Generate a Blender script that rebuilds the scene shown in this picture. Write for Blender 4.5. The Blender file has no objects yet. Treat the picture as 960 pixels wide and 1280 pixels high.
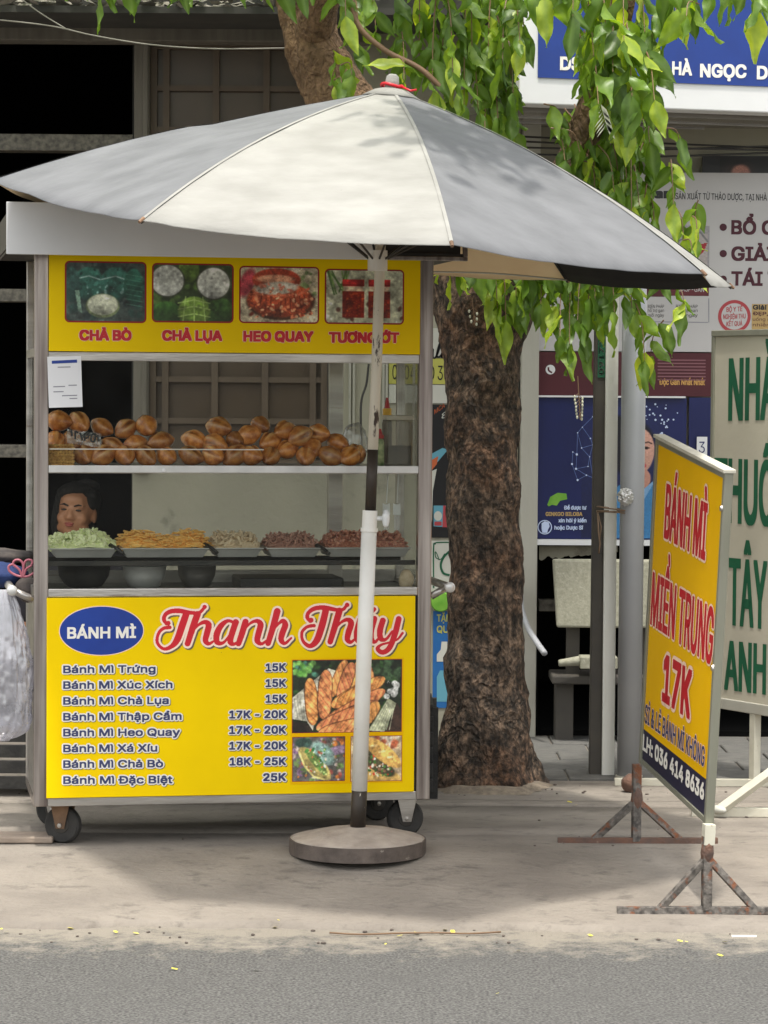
import bpy, bmesh, math, random
import numpy as np
from math import sin, cos, pi, radians, atan, sqrt
from mathutils import Vector, Matrix, Euler, noise as mnoise
random.seed(7)
rng = np.random.default_rng(11)
S = bpy.context.scene
COL = S.collection

# ------------------------------------------------------------------ camera
FPX = 3500.0
CAM = Vector((0, 0, 1.6))
pitch, roll = atan(150 / FPX), radians(0.4)
rt = Vector((1, 0, 0)); fw = Vector((0, cos(pitch), -sin(pitch))); up = rt.cross(fw)
RX = rt * cos(roll) + up * sin(roll); UX = up * cos(roll) - rt * sin(roll)
cd = bpy.data.cameras.new('camera'); cam = bpy.data.objects.new('camera', cd); COL.objects.link(cam)
cam.matrix_world = Matrix(((RX.x, UX.x, -fw.x, CAM.x), (RX.y, UX.y, -fw.y, CAM.y), (RX.z, UX.z, -fw.z, CAM.z), (0, 0, 0, 1)))
cd.sensor_fit = 'HORIZONTAL'; cd.sensor_width = 36; cd.lens = FPX / 960 * 36
cd.clip_start = 0.1; cd.clip_end = 1000
S.camera = cam

# ------------------------------------------------------------------ light
SUN_EL, SUN_AZ = 76.0, 184.0      # degrees; azimuth clockwise from +Y
w = bpy.data.worlds.new('World'); S.world = w; w.use_nodes = True
nt = w.node_tree; nt.nodes.clear()
sky = nt.nodes.new('ShaderNodeTexSky'); sky.sky_type = 'NISHITA'; sky.sun_disc = False
sky.sun_elevation = radians(SUN_EL); sky.sun_rotation = radians(SUN_AZ); sky.dust_density = 4; sky.air_density = 1.4
hs = nt.nodes.new('ShaderNodeHueSaturation'); hs.inputs['Saturation'].default_value = 0.25
mx = nt.nodes.new('ShaderNodeMix'); mx.data_type = 'RGBA'; mx.blend_type = 'MULTIPLY'
mx.inputs[0].default_value = 1; mx.inputs[7].default_value = (1.0, 0.985, 0.95, 1)
bg = nt.nodes.new('ShaderNodeBackground'); bg.inputs['Strength'].default_value = 0.145
wo = nt.nodes.new('ShaderNodeOutputWorld')
nt.links.new(sky.outputs[0], hs.inputs['Color']); nt.links.new(hs.outputs[0], mx.inputs[6])
nt.links.new(mx.outputs[2], bg.inputs[0]); nt.links.new(bg.outputs[0], wo.inputs[0])
sd = bpy.data.lights.new('sun', 'SUN'); sd.energy = 1.55; sd.angle = radians(2.6); sd.color = (1, 0.95, 0.86)
so = bpy.data.objects.new('sun', sd); COL.objects.link(so)
az, el = radians(SUN_AZ), radians(SUN_EL)
sdir = Vector((sin(az) * cos(el), cos(az) * cos(el), sin(el)))
so.rotation_euler = sdir.to_track_quat('Z', 'Y').to_euler(); so.location = (0, 0, 12)
S.view_settings.view_transform = 'Standard'; S.view_settings.look = 'None'
S.view_settings.exposure = 1.27; S.view_settings.gamma = 1

# ------------------------------------------------------------------ helpers
def ray(px, py): return fw + RX * ((px - 480) / FPX) - UX * ((py - 640) / FPX)
def AT(px, py, Y):
    d = ray(px, py); return CAM + d * (Y / d.y)
def lin(c):
    c = c / 255.0 if c > 1 else c
    return c / 12.92 if c <= 0.04045 else ((c + 0.055) / 1.055) ** 2.4
def C(r, g, b): return (lin(r), lin(g), lin(b), 1)

def mat(name, c1, c2=None, scale=8, rough=0.6, metal=0, bump=0.0, bscale=60, stretch=(1, 1, 1), spec=0.5,
        c3=None, s3=3, t3=0.55, w3=0.08, detail=5, trans=0.0):
    """noise mix of two colours, a third colour in patches (wear), and bump"""
    m = bpy.data.materials.new(name); m.use_nodes = True; t = m.node_tree; N = t.nodes; K = t.links
    b = N['Principled BSDF']; b.inputs['Roughness'].default_value = rough; b.inputs['Metallic'].default_value = metal
    b.inputs['Specular IOR Level'].default_value = spec
    b.inputs['Base Color'].default_value = c1
    tc = N.new('ShaderNodeTexCoord'); mp = N.new('ShaderNodeMapping'); mp.inputs['Scale'].default_value = stretch
    K.new(tc.outputs['Object'], mp.inputs[0])
    out = None
    if c2:
        n = N.new('ShaderNodeTexNoise'); n.inputs['Scale'].default_value = scale; n.inputs['Detail'].default_value = detail
        K.new(mp.outputs[0], n.inputs['Vector'])
        mr = N.new('ShaderNodeMapRange'); mr.inputs[1].default_value = 0.32; mr.inputs[2].default_value = 0.68
        K.new(n.outputs[0], mr.inputs[0])
        x = N.new('ShaderNodeMix'); x.data_type = 'RGBA'; x.inputs[6].default_value = c1; x.inputs[7].default_value = c2
        K.new(mr.outputs[0], x.inputs[0]); out = x.outputs[2]
    if c3:
        n = N.new('ShaderNodeTexNoise'); n.inputs['Scale'].default_value = s3; n.inputs['Detail'].default_value = 8
        n.inputs['Roughness'].default_value = 0.7
        K.new(mp.outputs[0], n.inputs['Vector'])
        mr = N.new('ShaderNodeMapRange'); mr.inputs[1].default_value = t3; mr.inputs[2].default_value = t3 + w3
        K.new(n.outputs[0], mr.inputs[0])
        x = N.new('ShaderNodeMix'); x.data_type = 'RGBA'; x.inputs[7].default_value = c3
        if out: K.new(out, x.inputs[6])
        else: x.inputs[6].default_value = c1
        K.new(mr.outputs[0], x.inputs[0]); out = x.outputs[2]
    if out: K.new(out, b.inputs['Base Color'])
    if bump:
        n = N.new('ShaderNodeTexNoise'); n.inputs['Scale'].default_value = bscale; n.inputs['Detail'].default_value = 6
        K.new(mp.outputs[0], n.inputs['Vector'])
        bp = N.new('ShaderNodeBump'); bp.inputs['Strength'].default_value = min(1, bump); bp.inputs['Distance'].default_value = 0.01
        K.new(n.outputs[0], bp.inputs['Height']); K.new(bp.outputs[0], b.inputs['Normal'])
    return m

M = {}
M['steel'] = mat('stainless_steel', (.60, .58, .55, 1), (.36, .34, .32, 1), 9, .3, .85, .1, 90, (.25, 2, 2), c3=(.19, .14, .11, 1), s3=5, t3=.62)  # fainter reflection streaks along the rails, also put into the colour
M['steel_warm'] = mat('stainless_steel_brownish', (.55, .50, .47, 1), (.20, .165, .155, 1), 13, .28, .88, .1, 90, (3, 3, .12), c3=(.2, .12, .09, 1), s3=7, t3=.64)  # upright streaks: light and dark reflections on the posts put into the colour
M['tray_metal'] = mat('tray_aluminium', (.66, .66, .65, 1), (.5, .5, .49, 1), 9, .3, .3)
M['darksteel'] = mat('dark_steel', (.03, .03, .03, 1), (.06, .055, .05, 1), 9, .45, .4)
M['yellow'] = mat('menu_yellow_vinyl', (.92, .645, .001, 1), (.83, .575, .001, 1), 3, .35, 0, .12, 5, spec=.1, c3=(.42, .27, .02, 1), s3=55, t3=.71, w3=.03)
M['yellow2'] = mat('sign_yellow_vinyl', (.88, .50, .001, 1), (.80, .45, .001, 1), 3, .4, 0, .12, 4, spec=.1, c3=(.45, .27, .02, 1), s3=40, t3=.77, w3=.03)
M['orange'] = mat('print_orange', (.75, .28, .01, 1))
M['red'] = mat('print_red', C(205, 18, 38), C(190, 14, 34), 12, .4)
M['darkred'] = mat('print_dark_red', C(150, 22, 18))
M['white'] = mat('print_white', (.82, .80, .74, 1), rough=.45)
M['pink_halo'] = mat('print_pale_pink', C(248, 214, 190))
M['navy'] = mat('print_navy', C(34, 32, 62), C(28, 28, 54), 10, .4)
M['blue'] = mat('print_blue', C(20, 60, 150), C(17, 52, 138), 9, .35)
M['ink'] = mat('print_slate_ink', C(52, 58, 100))
M['ink_shadow'] = mat('print_slate_shadow', C(120, 105, 50))
M['grey_ink'] = mat('print_grey', C(140, 140, 150))
M['paper'] = mat('notice_paper', (.78, .79, .82, 1), rough=.5)
M['rubber'] = mat('black_rubber', (.018, .018, .018, 1), (.04, .038, .035, 1), 14, .8, 0, .3, 60)
M['rust'] = mat('rusty_iron', (.055, .05, .046, 1), (.21, .19, .17, 1), 46, .75, .2, .5, 80, c3=(.20, .075, .035, 1), s3=14, t3=.52)
M['rust_red'] = mat('red_rusty_iron', (.17, .085, .055, 1), (.10, .07, .06, 1), 14, .8, .1, .5, 80, c3=(.42, .33, .26, 1), s3=10, t3=.6)
M['rust_tan'] = mat('tan_rusty_fork', (.25, .15, .09, 1), (.13, .08, .05, 1), 16, .8, .2, .4)
M['cream_cloth'] = mat('parasol_cream_cloth', (.29, .287, .268, 1), (.225, .222, .205, 1), 5, .85, 0, .5, 9, (1, 1, 3), c3=(.13, .125, .105, 1), s3=24, t3=.70, w3=.05)
M['grey_cloth'] = mat('parasol_silver_cloth', (.150, .155, .165, 1), (.108, .112, .120, 1), 5, .75, 0, .5, 9, (1, 2, 1), c3=(.075, .08, .088, 1), s3=20, t3=.68)
M['black_lining'] = mat('parasol_black_lining', (.012, .012, .013, 1), rough=.9)
M['cream_lining'] = mat('parasol_cream_lining', (.90, .72, .46, 1), (.82, .62, .38, 1), 5, .9)  # light coming through the cloth is put into this bright underside colour
M['pole_chipped'] = mat('chipped_cream_pole', (.64, .60, .50, 1), (.56, .52, .43, 1), 8, .5, 0, .2, 60, (1, 1, .25), c3=(.05, .035, .03, 1), s3=26, t3=.58, w3=.03)
M['pole_dark'] = mat('worn_dark_pole', (.06, .045, .035, 1), (.03, .025, .02, 1), 12, .5, .4, .2, 60, (1, 1, .15), c3=(.55, .5, .42, 1), s3=24, t3=.63, w3=.02)
M['pole_white'] = mat('white_painted_tube', (.80, .79, .75, 1), (.72, .71, .66, 1), 8, .4, 0, .1, 40, c3=(.10, .08, .07, 1), s3=42, t3=.70, w3=.02)
M['clear_knob'] = mat('milky_plastic', (.70, .72, .72, 1), rough=.25)
M['stone_disc'] = mat('concrete_disc', (.40, .35, .30, 1), (.28, .24, .205, 1), 16, .9, 0, .5, 60, c3=(.48, .43, .38, 1), s3=24, t3=.62)
M['disc_rim'] = mat('disc_rim_iron', (.075, .06, .052, 1), (.13, .105, .09, 1), 16, .8, .1, .5, 50, c3=(.40, .36, .31, 1), s3=22, t3=.62)
M['sidewalk'] = mat('sidewalk_concrete', (.178, .157, .135, 1), (.250, .223, .190, 1), 3.0, .92, 0, .9, 30, (1, 1.5, 1), c3=(.135, .119, .103, 1), s3=9, t3=.54, w3=.14, detail=12)
M['asphalt'] = mat('asphalt_road', (.038, .038, .036, 1), (.155, .152, .145, 1), 115, .95, 0, 1, 160, detail=3, c3=(.085, .084, .08, 1), s3=3, t3=.5, w3=.3)
def road_dust():
    t = M['asphalt'].node_tree; N = t.nodes; K = t.links; b = N['Principled BSDF']; src = b.inputs['Base Color'].links[0].from_socket
    tc = N.new('ShaderNodeTexCoord'); sp = N.new('ShaderNodeSeparateXYZ'); K.new(tc.outputs['Object'], sp.inputs[0])
    mr = N.new('ShaderNodeMapRange'); mr.inputs[1].default_value = 8.25; mr.inputs[2].default_value = 8.98; mr.inputs[3].default_value = 0; mr.inputs[4].default_value = .42; K.new(sp.outputs[1], mr.inputs[0])
    n = N.new('ShaderNodeTexNoise'); n.inputs['Scale'].default_value = 7; n.inputs['Detail'].default_value = 12; n.inputs['Roughness'].default_value = .8; K.new(tc.outputs['Object'], n.inputs['Vector'])
    ad = N.new('ShaderNodeMath'); K.new(mr.outputs[0], ad.inputs[0]); K.new(n.outputs[0], ad.inputs[1])
    m2 = N.new('ShaderNodeMapRange'); m2.inputs[1].default_value = .68; m2.inputs[2].default_value = .86; K.new(ad.outputs[0], m2.inputs[0])
    x = N.new('ShaderNodeMix'); x.data_type = 'RGBA'; x.inputs[7].default_value = (.26, .235, .195, 1); K.new(m2.outputs[0], x.inputs[0]); K.new(src, x.inputs[6]); K.new(x.outputs[2], b.inputs['Base Color'])
road_dust()
M['paver'] = mat('dark_paver', (.085, .085, .08, 1), (.13, .125, .115, 1), 14, .8, 0, .5, 50, (1, 3, 1), c3=(.2, .19, .175, 1), s3=9, t3=.6)
M['soil'] = mat('sandy_soil', (.30, .25, .19, 1), (.17, .14, .11, 1), 30, .95, 0, .8, 90)
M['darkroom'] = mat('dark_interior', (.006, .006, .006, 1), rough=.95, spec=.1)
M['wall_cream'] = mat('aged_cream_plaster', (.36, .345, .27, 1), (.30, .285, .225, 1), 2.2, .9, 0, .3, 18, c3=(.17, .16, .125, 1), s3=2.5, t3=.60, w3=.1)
M['wall_low'] = mat('mossy_concrete_wall', (.33, .315, .25, 1), (.25, .24, .19, 1), 1.9, .9, 0, .4, 20, c3=(.16, .155, .12, 1), s3=3.2, t3=.60, w3=.10)
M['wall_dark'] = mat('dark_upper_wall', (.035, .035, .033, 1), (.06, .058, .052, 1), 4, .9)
M['post_grey'] = mat('weathered_grey_post', (.17, .155, .13, 1), (.12, .108, .09, 1), 7, .8, 0, .2, 40, (4, 4, .4))
M['granite'] = mat('speckled_granite', (.055, .05, .042, 1), (.17, .155, .125, 1), 42, .6, 0, .2, 60, detail=3)
M['shutter'] = mat('brown_window_frame', (.105, .076, .052, 1), (.088, .062, .042, 1), 9, .6)
M['pane_brown'] = mat('brown_frosted_pane', (.080, .056, .036, 1), (.066, .045, .029, 1), 6, .35)
M['pale_pillar'] = mat('pale_painted_pillar', (.42, .41, .36, 1), (.36, .35, .30, 1), 5, .8, 0, .2, 40, (1, 1, .3), c3=(.2, .19, .16, 1), s3=12, t3=.68)
M['white_post'] = mat('white_painted_post', (.80, .80, .75, 1), (.72, .72, .67, 1), 9, .6, 0, .2, 50, (1, 1, .3), c3=(.25, .22, .17, 1), s3=16, t3=.68)
M['dark_post'] = mat('dark_brown_post', (.07, .062, .05, 1), (.05, .045, .04, 1), 9, .7)
M['pvc'] = mat('grey_pvc_pipe', (.36, .37, .39, 1), (.32, .33, .35, 1), 4, .42)
M['terrazzo'] = mat('terrazzo_bench', (.32, .31, .24, 1), (.24, .235, .175, 1), 60, .7, 0, .2, 90, c3=(.36, .35, .28, 1), s3=70, t3=.58)
M['board_cream'] = mat('faded_cream_board', (.50, .47, .38, 1), (.44, .41, .33, 1), 2.5, .6, 0, .1, 30, c3=(.22, .2, .15, 1), s3=16, t3=.70)
M['green_ink'] = mat('print_green', C(18, 92, 62), C(16, 82, 55), 12, .5)
M['frame_alu'] = mat('aluminium_sign_frame', (.30, .30, .24, 1), (.23, .23, .18, 1), 7, .4, .3, .1, 60, (1, 1, .3))
M['white_steel'] = mat('white_painted_steel', (.62, .60, .50, 1), (.50, .48, .40, 1), 12, .5, 0, .1, 50, c3=(.25, .16, .07, 1), s3=22, t3=.66)
M['billblue'] = mat('billboard_blue', C(22, 58, 140), C(20, 52, 128), 6, .4)
M['billwhite'] = mat('billboard_white', (.72, .73, .74, 1), (.66, .67, .68, 1), 4, .5)
M['soffit'] = mat('glossy_grey_soffit', (.20, .185, .165, 1), (.16, .148, .13, 1), 3, .2)
M['banner'] = mat('pharmacy_banner_grey', (.50, .49, .49, 1), (.46, .45, .45, 1), 3, .5)
M['maroon'] = mat('print_maroon', C(78, 24, 34), C(70, 20, 30), 5)
M['maroon_line'] = mat('print_dull_rose', C(128, 84, 92))
M['maroon_ink'] = mat('print_maroon_ink', C(70, 18, 35))
M['poster_blue'] = mat('poster_deep_blue', C(24, 34, 90), C(18, 26, 70), 2, .35)
M['poster_dot'] = mat('poster_dots', C(190, 205, 235))
M['poster_line'] = mat('poster_lines', C(90, 110, 165))
M['poster_red'] = mat('poster_red', C(165, 60, 66))
M['poster_tan'] = mat('poster_tan', C(176, 148, 96))
M['poster_gold'] = mat('poster_gold', C(196, 150, 84))
M['ginkgo'] = mat('poster_green', C(120, 170, 60), C(90, 150, 40), 20)
M['poster_cyan'] = mat('poster_shirt_blue', C(52, 112, 158), C(44, 98, 146), 5)
M['sticker_yellow'] = mat('sticker_yellow', C(178, 176, 84))
M['black_ink'] = mat('print_black', (.012, .012, .014, 1), rough=.4)
M['sticker_white'] = mat('sticker_white', (.50, .50, .45, 1))
M['sticker_orange'] = mat('sticker_orange', C(180, 90, 50))
M['sticker_cyan'] = mat('sticker_cyan', C(90, 150, 170))
M['ad_blue'] = mat('ad_blue', C(24, 96, 158), C(20, 84, 146), 8)
M['wicker'] = mat('wicker', C(214, 172, 96), C(160, 114, 56), 60, .7, 0, .4, 90)
M['wire'] = mat('dark_wire', (.03, .028, .025, 1))
M['cord_dull'] = mat('dusty_cable', (.22, .21, .18, 1))
M['cord'] = mat('pale_cord', (.48, .46, .40, 1))
M['tie_wire'] = mat('brown_tie_wire', (.22, .15, .10, 1), rough=.5, metal=.3)
M['foil'] = mat('crumpled_foil', (.60, .60, .60, 1), rough=.3, metal=.7, bump=.8, bscale=70)
M['pink_wire'] = mat('pink_plastic_wire', C(170, 96, 110), rough=.4)
M['blue_cloth'] = mat('blue_cloth', C(34, 56, 104), C(24, 40, 84), 18, .85, 0, .5, 40)
M['grey_cloth2'] = mat('dull_grey_cloth', C(92, 84, 80), C(52, 48, 48), 14, .9, 0, .5, 30)
M['plank'] = mat('worn_plank', (.36, .29, .23, 1), (.25, .20, .16, 1), 16, .85, 0, .5, 50, (.6, 3, 1))
M['petal'] = mat('yellow_petal', C(214, 204, 50), C(236, 224, 96), 30, .6)
M['twig'] = mat('dry_twig', (.17, .10, .055, 1))
M['sauce'] = mat('dark_sauce', (.018, .008, .006, 1), rough=.2)
M['red_cap'] = mat('red_plastic', C(176, 24, 26), rough=.35)
M['yellow_cap'] = mat('yellow_plastic', C(228, 176, 44), rough=.35)
M['white_lid'] = mat('white_plastic_lid', (.58, .53, .44, 1), rough=.4)
M['label_green'] = mat('bottle_label', C(190, 196, 150), C(80, 110, 60), 40)
M['hair'] = mat('black_hair', (.004, .0035, .0035, 1), (.007, .006, .005, 1), 30, .9, 0, .6, 60, (1, 1, .2))
M['skin'] = mat('warm_skin', C(176, 126, 94), C(164, 114, 84), 9, .5, 0, .08, 60)
M['lip'] = mat('lip', C(150, 74, 66), rough=.45)
M['eye_dark'] = mat('eye_dark', (.015, .01, .008, 1), rough=.2)
M['shirt'] = mat('dark_shirt', C(46, 44, 50), C(34, 32, 38), 12, .9, 0, .3, 30)
M['stool'] = mat('red_stool_plastic', C(150, 36, 30), rough=.45)

def glass(name, tint=(.93, .95, .95, 1), gloss=.05, base=.08, film=0.0, filmcol=(.8, .8, .8, 1)):
    m = bpy.data.materials.new(name); m.use_nodes = True; t = m.node_tree; N = t.nodes; K = t.links; N.clear()
    tr = N.new('ShaderNodeBsdfTransparent'); tr.inputs[0].default_value = tint
    gl = N.new('ShaderNodeBsdfGlossy'); gl.inputs['Roughness'].default_value = gloss; gl.inputs[0].default_value = (.9, .9, .9, 1)
    df = N.new('ShaderNodeBsdfDiffuse'); df.inputs[0].default_value = filmcol
    fr = N.new('ShaderNodeFresnel'); fr.inputs[0].default_value = 1.45
    ad = N.new('ShaderNodeMath'); ad.operation = 'MULTIPLY_ADD'; ad.inputs[1].default_value = .55; ad.inputs[2].default_value = base - .02
    K.new(fr.outputs[0], ad.inputs[0])
    m1 = N.new('ShaderNodeMixShader'); K.new(ad.outputs[0], m1.inputs[0]); K.new(tr.outputs[0], m1.inputs[1]); K.new(gl.outputs[0], m1.inputs[2])
    m2 = N.new('ShaderNodeMixShader'); K.new(m1.outputs[0], m2.inputs[1]); K.new(df.outputs[0], m2.inputs[2])
    if film:
        n = N.new('ShaderNodeTexNoise'); n.inputs['Scale'].default_value = 9; n.inputs['Detail'].default_value = 5
        tc = N.new('ShaderNodeTexCoord'); K.new(tc.outputs['Object'], n.inputs['Vector'])
        mr = N.new('ShaderNodeMapRange'); mr.inputs[1].default_value = .3; mr.inputs[2].default_value = .7
        mr.inputs[3].default_value = film * .4; mr.inputs[4].default_value = film * 1.6
        K.new(n.outputs[0], mr.inputs[0]); K.new(mr.outputs[0], m2.inputs[0])
    else: m2.inputs[0].default_value = 0
    o = N.new('ShaderNodeOutputMaterial'); K.new(m2.outputs[0], o.inputs[0])
    return m
M['glass'] = glass('cart_glass', (.90, .91, .89, 1), base=.008, film=.004)
M['jar_glass'] = glass('jar_glass', (.82, .80, .76, 1), .08, .12, .16, (.5, .45, .36, 1))
M['film'] = glass('clear_plastic_film', (.92, .92, .92, 1), .18, .16, .16)
M['bag'] = glass('white_plastic_bag', (.78, .78, .82, 1), .18, .2, .30, (.62, .62, .68, 1))

# bread: golden crust with paler flanks, varied per roll
def bread_mat():
    m = mat('golden_crust', (.40, .105, .014, 1), (.82, .33, .065, 1), 1.8, .22, 0, .12, 50)
    t = m.node_tree; N = t.nodes; K = t.links; b = N['Principled BSDF']; b.inputs['Coat Weight'].default_value = .7; b.inputs['Coat Roughness'].default_value = .15
    src = b.inputs['Base Color'].links[0].from_socket
    at = N.new('ShaderNodeAttribute'); at.attribute_name = 'slit'
    x = N.new('ShaderNodeMix'); x.data_type = 'RGBA'; x.inputs[7].default_value = (.95, .62, .26, 1)
    K.new(at.outputs['Fac'], x.inputs[0]); K.new(src, x.inputs[6])
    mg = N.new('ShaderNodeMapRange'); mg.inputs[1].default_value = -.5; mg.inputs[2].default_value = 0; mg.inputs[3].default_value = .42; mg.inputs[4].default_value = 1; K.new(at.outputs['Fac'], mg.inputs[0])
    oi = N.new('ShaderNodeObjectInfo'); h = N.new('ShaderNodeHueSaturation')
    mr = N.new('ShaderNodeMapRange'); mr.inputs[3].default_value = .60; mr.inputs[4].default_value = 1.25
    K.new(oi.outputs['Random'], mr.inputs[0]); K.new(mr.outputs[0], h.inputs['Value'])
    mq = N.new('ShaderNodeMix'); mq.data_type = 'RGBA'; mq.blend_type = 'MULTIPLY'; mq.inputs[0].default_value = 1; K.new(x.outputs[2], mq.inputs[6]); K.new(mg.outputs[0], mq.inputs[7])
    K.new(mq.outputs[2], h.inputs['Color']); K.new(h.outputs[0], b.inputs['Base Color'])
    return m
M['bread'] = bread_mat()

def leaf_mat():
    m = bpy.data.materials.new('leaf_green'); m.use_nodes = True; t = m.node_tree; N = t.nodes; K = t.links; N.clear()
    oi = N.new('ShaderNodeObjectInfo'); geo = N.new('ShaderNodeTexCoord')
    n = N.new('ShaderNodeTexNoise'); n.inputs['Scale'].default_value = 6; K.new(geo.outputs['Object'], n.inputs['Vector'])
    ad = N.new('ShaderNodeMath'); ad.operation = 'MULTIPLY_ADD'; ad.inputs[1].default_value = .5; ad.inputs[2].default_value = -.25
    K.new(n.outputs[0], ad.inputs[0])
    a2 = N.new('ShaderNodeMath'); a2.operation = 'ADD'; K.new(oi.outputs['Random'], a2.inputs[0]); K.new(ad.outputs[0], a2.inputs[1])
    cr = N.new('ShaderNodeValToRGB'); e = cr.color_ramp.elements
    e[0].color = (.06, .12, .018, 1); e[1].color = (.46, .56, .07, 1)
    q = e.new(.45); q.color = (.13, .24, .028, 1); q = e.new(.75); q.color = (.27, .40, .04, 1)
    K.new(a2.outputs[0], cr.inputs[0])
    at = N.new('ShaderNodeAttribute'); at.attribute_name = 'rib'
    x = N.new('ShaderNodeMix'); x.data_type = 'RGBA'; x.inputs[7].default_value = (.24, .36, .10, 1)
    mm = N.new('ShaderNodeMath'); mm.operation = 'MULTIPLY'; mm.inputs[1].default_value = .45; K.new(at.outputs['Fac'], mm.inputs[0])
    K.new(mm.outputs[0], x.inputs[0]); K.new(cr.outputs[0], x.inputs[6])
    b = N.new('ShaderNodeBsdfPrincipled'); b.inputs['Roughness'].default_value = .38; K.new(x.outputs[2], b.inputs['Base Color'])
    tl = N.new('ShaderNodeBsdfTranslucent')
    h = N.new('ShaderNodeHueSaturation'); h.inputs['Value'].default_value = 1.7; h.inputs['Saturation'].default_value = 1.1; h.inputs['Hue'].default_value = .485
    K.new(x.outputs[2], h.inputs['Color']); K.new(h.outputs[0], tl.inputs[0])
    ms = N.new('ShaderNodeMixShader'); ms.inputs[0].default_value = .45
    K.new(b.outputs[0], ms.inputs[1]); K.new(tl.outputs[0], ms.inputs[2])
    o = N.new('ShaderNodeOutputMaterial'); K.new(ms.outputs[0], o.inputs[0])
    return m
M['leaf'] = leaf_mat()

def attr_mat():
    m = bpy.data.materials.new('printed_picture'); m.use_nodes = True; N = m.node_tree.nodes; K = m.node_tree.links
    a = N.new('ShaderNodeAttribute'); a.attribute_name = 'Col'
    b = N['Principled BSDF']; b.inputs['Roughness'].default_value = .4; K.new(a.outputs['Color'], b.inputs['Base Color'])
    return m
M['print'] = attr_mat()

def bark_mat():
    m = bpy.data.materials.new('tree_bark'); m.use_nodes = True; t = m.node_tree; N = t.nodes; K = t.links
    b = N['Principled BSDF']; b.inputs['Roughness'].default_value = .9
    tc = N.new('ShaderNodeTexCoord'); mp = N.new('ShaderNodeMapping'); mp.inputs['Scale'].default_value = (1, 1, .7); K.new(tc.outputs['Object'], mp.inputs[0])
    v = N.new('ShaderNodeTexVoronoi'); v.inputs['Scale'].default_value = 42; v.feature = 'F1'
    n0 = N.new('ShaderNodeTexNoise'); n0.inputs['Scale'].default_value = 14; K.new(mp.outputs[0], n0.inputs['Vector'])
    av = N.new('ShaderNodeVectorMath'); av.operation = 'MULTIPLY_ADD'; av.inputs[1].default_value = (.12, .12, .12)
    K.new(n0.outputs['Color'], av.inputs[0]); K.new(mp.outputs[0], av.inputs[2]); K.new(av.outputs[0], v.inputs['Vector'])
    n = N.new('ShaderNodeTexNoise'); n.inputs['Scale'].default_value = 30; n.inputs['Detail'].default_value = 8; n.inputs['Roughness'].default_value = .7
    K.new(mp.outputs[0], n.inputs['Vector'])
    cr = N.new('ShaderNodeValToRGB'); e = cr.color_ramp.elements
    e[0].position = .40; e[0].color = (.022, .017, .013, 1); e[1].position = .66; e[1].color = (.30, .205, .14, 1)
    q = e.new(.5); q.color = (.085, .06, .043, 1)
    K.new(n.outputs[0], cr.inputs[0])
    n2 = N.new('ShaderNodeTexNoise'); n2.inputs['Scale'].default_value = 2.6; n2.inputs['Detail'].default_value = 4; K.new(tc.outputs['Object'], n2.inputs['Vector'])
    mr = N.new('ShaderNodeMapRange'); mr.inputs[1].default_value = .48; mr.inputs[2].default_value = .66; K.new(n2.outputs[0], mr.inputs[0])
    x = N.new('ShaderNodeMix'); x.data_type = 'RGBA'; x.blend_type = 'MULTIPLY'; x.inputs[7].default_value = (1.0, .78, .66, 1)
    K.new(mr.outputs[0], x.inputs[0]); K.new(cr.outputs[0], x.inputs[6])
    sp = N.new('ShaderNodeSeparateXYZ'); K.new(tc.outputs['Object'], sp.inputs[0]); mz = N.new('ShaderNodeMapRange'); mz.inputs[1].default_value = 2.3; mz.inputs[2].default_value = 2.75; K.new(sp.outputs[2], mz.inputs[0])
    c2 = N.new('ShaderNodeValToRGB'); g2 = c2.color_ramp.elements; g2[0].position = .36; g2[0].color = (.10, .058, .030, 1); g2[1].position = .62; g2[1].color = (.27, .165, .09, 1); K.new(n.outputs[0], c2.inputs[0])  # tan for the upper trunk: its lit look put into the colour
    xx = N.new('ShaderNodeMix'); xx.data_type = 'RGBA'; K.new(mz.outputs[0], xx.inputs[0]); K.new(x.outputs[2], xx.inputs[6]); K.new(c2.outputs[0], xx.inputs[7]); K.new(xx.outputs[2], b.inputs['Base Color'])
    ad = N.new('ShaderNodeMath'); ad.operation = 'ADD'; K.new(n.outputs[0], ad.inputs[0]); K.new(v.outputs['Distance'], ad.inputs[1])
    bp = N.new('ShaderNodeBump'); bp.inputs['Strength'].default_value = 1; bp.inputs['Distance'].default_value = .018
    K.new(ad.outputs[0], bp.inputs['Height']); K.new(bp.outputs[0], b.inputs['Normal'])
    return m
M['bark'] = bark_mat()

# ---- object helpers
def thing(name, label, cat, loc=(0, 0, 0), rot=None, group=None):
    o = bpy.data.objects.new(name, None); COL.objects.link(o); o.empty_display_size = .1
    if isinstance(loc, Matrix): o.matrix_world = loc
    else:
        o.location = loc
        if rot: o.rotation_euler = rot
    o['label'] = label; o['category'] = cat
    if group: o['group'] = group
    return o
def tag(o, label=None, cat=None, group=None, kind=None):
    if label: o['label'] = label
    if cat: o['category'] = cat
    if group: o['group'] = group
    if kind: o['kind'] = kind
    return o
def RM(o):
    """own matrix of an unparented root"""
    if o.type == 'EMPTY' or True:
        return Matrix.LocRotScale(o.location, o.rotation_euler, o.scale) if o.rotation_mode != 'QUATERNION' else o.matrix_basis
def loc(root, px, py, y=0.0):
    """root-local (x, z) where the sight line of a pixel meets the local plane y"""
    mi = root.matrix_basis.inverted(); o = mi @ CAM; d = (mi.to_3x3()) @ ray(px, py)
    t = (y - o.y) / d.y; p = o + d * t; return p.x, p.z
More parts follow.
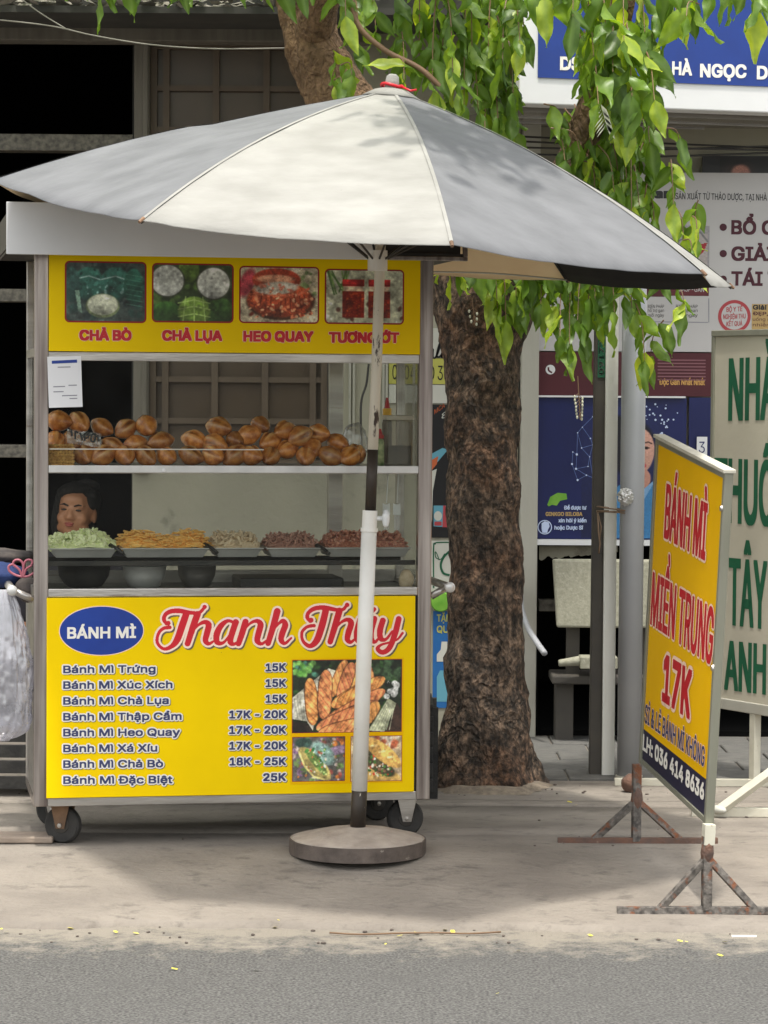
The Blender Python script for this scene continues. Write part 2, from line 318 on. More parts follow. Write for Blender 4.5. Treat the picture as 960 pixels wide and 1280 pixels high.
def meshobj(name, me, m, parent=None, smooth=False):
    o = bpy.data.objects.new(name, me); COL.objects.link(o)
    if m:
        for q in (m if isinstance(m, (list, tuple)) else [m]): me.materials.append(q)
    if parent: o.parent = parent
    if smooth: me.polygons.foreach_set('use_smooth', [True] * len(me.polygons))
    return o
def obj(name, bm, m, parent=None, smooth=False, bevel=0.0, center=False):
    bmesh.ops.recalc_face_normals(bm, faces=bm.faces)
    me = bpy.data.meshes.new(name); bm.to_mesh(me); bm.free()
    o = meshobj(name, me, m, parent, smooth)
    if bevel:
        b = o.modifiers.new('bevel', 'BEVEL'); b.width = bevel; b.segments = 2; b.limit_method = 'ANGLE'
    return o
def BM(): return bmesh.new()
def bx(bm, x0, x1, y0, y1, z0, z1, mi=0):
    v = [bm.verts.new(p) for p in ((x0, y0, z0), (x1, y0, z0), (x1, y1, z0), (x0, y1, z0), (x0, y0, z1), (x1, y0, z1), (x1, y1, z1), (x0, y1, z1))]
    for f in ((0, 3, 2, 1), (4, 5, 6, 7), (0, 1, 5, 4), (1, 2, 6, 5), (2, 3, 7, 6), (3, 0, 4, 7)):
        q = bm.faces.new([v[i] for i in f]); q.material_index = mi
    return bm
def box(name, x0, x1, y0, y1, z0, z1, m, parent=None, bevel=0.0):
    return obj(name, bx(BM(), x0, x1, y0, y1, z0, z1), m, parent, bevel=bevel)
def tube(bm, pts, rad, seg=10, cap=True, flat=1.0):
    pts = [Vector(p) for p in pts]; n = len(pts)
    rads = rad if isinstance(rad, (list, tuple)) else [rad] * n
    rings = []; prev = None
    for i, p in enumerate(pts):
        t = (pts[min(i + 1, n - 1)] - pts[max(i - 1, 0)]).normalized()
        if prev is None:
            a = Vector((0, 0, 1)) if abs(t.z) < .9 else Vector((1, 0, 0)); u = t.cross(a).normalized()
        else: u = (prev - t * prev.dot(t)).normalized()
        prev = u; v = t.cross(u)
        rings.append([bm.verts.new(p + (u * cos(2 * pi * k / seg) + v * sin(2 * pi * k / seg) * flat) * rads[i]) for k in range(seg)])
    for a, b in zip(rings, rings[1:]):
        for k in range(seg): bm.faces.new((a[k], a[(k + 1) % seg], b[(k + 1) % seg], b[k]))
    if cap: bm.faces.new(rings[0][::-1]); bm.faces.new(rings[-1])
    return bm
def lathe(bm, prof, seg=24, at=(0, 0, 0), axis='z'):
    at = Vector(at); rings = []
    for r, z in prof:
        if r < 1e-6: rings.append([bm.verts.new(at + _ax(0, 0, z, axis))]); continue
        rings.append([bm.verts.new(at + _ax(r * cos(2 * pi * k / seg), r * sin(2 * pi * k / seg), z, axis)) for k in range(seg)])
    for a, b in zip(rings, rings[1:]):
        for k in range(seg):
            k2 = (k + 1) % seg
            if len(a) == 1 and len(b) == 1: continue
            if len(a) == 1: bm.faces.new((a[0], b[k2], b[k]))
            elif len(b) == 1: bm.faces.new((a[k], a[k2], b[0]))
            else: bm.faces.new((a[k], a[k2], b[k2], b[k]))
    return bm
def _ax(x, y, z, axis):
    return Vector((x, y, z)) if axis == 'z' else (Vector((z, x, y)) if axis == 'x' else Vector((x, z, y)))
def beam(bm, a, b, w, d=None):
    """square bar from a to b"""
    a, b = Vector(a), Vector(b); d = d or w; t = (b - a).normalized()
    u = t.cross(Vector((0, 1, 0)));
    if u.length < .1: u = t.cross(Vector((1, 0, 0)))
    u.normalize(); v = t.cross(u).normalized()
    V = []
    for p in (a, b):
        for s, q in ((-1, -1), (1, -1), (1, 1), (-1, 1)): V.append(bm.verts.new(p + u * s * w / 2 + v * q * d / 2))
    for f in ((0, 1, 2, 3), (7, 6, 5, 4), (0, 4, 5, 1), (1, 5, 6, 2), (2, 6, 7, 3), (3, 7, 4, 0)): bm.faces.new([V[i] for i in f])
    return bm
def blob(bm, c, r, seg=12, ring=8, f=None, rot=None):
    c = Vector(c); r = Vector(r) if not isinstance(r, (int, float)) else Vector((r, r, r)); rows = []
    R = rot or Matrix.Identity(3)
    for i in range(ring + 1):
        th = pi * i / ring
        k = 1 if i in (0, ring) else seg
        row = []
        for j in range(k):
            ph = 2 * pi * j / seg; p = Vector((sin(th) * cos(ph) * r.x, sin(th) * sin(ph) * r.y, cos(th) * r.z))
            if f: p = f(p)
            row.append(bm.verts.new(c + R @ p))
        rows.append(row)
    for a, b in zip(rows, rows[1:]):
        for j in range(seg):
            j2 = (j + 1) % seg
            if len(a) == 1: bm.faces.new((a[0], b[j], b[j2]))
            elif len(b) == 1: bm.faces.new((a[j], b[0], a[j2]))
            else: bm.faces.new((a[j], b[j], b[j2], a[j2]))
    return bm
def flatpoly(bm, pts, y, t=0.0):
    """polygon in the local xz plane facing -y"""
    vs = [bm.verts.new((x, y, z)) for x, z in pts]; bm.faces.new(vs); return bm
def poly_obj(name, pts, y, m, parent):
    me = bpy.data.meshes.new(name); me.from_pydata([(x, y, z) for x, z in pts], [], [list(range(len(pts)))]); return meshobj(name, me, m, parent)
def rrect(x0, x1, z0, z1, r, n=5):
    out = []
    for cx, cz, a in ((x1 - r, z0 + r, -90), (x1 - r, z1 - r, 0), (x0 + r, z1 - r, 90), (x0 + r, z0 + r, 180)):
        for i in range(n + 1):
            t = radians(a + 90 * i / n); out.append((cx + r * cos(t), cz + r * sin(t)))
    return out
def ell(cx, cz, rx, rz, n=40): return [(cx + rx * cos(2 * pi * k / n), cz + rz * sin(2 * pi * k / n)) for k in range(n)]

# ---- flat lettering
_tc = {}
FONT = None
def load_font():
    global FONT
    import os
    p = os.path.join(bpy.utils.resource_path('LOCAL'), 'datafiles', 'fonts', 'Inter.woff2')     # Blender's own interface font
    try: FONT = bpy.data.fonts.load(p) if os.path.exists(p) else False
    except Exception: FONT = False
def _textmesh(s, off, asp=1.0):
    asp = round(asp, 2) if off > 0 else 1.0; k = (s, off, asp)
    if k in _tc: return _tc[k]
    if off > 0:      # heavier weight: shifted copies a hair apart in depth
        b, fs = _textmesh(s, 0); n = 16; co = []; F = []
        ring = [(0, 0)] + ([(off * x, off * y) for x in (-1, 0, 1) for y in (-1, 0, 1) if x or y] if off < .056 else [(off * cos(2 * pi * i / n), off * sin(2 * pi * i / n)) for i in range(n)])
        if off > .06: ring += [(off * .5 * cos(2 * pi * i / 8), off * .5 * sin(2 * pi * i / 8)) for i in range(8)]
        for i, (dx, dy) in enumerate(ring):
            q = b.copy(); q[:, 0] += dx; q[:, 1] += dy * asp; q[:, 2] = i * .00002; co.append(q); F += [[v + i * len(b) for v in f] for f in fs]
        _tc[k] = (np.concatenate(co), F); return _tc[k]
    if FONT is None: load_font()
    from mathutils.geometry import tessellate_polygon, interpolate_bezier
    cu = bpy.data.curves.new('txt', 'FONT'); cu.body = s; cu.size = 1; cu.font = FONT or cu.font
    o = bpy.data.objects.new('txt', cu); COL.objects.link(o)
    dg = bpy.context.evaluated_depsgraph_get(); cc = o.evaluated_get(dg).to_curve(dg); polys = []
    for sp in cc.splines:
        pts = []
        if sp.type == 'BEZIER':
            bp = sp.bezier_points; n = len(bp)
            for i in range(n):
                a, b = bp[i], bp[(i + 1) % n]; straight = (a.handle_right - a.co).cross(b.co - a.co).length < 1e-6 and (b.handle_left - b.co).cross(b.co - a.co).length < 1e-6
                q = [a.co, b.co] if straight else interpolate_bezier(a.co, a.handle_right, b.handle_left, b.co, 6)
                pts += [(v.x, v.y) for v in q[:-1]]
        else: pts = [(p.co.x, p.co.y) for p in sp.points]
        if len(pts) > 2: polys.append((pts, .5 * sum(pts[i][0] * pts[(i + 1) % len(pts)][1] - pts[(i + 1) % len(pts)][0] * pts[i][1] for i in range(len(pts)))))
    sg = -1 if max(polys, key=lambda q: abs(q[1]))[1] < 0 else 1
    def inside(p, poly):
        c = False
        for i in range(len(poly)):
            (xa, ya), (xb, yb) = poly[i], poly[i - 1]
            if (ya > p[1]) != (yb > p[1]) and p[0] < (xb - xa) * (p[1] - ya) / (yb - ya) + xa: c = not c
        return c
    outs = [q[0] for q in polys if q[1] * sg > 0]; holes = [q[0] for q in polys if q[1] * sg < 0]; co = []; fs = []
    for k_, po in enumerate(outs):
        hs_ = [h for h in holes if inside(h[0], po)]; loops = [[Vector((x, y, 0)) for x, y in l] for l in [po] + hs_]
        base = len(co); area = lambda l: abs(.5 * sum(l[i][0] * l[(i + 1) % len(l)][1] - l[(i + 1) % len(l)][0] * l[i][1] for i in range(len(l))))
        want = area(po) - sum(area(h) for h in hs_); best = None
        for ang in (0, .37, .9, 1.7, 2.6, 4.1):
            rl = [[Vector((v.x * cos(ang) - v.y * sin(ang), v.x * sin(ang) + v.y * cos(ang), 0)) for v in l] for l in loops]; flat = [v for l in rl for v in l]
            tr = tessellate_polygon(rl); ar = sum(abs((flat[b] - flat[a]).cross(flat[c] - flat[a]).z) / 2 for a, b, c in tr)
            if best is None or abs(ar - want) < best[0]: best = (abs(ar - want), tr)
            if best[0] < want * .005: break
        if best[0] > want * .01: print('tess', s, best[0] / want)
        co += [(x, y, (k_ % 3) * .000006) for l in [po] + hs_ for x, y in l]
        for t in best[1]:
            t = [base + i for i in t]; a, b, c = (co[i] for i in t)
            if (b[0] - a[0]) * (c[1] - a[1]) - (c[0] - a[0]) * (b[1] - a[1]) < 0: t = t[::-1]
            fs.append(t)
    co = np.array(co); bpy.data.objects.remove(o); bpy.data.curves.remove(cu)
    _tc[k] = (co, fs); return _tc[k]
CAPH = _textmesh('H', 0)[0][:, 1].max()
def text(name, s, x0, x1, zb, cap, y, m, parent, bold=.02, halo=None, halo_w=.05, shadow=None, z1=None, skew=0.0, name_halo='lettering_outline'):
    """lettering from x0 to x1, baseline zb (to z1 at the right end), cap height cap; flat faces in the plane y"""
    c0_, _ = _textmesh(s, 0); asp = min(3, (x1 - x0) / (c0_[:, 0].max() - c0_[:, 0].min() + 2 * bold) / (cap / CAPH)); co, fs = _textmesh(s, bold, asp); ref = co
    xa, xb = ref[:, 0].min(), ref[:, 0].max(); sx = (x1 - x0) / (xb - xa); sz = cap / (CAPH + 2 * bold * asp)
    z1 = zb if z1 is None else z1
    def put(co, fs, nm, mm, yy, dx=0, dz=0):
        X = x0 + (co[:, 0] - xa) * sx + dx; Z = zb + (z1 - zb) * (X - x0) / (x1 - x0) + (co[:, 1] + bold * asp) * sz + dz; X = X + skew * (Z - zb)
        me = bpy.data.meshes.new(nm); me.from_pydata(np.stack([X, yy + co[:, 2], Z], 1).tolist(), [], fs)
        return meshobj(nm, me, mm, parent)
    o = put(co, fs, name, m, y)
    if halo:
        co2, fs2 = _textmesh(s, bold + halo_w, asp); put(co2, fs2, name_halo, halo, y + .0006)
    if shadow:
        co2, fs2 = _textmesh(s, bold + (halo_w if halo else 0), asp); put(co2, fs2, 'lettering_shadow', shadow, y + .0011, .0025 * cap / .03, -.0025 * cap / .03)
    return o
def textpx(root, name, s, pxl, pyl, pxr, pyr, cappx, y, m, parent, **k):
    """baseline from pixel (pxl,pyl) to (pxr,pyr); cap height in pixels at the left end"""
    xa, za = loc(root, pxl, pyl, y); xb, zb = loc(root, pxr, pyr, y); _, zt = loc(root, pxl, pyl - cappx, y)
    return text(name, s, xa, xb, za, zt - za, y, m, parent, z1=zb, **k)

# ---- painted pictures (flat prints): colour grid meshes
class Canvas:
    def __init__(s, w, h, col): s.w, s.h = w, h; s.a = np.zeros((h, w, 3)); s.a[:] = col; s.Y, s.X = np.mgrid[0:h, 0:w] + .5; s.mask = np.ones((h, w), bool)
    def blend(s, k, col): k = np.clip(k, 0, 1)[..., None]; s.a = s.a * (1 - k) + np.array(col, float) * k
    def ell(s, cx, cy, rx, ry, rot, c, soft=.15, shade=0.0, c2=None):
        t = radians(rot); dx, dy = s.X - cx, s.Y - cy; u = (dx * cos(t) + dy * sin(t)) / rx; v = (-dx * sin(t) + dy * cos(t)) / ry
        d = np.sqrt(u * u + v * v); k = (1 - d) / soft
        col = np.array(c, float)[None, None] * (1 - shade * np.clip(v * .8 + .2, -1, 1))[..., None]
        kk = np.clip(k, 0, 1)[..., None]; s.a = s.a * (1 - kk) + col * kk; return u, v, d
    def stroke(s, pts, r, c, soft=1.0, taper=False):
        best = np.full(s.X.shape, 1e9)
        n = len(pts) - 1
        for i in range(n):
            (x0, y0), (x1, y1) = pts[i][:2], pts[i + 1][:2]; dx, dy = x1 - x0, y1 - y0; L = dx * dx + dy * dy + 1e-9
            t = np.clip(((s.X - x0) * dx + (s.Y - y0) * dy) / L, 0, 1)
            best = np.minimum(best, np.hypot(s.X - x0 - t * dx, s.Y - y0 - t * dy))
        s.blend((r - best) / soft + .5, c); return best
    def rect(s, x0, y0, x1, y1, c): s.a[int(y0):int(y1), int(x0):int(x1)] = c
    def poly(s, pts, c):
        ins = np.zeros(s.X.shape, bool); n = len(pts)
        for i in range(n):
            (x0, y0), (x1, y1) = pts[i], pts[(i + 1) % n]
            cond = ((y0 > s.Y) != (y1 > s.Y)); xi = (x1 - x0) * (s.Y - y0) / ((y1 - y0) or 1e-9) + x0
            ins ^= cond & (s.X < xi)
        s.a[ins] = c
    def noise(s, amp, k=3):
        h, w = s.h // k + 2, s.w // k + 2; n = rng.normal(0, 1, (h, w)); n = np.kron(n, np.ones((k, k)))[:s.h, :s.w]
        s.a = np.clip(s.a * (1 + amp * n[..., None]), 0, 255)
    def speck(s, n, cols, r=(1, 3), box=None):
        x0, y0, x1, y1 = box or (0, 0, s.w, s.h)
        for _ in range(n):
            rr = random.uniform(*r); s.ell(random.uniform(x0, x1), random.uniform(y0, y1), rr * random.uniform(.6, 1.8), rr, random.uniform(0, 180), random.choice(cols), .5)
    def soften(s):
        h, w = s.h, s.w; f = np.zeros((h, w))
        for k, am in ((22, .13), (9, .12), (4, .10)):
            n = rng.normal(0, 1, (h // k + 3, w // k + 3)); yy = np.arange(h) / k; xx = np.arange(w) / k; i = yy.astype(int); j = xx.astype(int); u = (yy - i)[:, None]; v = (xx - j)[None]; u = u * u * (3 - 2 * u); v = v * v * (3 - 2 * v)
            f += am * ((n[i][:, j] * (1 - v) + n[i][:, j + 1] * v) * (1 - u) + (n[i + 1][:, j] * (1 - v) + n[i + 1][:, j + 1] * v) * u)
        a = np.clip(s.a * 1.12 * (1 + f[..., None]), 0, 255); p = np.pad(a, ((1, 1), (1, 1), (0, 0)), 'edge')
        s.a = (p[1:-1, 1:-1] * 2 + p[:-2, 1:-1] + p[2:, 1:-1] + p[1:-1, :-2] + p[1:-1, 2:]) / 6
    def build(s, name, x0, x1, z0, z1, y, parent):
        if name == 'food_picture': s.soften()
        w, h = s.w, s.h; X, Y = np.meshgrid(np.linspace(x0, x1, w + 1), np.linspace(z1, z0, h + 1))
        co = np.stack([X.ravel(), np.full(X.size, y), Y.ravel()], 1)
        i = np.arange(h)[:, None] * (w + 1) + np.arange(w)[None]; F = np.stack([i, i + w + 1, i + w + 2, i + 1], -1)[s.mask]; cols = s.a[s.mask] / 255
        lc = np.where(cols <= .04045, cols / 12.92, ((np.clip(cols, 0, 1) + .055) / 1.055) ** 2.4)
        used, inv = np.unique(F.ravel(), return_inverse=True); co = co[used]; nf = len(F)
        me = bpy.data.meshes.new(name); me.vertices.add(len(co)); me.vertices.foreach_set('co', co.ravel())
        me.loops.add(nf * 4); me.loops.foreach_set('vertex_index', inv.ravel().astype(np.int32))
        me.polygons.add(nf); me.polygons.foreach_set('loop_start', np.arange(nf) * 4)
        at = me.attributes.new('Col', 'FLOAT_COLOR', 'FACE'); at.data.foreach_set('color', np.concatenate([lc, np.ones((nf, 1))], 1).ravel())
        me.update(calc_edges=True); me.validate()
        return meshobj(name, me, M['print'], parent)
def crom(pts, n=8):
    P = [np.array(p, float) for p in pts]; P = [2 * P[0] - P[1]] + P + [2 * P[-1] - P[-2]]; out = []
    for i in range(1, len(P) - 2):
        for k in range(n):
            t = k / n; a, b, c, d = P[i - 1:i + 3]
            out.append(tuple(.5 * ((2 * b) + (-a + c) * t + (2 * a - 5 * b + 4 * c - d) * t * t + (-a + 3 * b - 3 * c + d) * t ** 3)))
    out.append(tuple(P[-2])); return out

# ================================================================== SETTING
def gz(Y): return 0.0 if Y >= 9.75 else max(-.120, -.118 * (9.75 - Y) / .8)
ROAD_Z = -.132
bm = BM(); v = [bm.verts.new(p) for p in ((-120, -120, ROAD_Z), (120, -120, ROAD_Z), (120, 120, ROAD_Z), (-120, 120, ROAD_Z))]; bm.faces.new(v)
tag(obj('road', bm, M['asphalt']), kind='structure')
sw = thing('sidewalk', 'x', 'x'); del sw['label']; del sw['category']; sw['kind'] = 'structure'
def slab(y0, y1, jag=False, z=0.0):
    bm = BM(); nx = 420 if jag else 60; xs = np.concatenate([np.linspace(-14, -2, 30), np.linspace(-1.9, 2.4, nx), np.linspace(2.5, 14, 30)])
    ys = [y0, y0 + .015, y0 + .05, y0 + .12] + list(np.linspace(y0 + .2, y1, 12)) if jag else list(np.linspace(y0, y1, 5))
    g = []
    for x in xs:
        col = []
        e = 0
        if jag: e = .04 * mnoise.fractal(Vector((x * 2.2, 3.1, 0)), 1.0, 2.0, 5) + .018 * mnoise.noise(Vector((x * 26, 1, 0)))
        for j, Y in enumerate(ys):
            k = max(0, 1 - (Y - y0) / .2) if jag else 0
            zz = gz(Y) + z + (.0035 * mnoise.noise(Vector((x * 2, Y * 2, 5))))
            if jag and j == 0: zz = ROAD_Z - .01
            if jag and j == 1: zz = max(gz(Y), ROAD_Z + .002) + .001
            col.append(bm.verts.new((x, Y + e * k, zz)))
        g.append(col)
    for a, b in zip(g, g[1:]):
        for j in range(len(ys) - 1): bm.faces.new((a[j], b[j], b[j + 1], a[j + 1]))
    if not jag:   # turned-down edge in the joint
        for a, b in zip(g, g[1:]):
            for j in (0, len(ys) - 1):
                p, q = a[j], b[j]; r1 = bm.verts.new(p.co + Vector((0, 0, -.03))); r2 = bm.verts.new(q.co + Vector((0, 0, -.03))); bm.faces.new((p, q, r2, r1))
    return obj('concrete_slab', bm, M['sidewalk'], sw, smooth=True)
slab(8.95, 10.075, True); slab(10.09, 10.79); slab(10.805, 10.93, z=.004); slab(10.945, 13.05)
box('joint_bed', -14, 14, 9.9, 13.0, -.05, -.022, M['disc_rim'], sw)
# dark pavers of the forecourt, under the shops
pv = thing('forecourt_paving', 'x', 'x'); del pv['label']; del pv['category']; pv['kind'] = 'structure'
base_me = None; n = 0
for r in range(5):
    for c in range(9):
        x0 = .62 + c * .305 + (.15 if r % 2 else 0) - .15; y0 = 11.52 + r * .285
        if base_me is None:
            bm = bx(BM(), 0, .297, 0, .277, -.02, .012)
            bmesh.ops.bevel(bm, geom=[e for e in bm.edges if all(v.co.z > 0 for v in e.verts)], offset=.004, segments=1, affect='EDGES')
            o = obj('paver', bm, M['paver'], pv); base_me = o.data
        else: o = meshobj('paver', base_me, None, pv)
        o.location = (x0, y0, random.uniform(-.002, .002)); o.rotation_euler = (random.uniform(-.006, .006), random.uniform(-.006, .006), 0)
# soil ring at the tree foot
bm = BM(); c0 = AT(606, 985, 11.33); c0.z = 0
ctr = bm.verts.new((c0.x, c0.y, .03)); ring1 = []; ring2 = []
for k in range(48):
    t = 2 * pi * k / 48; r = .25 + .10 * mnoise.noise(Vector((cos(t) * 2, sin(t) * 2, 4)))
    ring1.append(bm.verts.new((c0.x + r * cos(t) * .8, c0.y + r * sin(t) * .8, .02))); ring2.append(bm.verts.new((c0.x + r * (1.05 + .25 * mnoise.noise(Vector((cos(t) * 4, sin(t) * 4, 9)))) * cos(t), c0.y + r * 1.0 * sin(t), .001)))
for k in range(48):
    k2 = (k + 1) % 48; bm.faces.new((ctr, ring1[k], ring1[k2])); bm.faces.new((ring1[k], ring2[k], ring2[k2], ring1[k2]))
tag(obj('soil_mound', bm, M['soil'], smooth=True), kind='stuff', label='sandy soil heaped round the foot of the tree', cat='soil')

# ------------------------------------------------------------------ shophouse front, plane Y = 13
YF = 13.0
def pr(px0, py0, px1, py1, Y=YF):
    a = AT(px0, (py0 + py1) / 2, Y); b = AT(px1, (py0 + py1) / 2, Y)
    z0 = AT((px0 + px1) / 2, py1, Y).z; z1 = AT((px0 + px1) / 2, py0, Y).z
    return a.x, b.x, z0, z1
def pbox(name, px0, py0, px1, py1, Y, depth, m, parent, bevel=0.0, zmin=None, zmax=None):
    x0, x1, z0, z1 = pr(px0, py0, px1, py1, Y)
    if zmin is not None: z0 = zmin
    if zmax is not None: z1 = zmax
    return box(name, x0, x1, Y, Y + depth, z0, z1, m, parent, bevel)
ZT = 5.2
house = thing('shophouse', 'old shophouse front with brown grid window and dark doorway behind the cart', 'house', (-1.0, 13.0, 0))
house.location = (0, 0, 0)
pbox('wall', 165, 592, 664, 925, YF, .18, M['wall_low'], house, zmin=-.02)
pbox('wall', 411, 30, 650, 590.5, YF + .004, .18, M['wall_cream'], house)
pbox('wall', -2200, 0, -160, 925, YF, .2, M['wall_cream'], house, zmin=-.02, zmax=ZT)
x0, x1, z0, z1 = pr(-160, 0, 660, 30, YF + .08)
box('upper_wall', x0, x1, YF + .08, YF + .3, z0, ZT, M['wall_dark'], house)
pbox('pillar', 651, 150, 673, 925, YF - .10, .3, M['pale_pillar'], house, .004, zmin=-.02)
pbox('gutter', -160, 31, 462, 51, YF - .12, .16, M['post_grey'], house, .006)
pbox('door_post', 167, 51.5, 186, 591, YF - .03, .15, M['post_grey'], house, .004)
pbox('post_moulding', 178, 51.5, 184, 591, YF - .042, .011, M['post_grey'], house, .002)
for y0, y1 in ((167, 188), (361, 377), (556, 572)):
    pbox('granite_ledge', -160, y0, 166.5, y1, YF - .02, .14, M['granite'], house, .004)
pbox('door_post', -172, 51.5, -160.5, 925, YF - .03, .15, M['post_grey'], house, .004, zmin=0)
# grid window
win = pbox('window', 187, 51.5, 410.5, 590, YF + .05, .03, M['pane_brown'], house)
for px in (187.5, 203, 265, 328, 388, 402): pbox('frame', px, 52, px + 8, 589, YF + .018, .03, M['shutter'], win)
for i, py in enumerate(range(54, 590, 52)): pbox('frame', 188, py + 1, 409, py + 8, YF + .022, .027, M['shutter'], win)
# pale curtain panels behind the cream wall part, cable
bm = BM()
for i, px in enumerate((436, 441, 478, 482, 516)):
    x0, x1, z0, z1 = pr(px, 320, px + 3, 590, YF - .012); bx(bm, x0, x1, YF - .012, YF + .003, z0, z1)
obj('wall_groove_strip', bm, M['pale_pillar'], house)
# dark rooms behind the openings (closed boxes, open to the street)
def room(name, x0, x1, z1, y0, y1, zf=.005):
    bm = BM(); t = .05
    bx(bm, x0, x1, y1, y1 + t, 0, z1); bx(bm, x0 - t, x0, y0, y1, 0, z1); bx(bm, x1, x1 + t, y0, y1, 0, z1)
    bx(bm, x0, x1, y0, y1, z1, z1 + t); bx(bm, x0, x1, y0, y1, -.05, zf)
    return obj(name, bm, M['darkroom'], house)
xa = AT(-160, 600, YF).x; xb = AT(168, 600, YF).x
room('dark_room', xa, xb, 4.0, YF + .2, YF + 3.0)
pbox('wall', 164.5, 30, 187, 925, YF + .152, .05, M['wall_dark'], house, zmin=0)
xc = AT(673, 600, YF).x
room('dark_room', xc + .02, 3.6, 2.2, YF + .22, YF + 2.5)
x0, x1, z0, z1 = pr(673, 160, 1500, 676, YF + .02)
box('wall', x0 - .02, 3.62, YF + .0, YF + .2, z0, 3.05, M['wall_cream'], house)
box('wall', 3.6, 9, YF, YF + .2, -.02, ZT, M['wall_cream'], house)
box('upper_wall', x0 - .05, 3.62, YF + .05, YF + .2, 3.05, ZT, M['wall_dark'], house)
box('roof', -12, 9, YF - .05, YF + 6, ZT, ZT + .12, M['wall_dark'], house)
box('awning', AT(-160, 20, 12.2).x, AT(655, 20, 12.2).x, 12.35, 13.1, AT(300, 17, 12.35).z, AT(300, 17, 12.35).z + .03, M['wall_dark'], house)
# torn strip below the blue poster, ledge inside
bm = BM(); top = []; bot = []
for i in range(41):
    px = 674 + i * (772 - 674) / 40; p = AT(px, 682.5, 12.99); yy = 699 + 5 * mnoise.noise(Vector((i * .33, 0, 0))) - (12 if 34 < i < 38 else 0) - i * .22 + 3 * mnoise.noise(Vector((i * 1.3, 5, 0))); q = AT(px, yy, 12.99)
    top.append((p.x, p.z)); bot.append((q.x, q.z))
for i in range(40):
    V = [bm.verts.new((x, 12.985, z)) for x, z in (bot[i], bot[i + 1], top[i + 1], top[i])]; W = [bm.verts.new(v.co + Vector((0, .012, 0))) for v in V]
    bm.faces.new(V); bm.faces.new(W[::-1]); bm.faces.new((V[0], W[0], W[1], V[1]))
obj('torn_plaster_edge', bm, M['wall_cream'], house)
pbox('granite_ledge', 674, 750, 704, 764, YF + .1, .1, M['granite'], house)

# litter of dry leaves on the awning
bm = BM()
for i in range(420):
    px = random.uniform(-40, 470); Y = random.uniform(12.33, 12.9); p = AT(px, 12 + random.gauss(0, 7), Y); p.z = AT(300, 17, 12.35).z + .03 + abs(random.gauss(0, .03))
    a = random.uniform(0, 6.3); s = random.uniform(.02, .06); u = Vector((cos(a), sin(a), random.uniform(-.5, .5))) * s; v = Vector((-sin(a), cos(a), random.uniform(-.8, .8))) * s * .5
    bm.faces.new([bm.verts.new(p + q) for q in (-u, -v, u, v)])
M['drylitter'] = mat('dry_leaf_litter', (.16, .15, .12, 1), (.30, .28, .25, 1), 20, .9)
tag(obj('dry_leaf_litter', bm, M['drylitter']), 'dry fallen leaves heaped along the dark awning edge', 'leaf litter', kind='stuff')

# cable strung across the house front
def cable(name, pts, r, m, label, cat, group=None):
    o = obj(name, tube(BM(), crom([tuple(p) for p in pts], 8), r, 6), m, smooth=True); return tag(o, label, cat, group)
cable('overhead_cable', [AT(-30, 22, 12.1), AT(60, 32, 12.1), AT(120, 45, 12.1), AT(190, 56, 12.1), AT(270, 61, 12.1), AT(372, 60, 12.1)], .0035, M['cord_dull'], 'pale cable sagging across the dark house front to the tree', 'cable')
cable('overhead_cable', [AT(20, -6, 12.15), AT(50, 16, 12.15), AT(84, 37, 12.11)], .003, M['cord_dull'], 'short pale cable running down into the long sagging one', 'cable')
cable('extension_cord', [AT(461, 455, 12.9), AT(458, 480, 12.9), AT(452, 500, 12.88), AT(451, 530, 12.86), AT(453, 575, 12.9)], .006, M['wire'], 'thin dark wire hanging in a bow on the cream wall', 'wire')

# ------------------------------------------------------------------ stickers on the cream wall between cart and tree
YS = YF - .004
def sheet(name, label, cat, px0, py0, px1, py1, Y, m, t=.004, bevel=0, group=None):
    """a thin board whose front face covers the pixel rectangle; local y = 0 is the front"""
    x0, x1, z0, z1 = pr(px0, py0, px1, py1, Y)
    r = thing(name, label, cat, (x0, Y, z0), group=group)
    box('board', 0, x1 - x0, 0, t, 0, z1 - z0, m, r, bevel)
    return r, x1 - x0, z1 - z0
r, W, H = sheet('white_script_sign', 'white wall sign with a black handwritten word above the yellow phone strip', 'sign', 486, 410, 575, 447, YF - .004, M['sticker_white'])
def stroke_strip(parent, name, pts, wd, y, m):
    """ribbon lettering stroke in the xz plane"""
    c = crom(pts, 6); bm = BM(); L = []
    for i, p in enumerate(c):
        a = c[max(i - 1, 0)]; b = c[min(i + 1, len(c) - 1)]; d = Vector((b[0] - a[0], b[1] - a[1])); d.normalize() if d.length else None
        L.append((bm.verts.new((p[0] - d.y * wd / 2, y, p[1] + d.x * wd / 2)), bm.verts.new((p[0] + d.y * wd / 2, y, p[1] - d.x * wd / 2))))
    for a, b in zip(L, L[1:]): bm.faces.new((a[0], a[1], b[1], b[0]))
    return obj(name, bm, m, parent)
def Lpx(r, pts, y): return [loc(r, a, b, y) for a, b in pts]
stroke_strip(r, 'lettering', Lpx(r, [(538, 447), (541, 436), (541, 446), (545, 446), (551, 430), (549, 431), (546, 444), (549, 446), (553, 442)], -.001), .009, -.001, M['black_ink'])
stroke_strip(r, 'lettering', Lpx(r, [(551, 446), (557, 432), (555, 431), (552, 446), (556, 445), (560, 440), (558, 437), (556, 443), (561, 446)], -.0016), .009, -.0016, M['black_ink'])
r, W, H = sheet('yellow_phone_sticker', 'yellow phone number strip seen through the cart glass and beside the trunk', 'sticker', 486, 448, 575, 480, YF - .004, M['sticker_yellow'])
textpx(r, 'lettering', '0904', 490.5, 474, 519, 474.5, 18, -.001, M['black_ink'], r, bold=.0)
textpx(r, 'lettering', '0', 535, 475, 543, 475, 18, -.001, M['black_ink'], r, bold=.0)
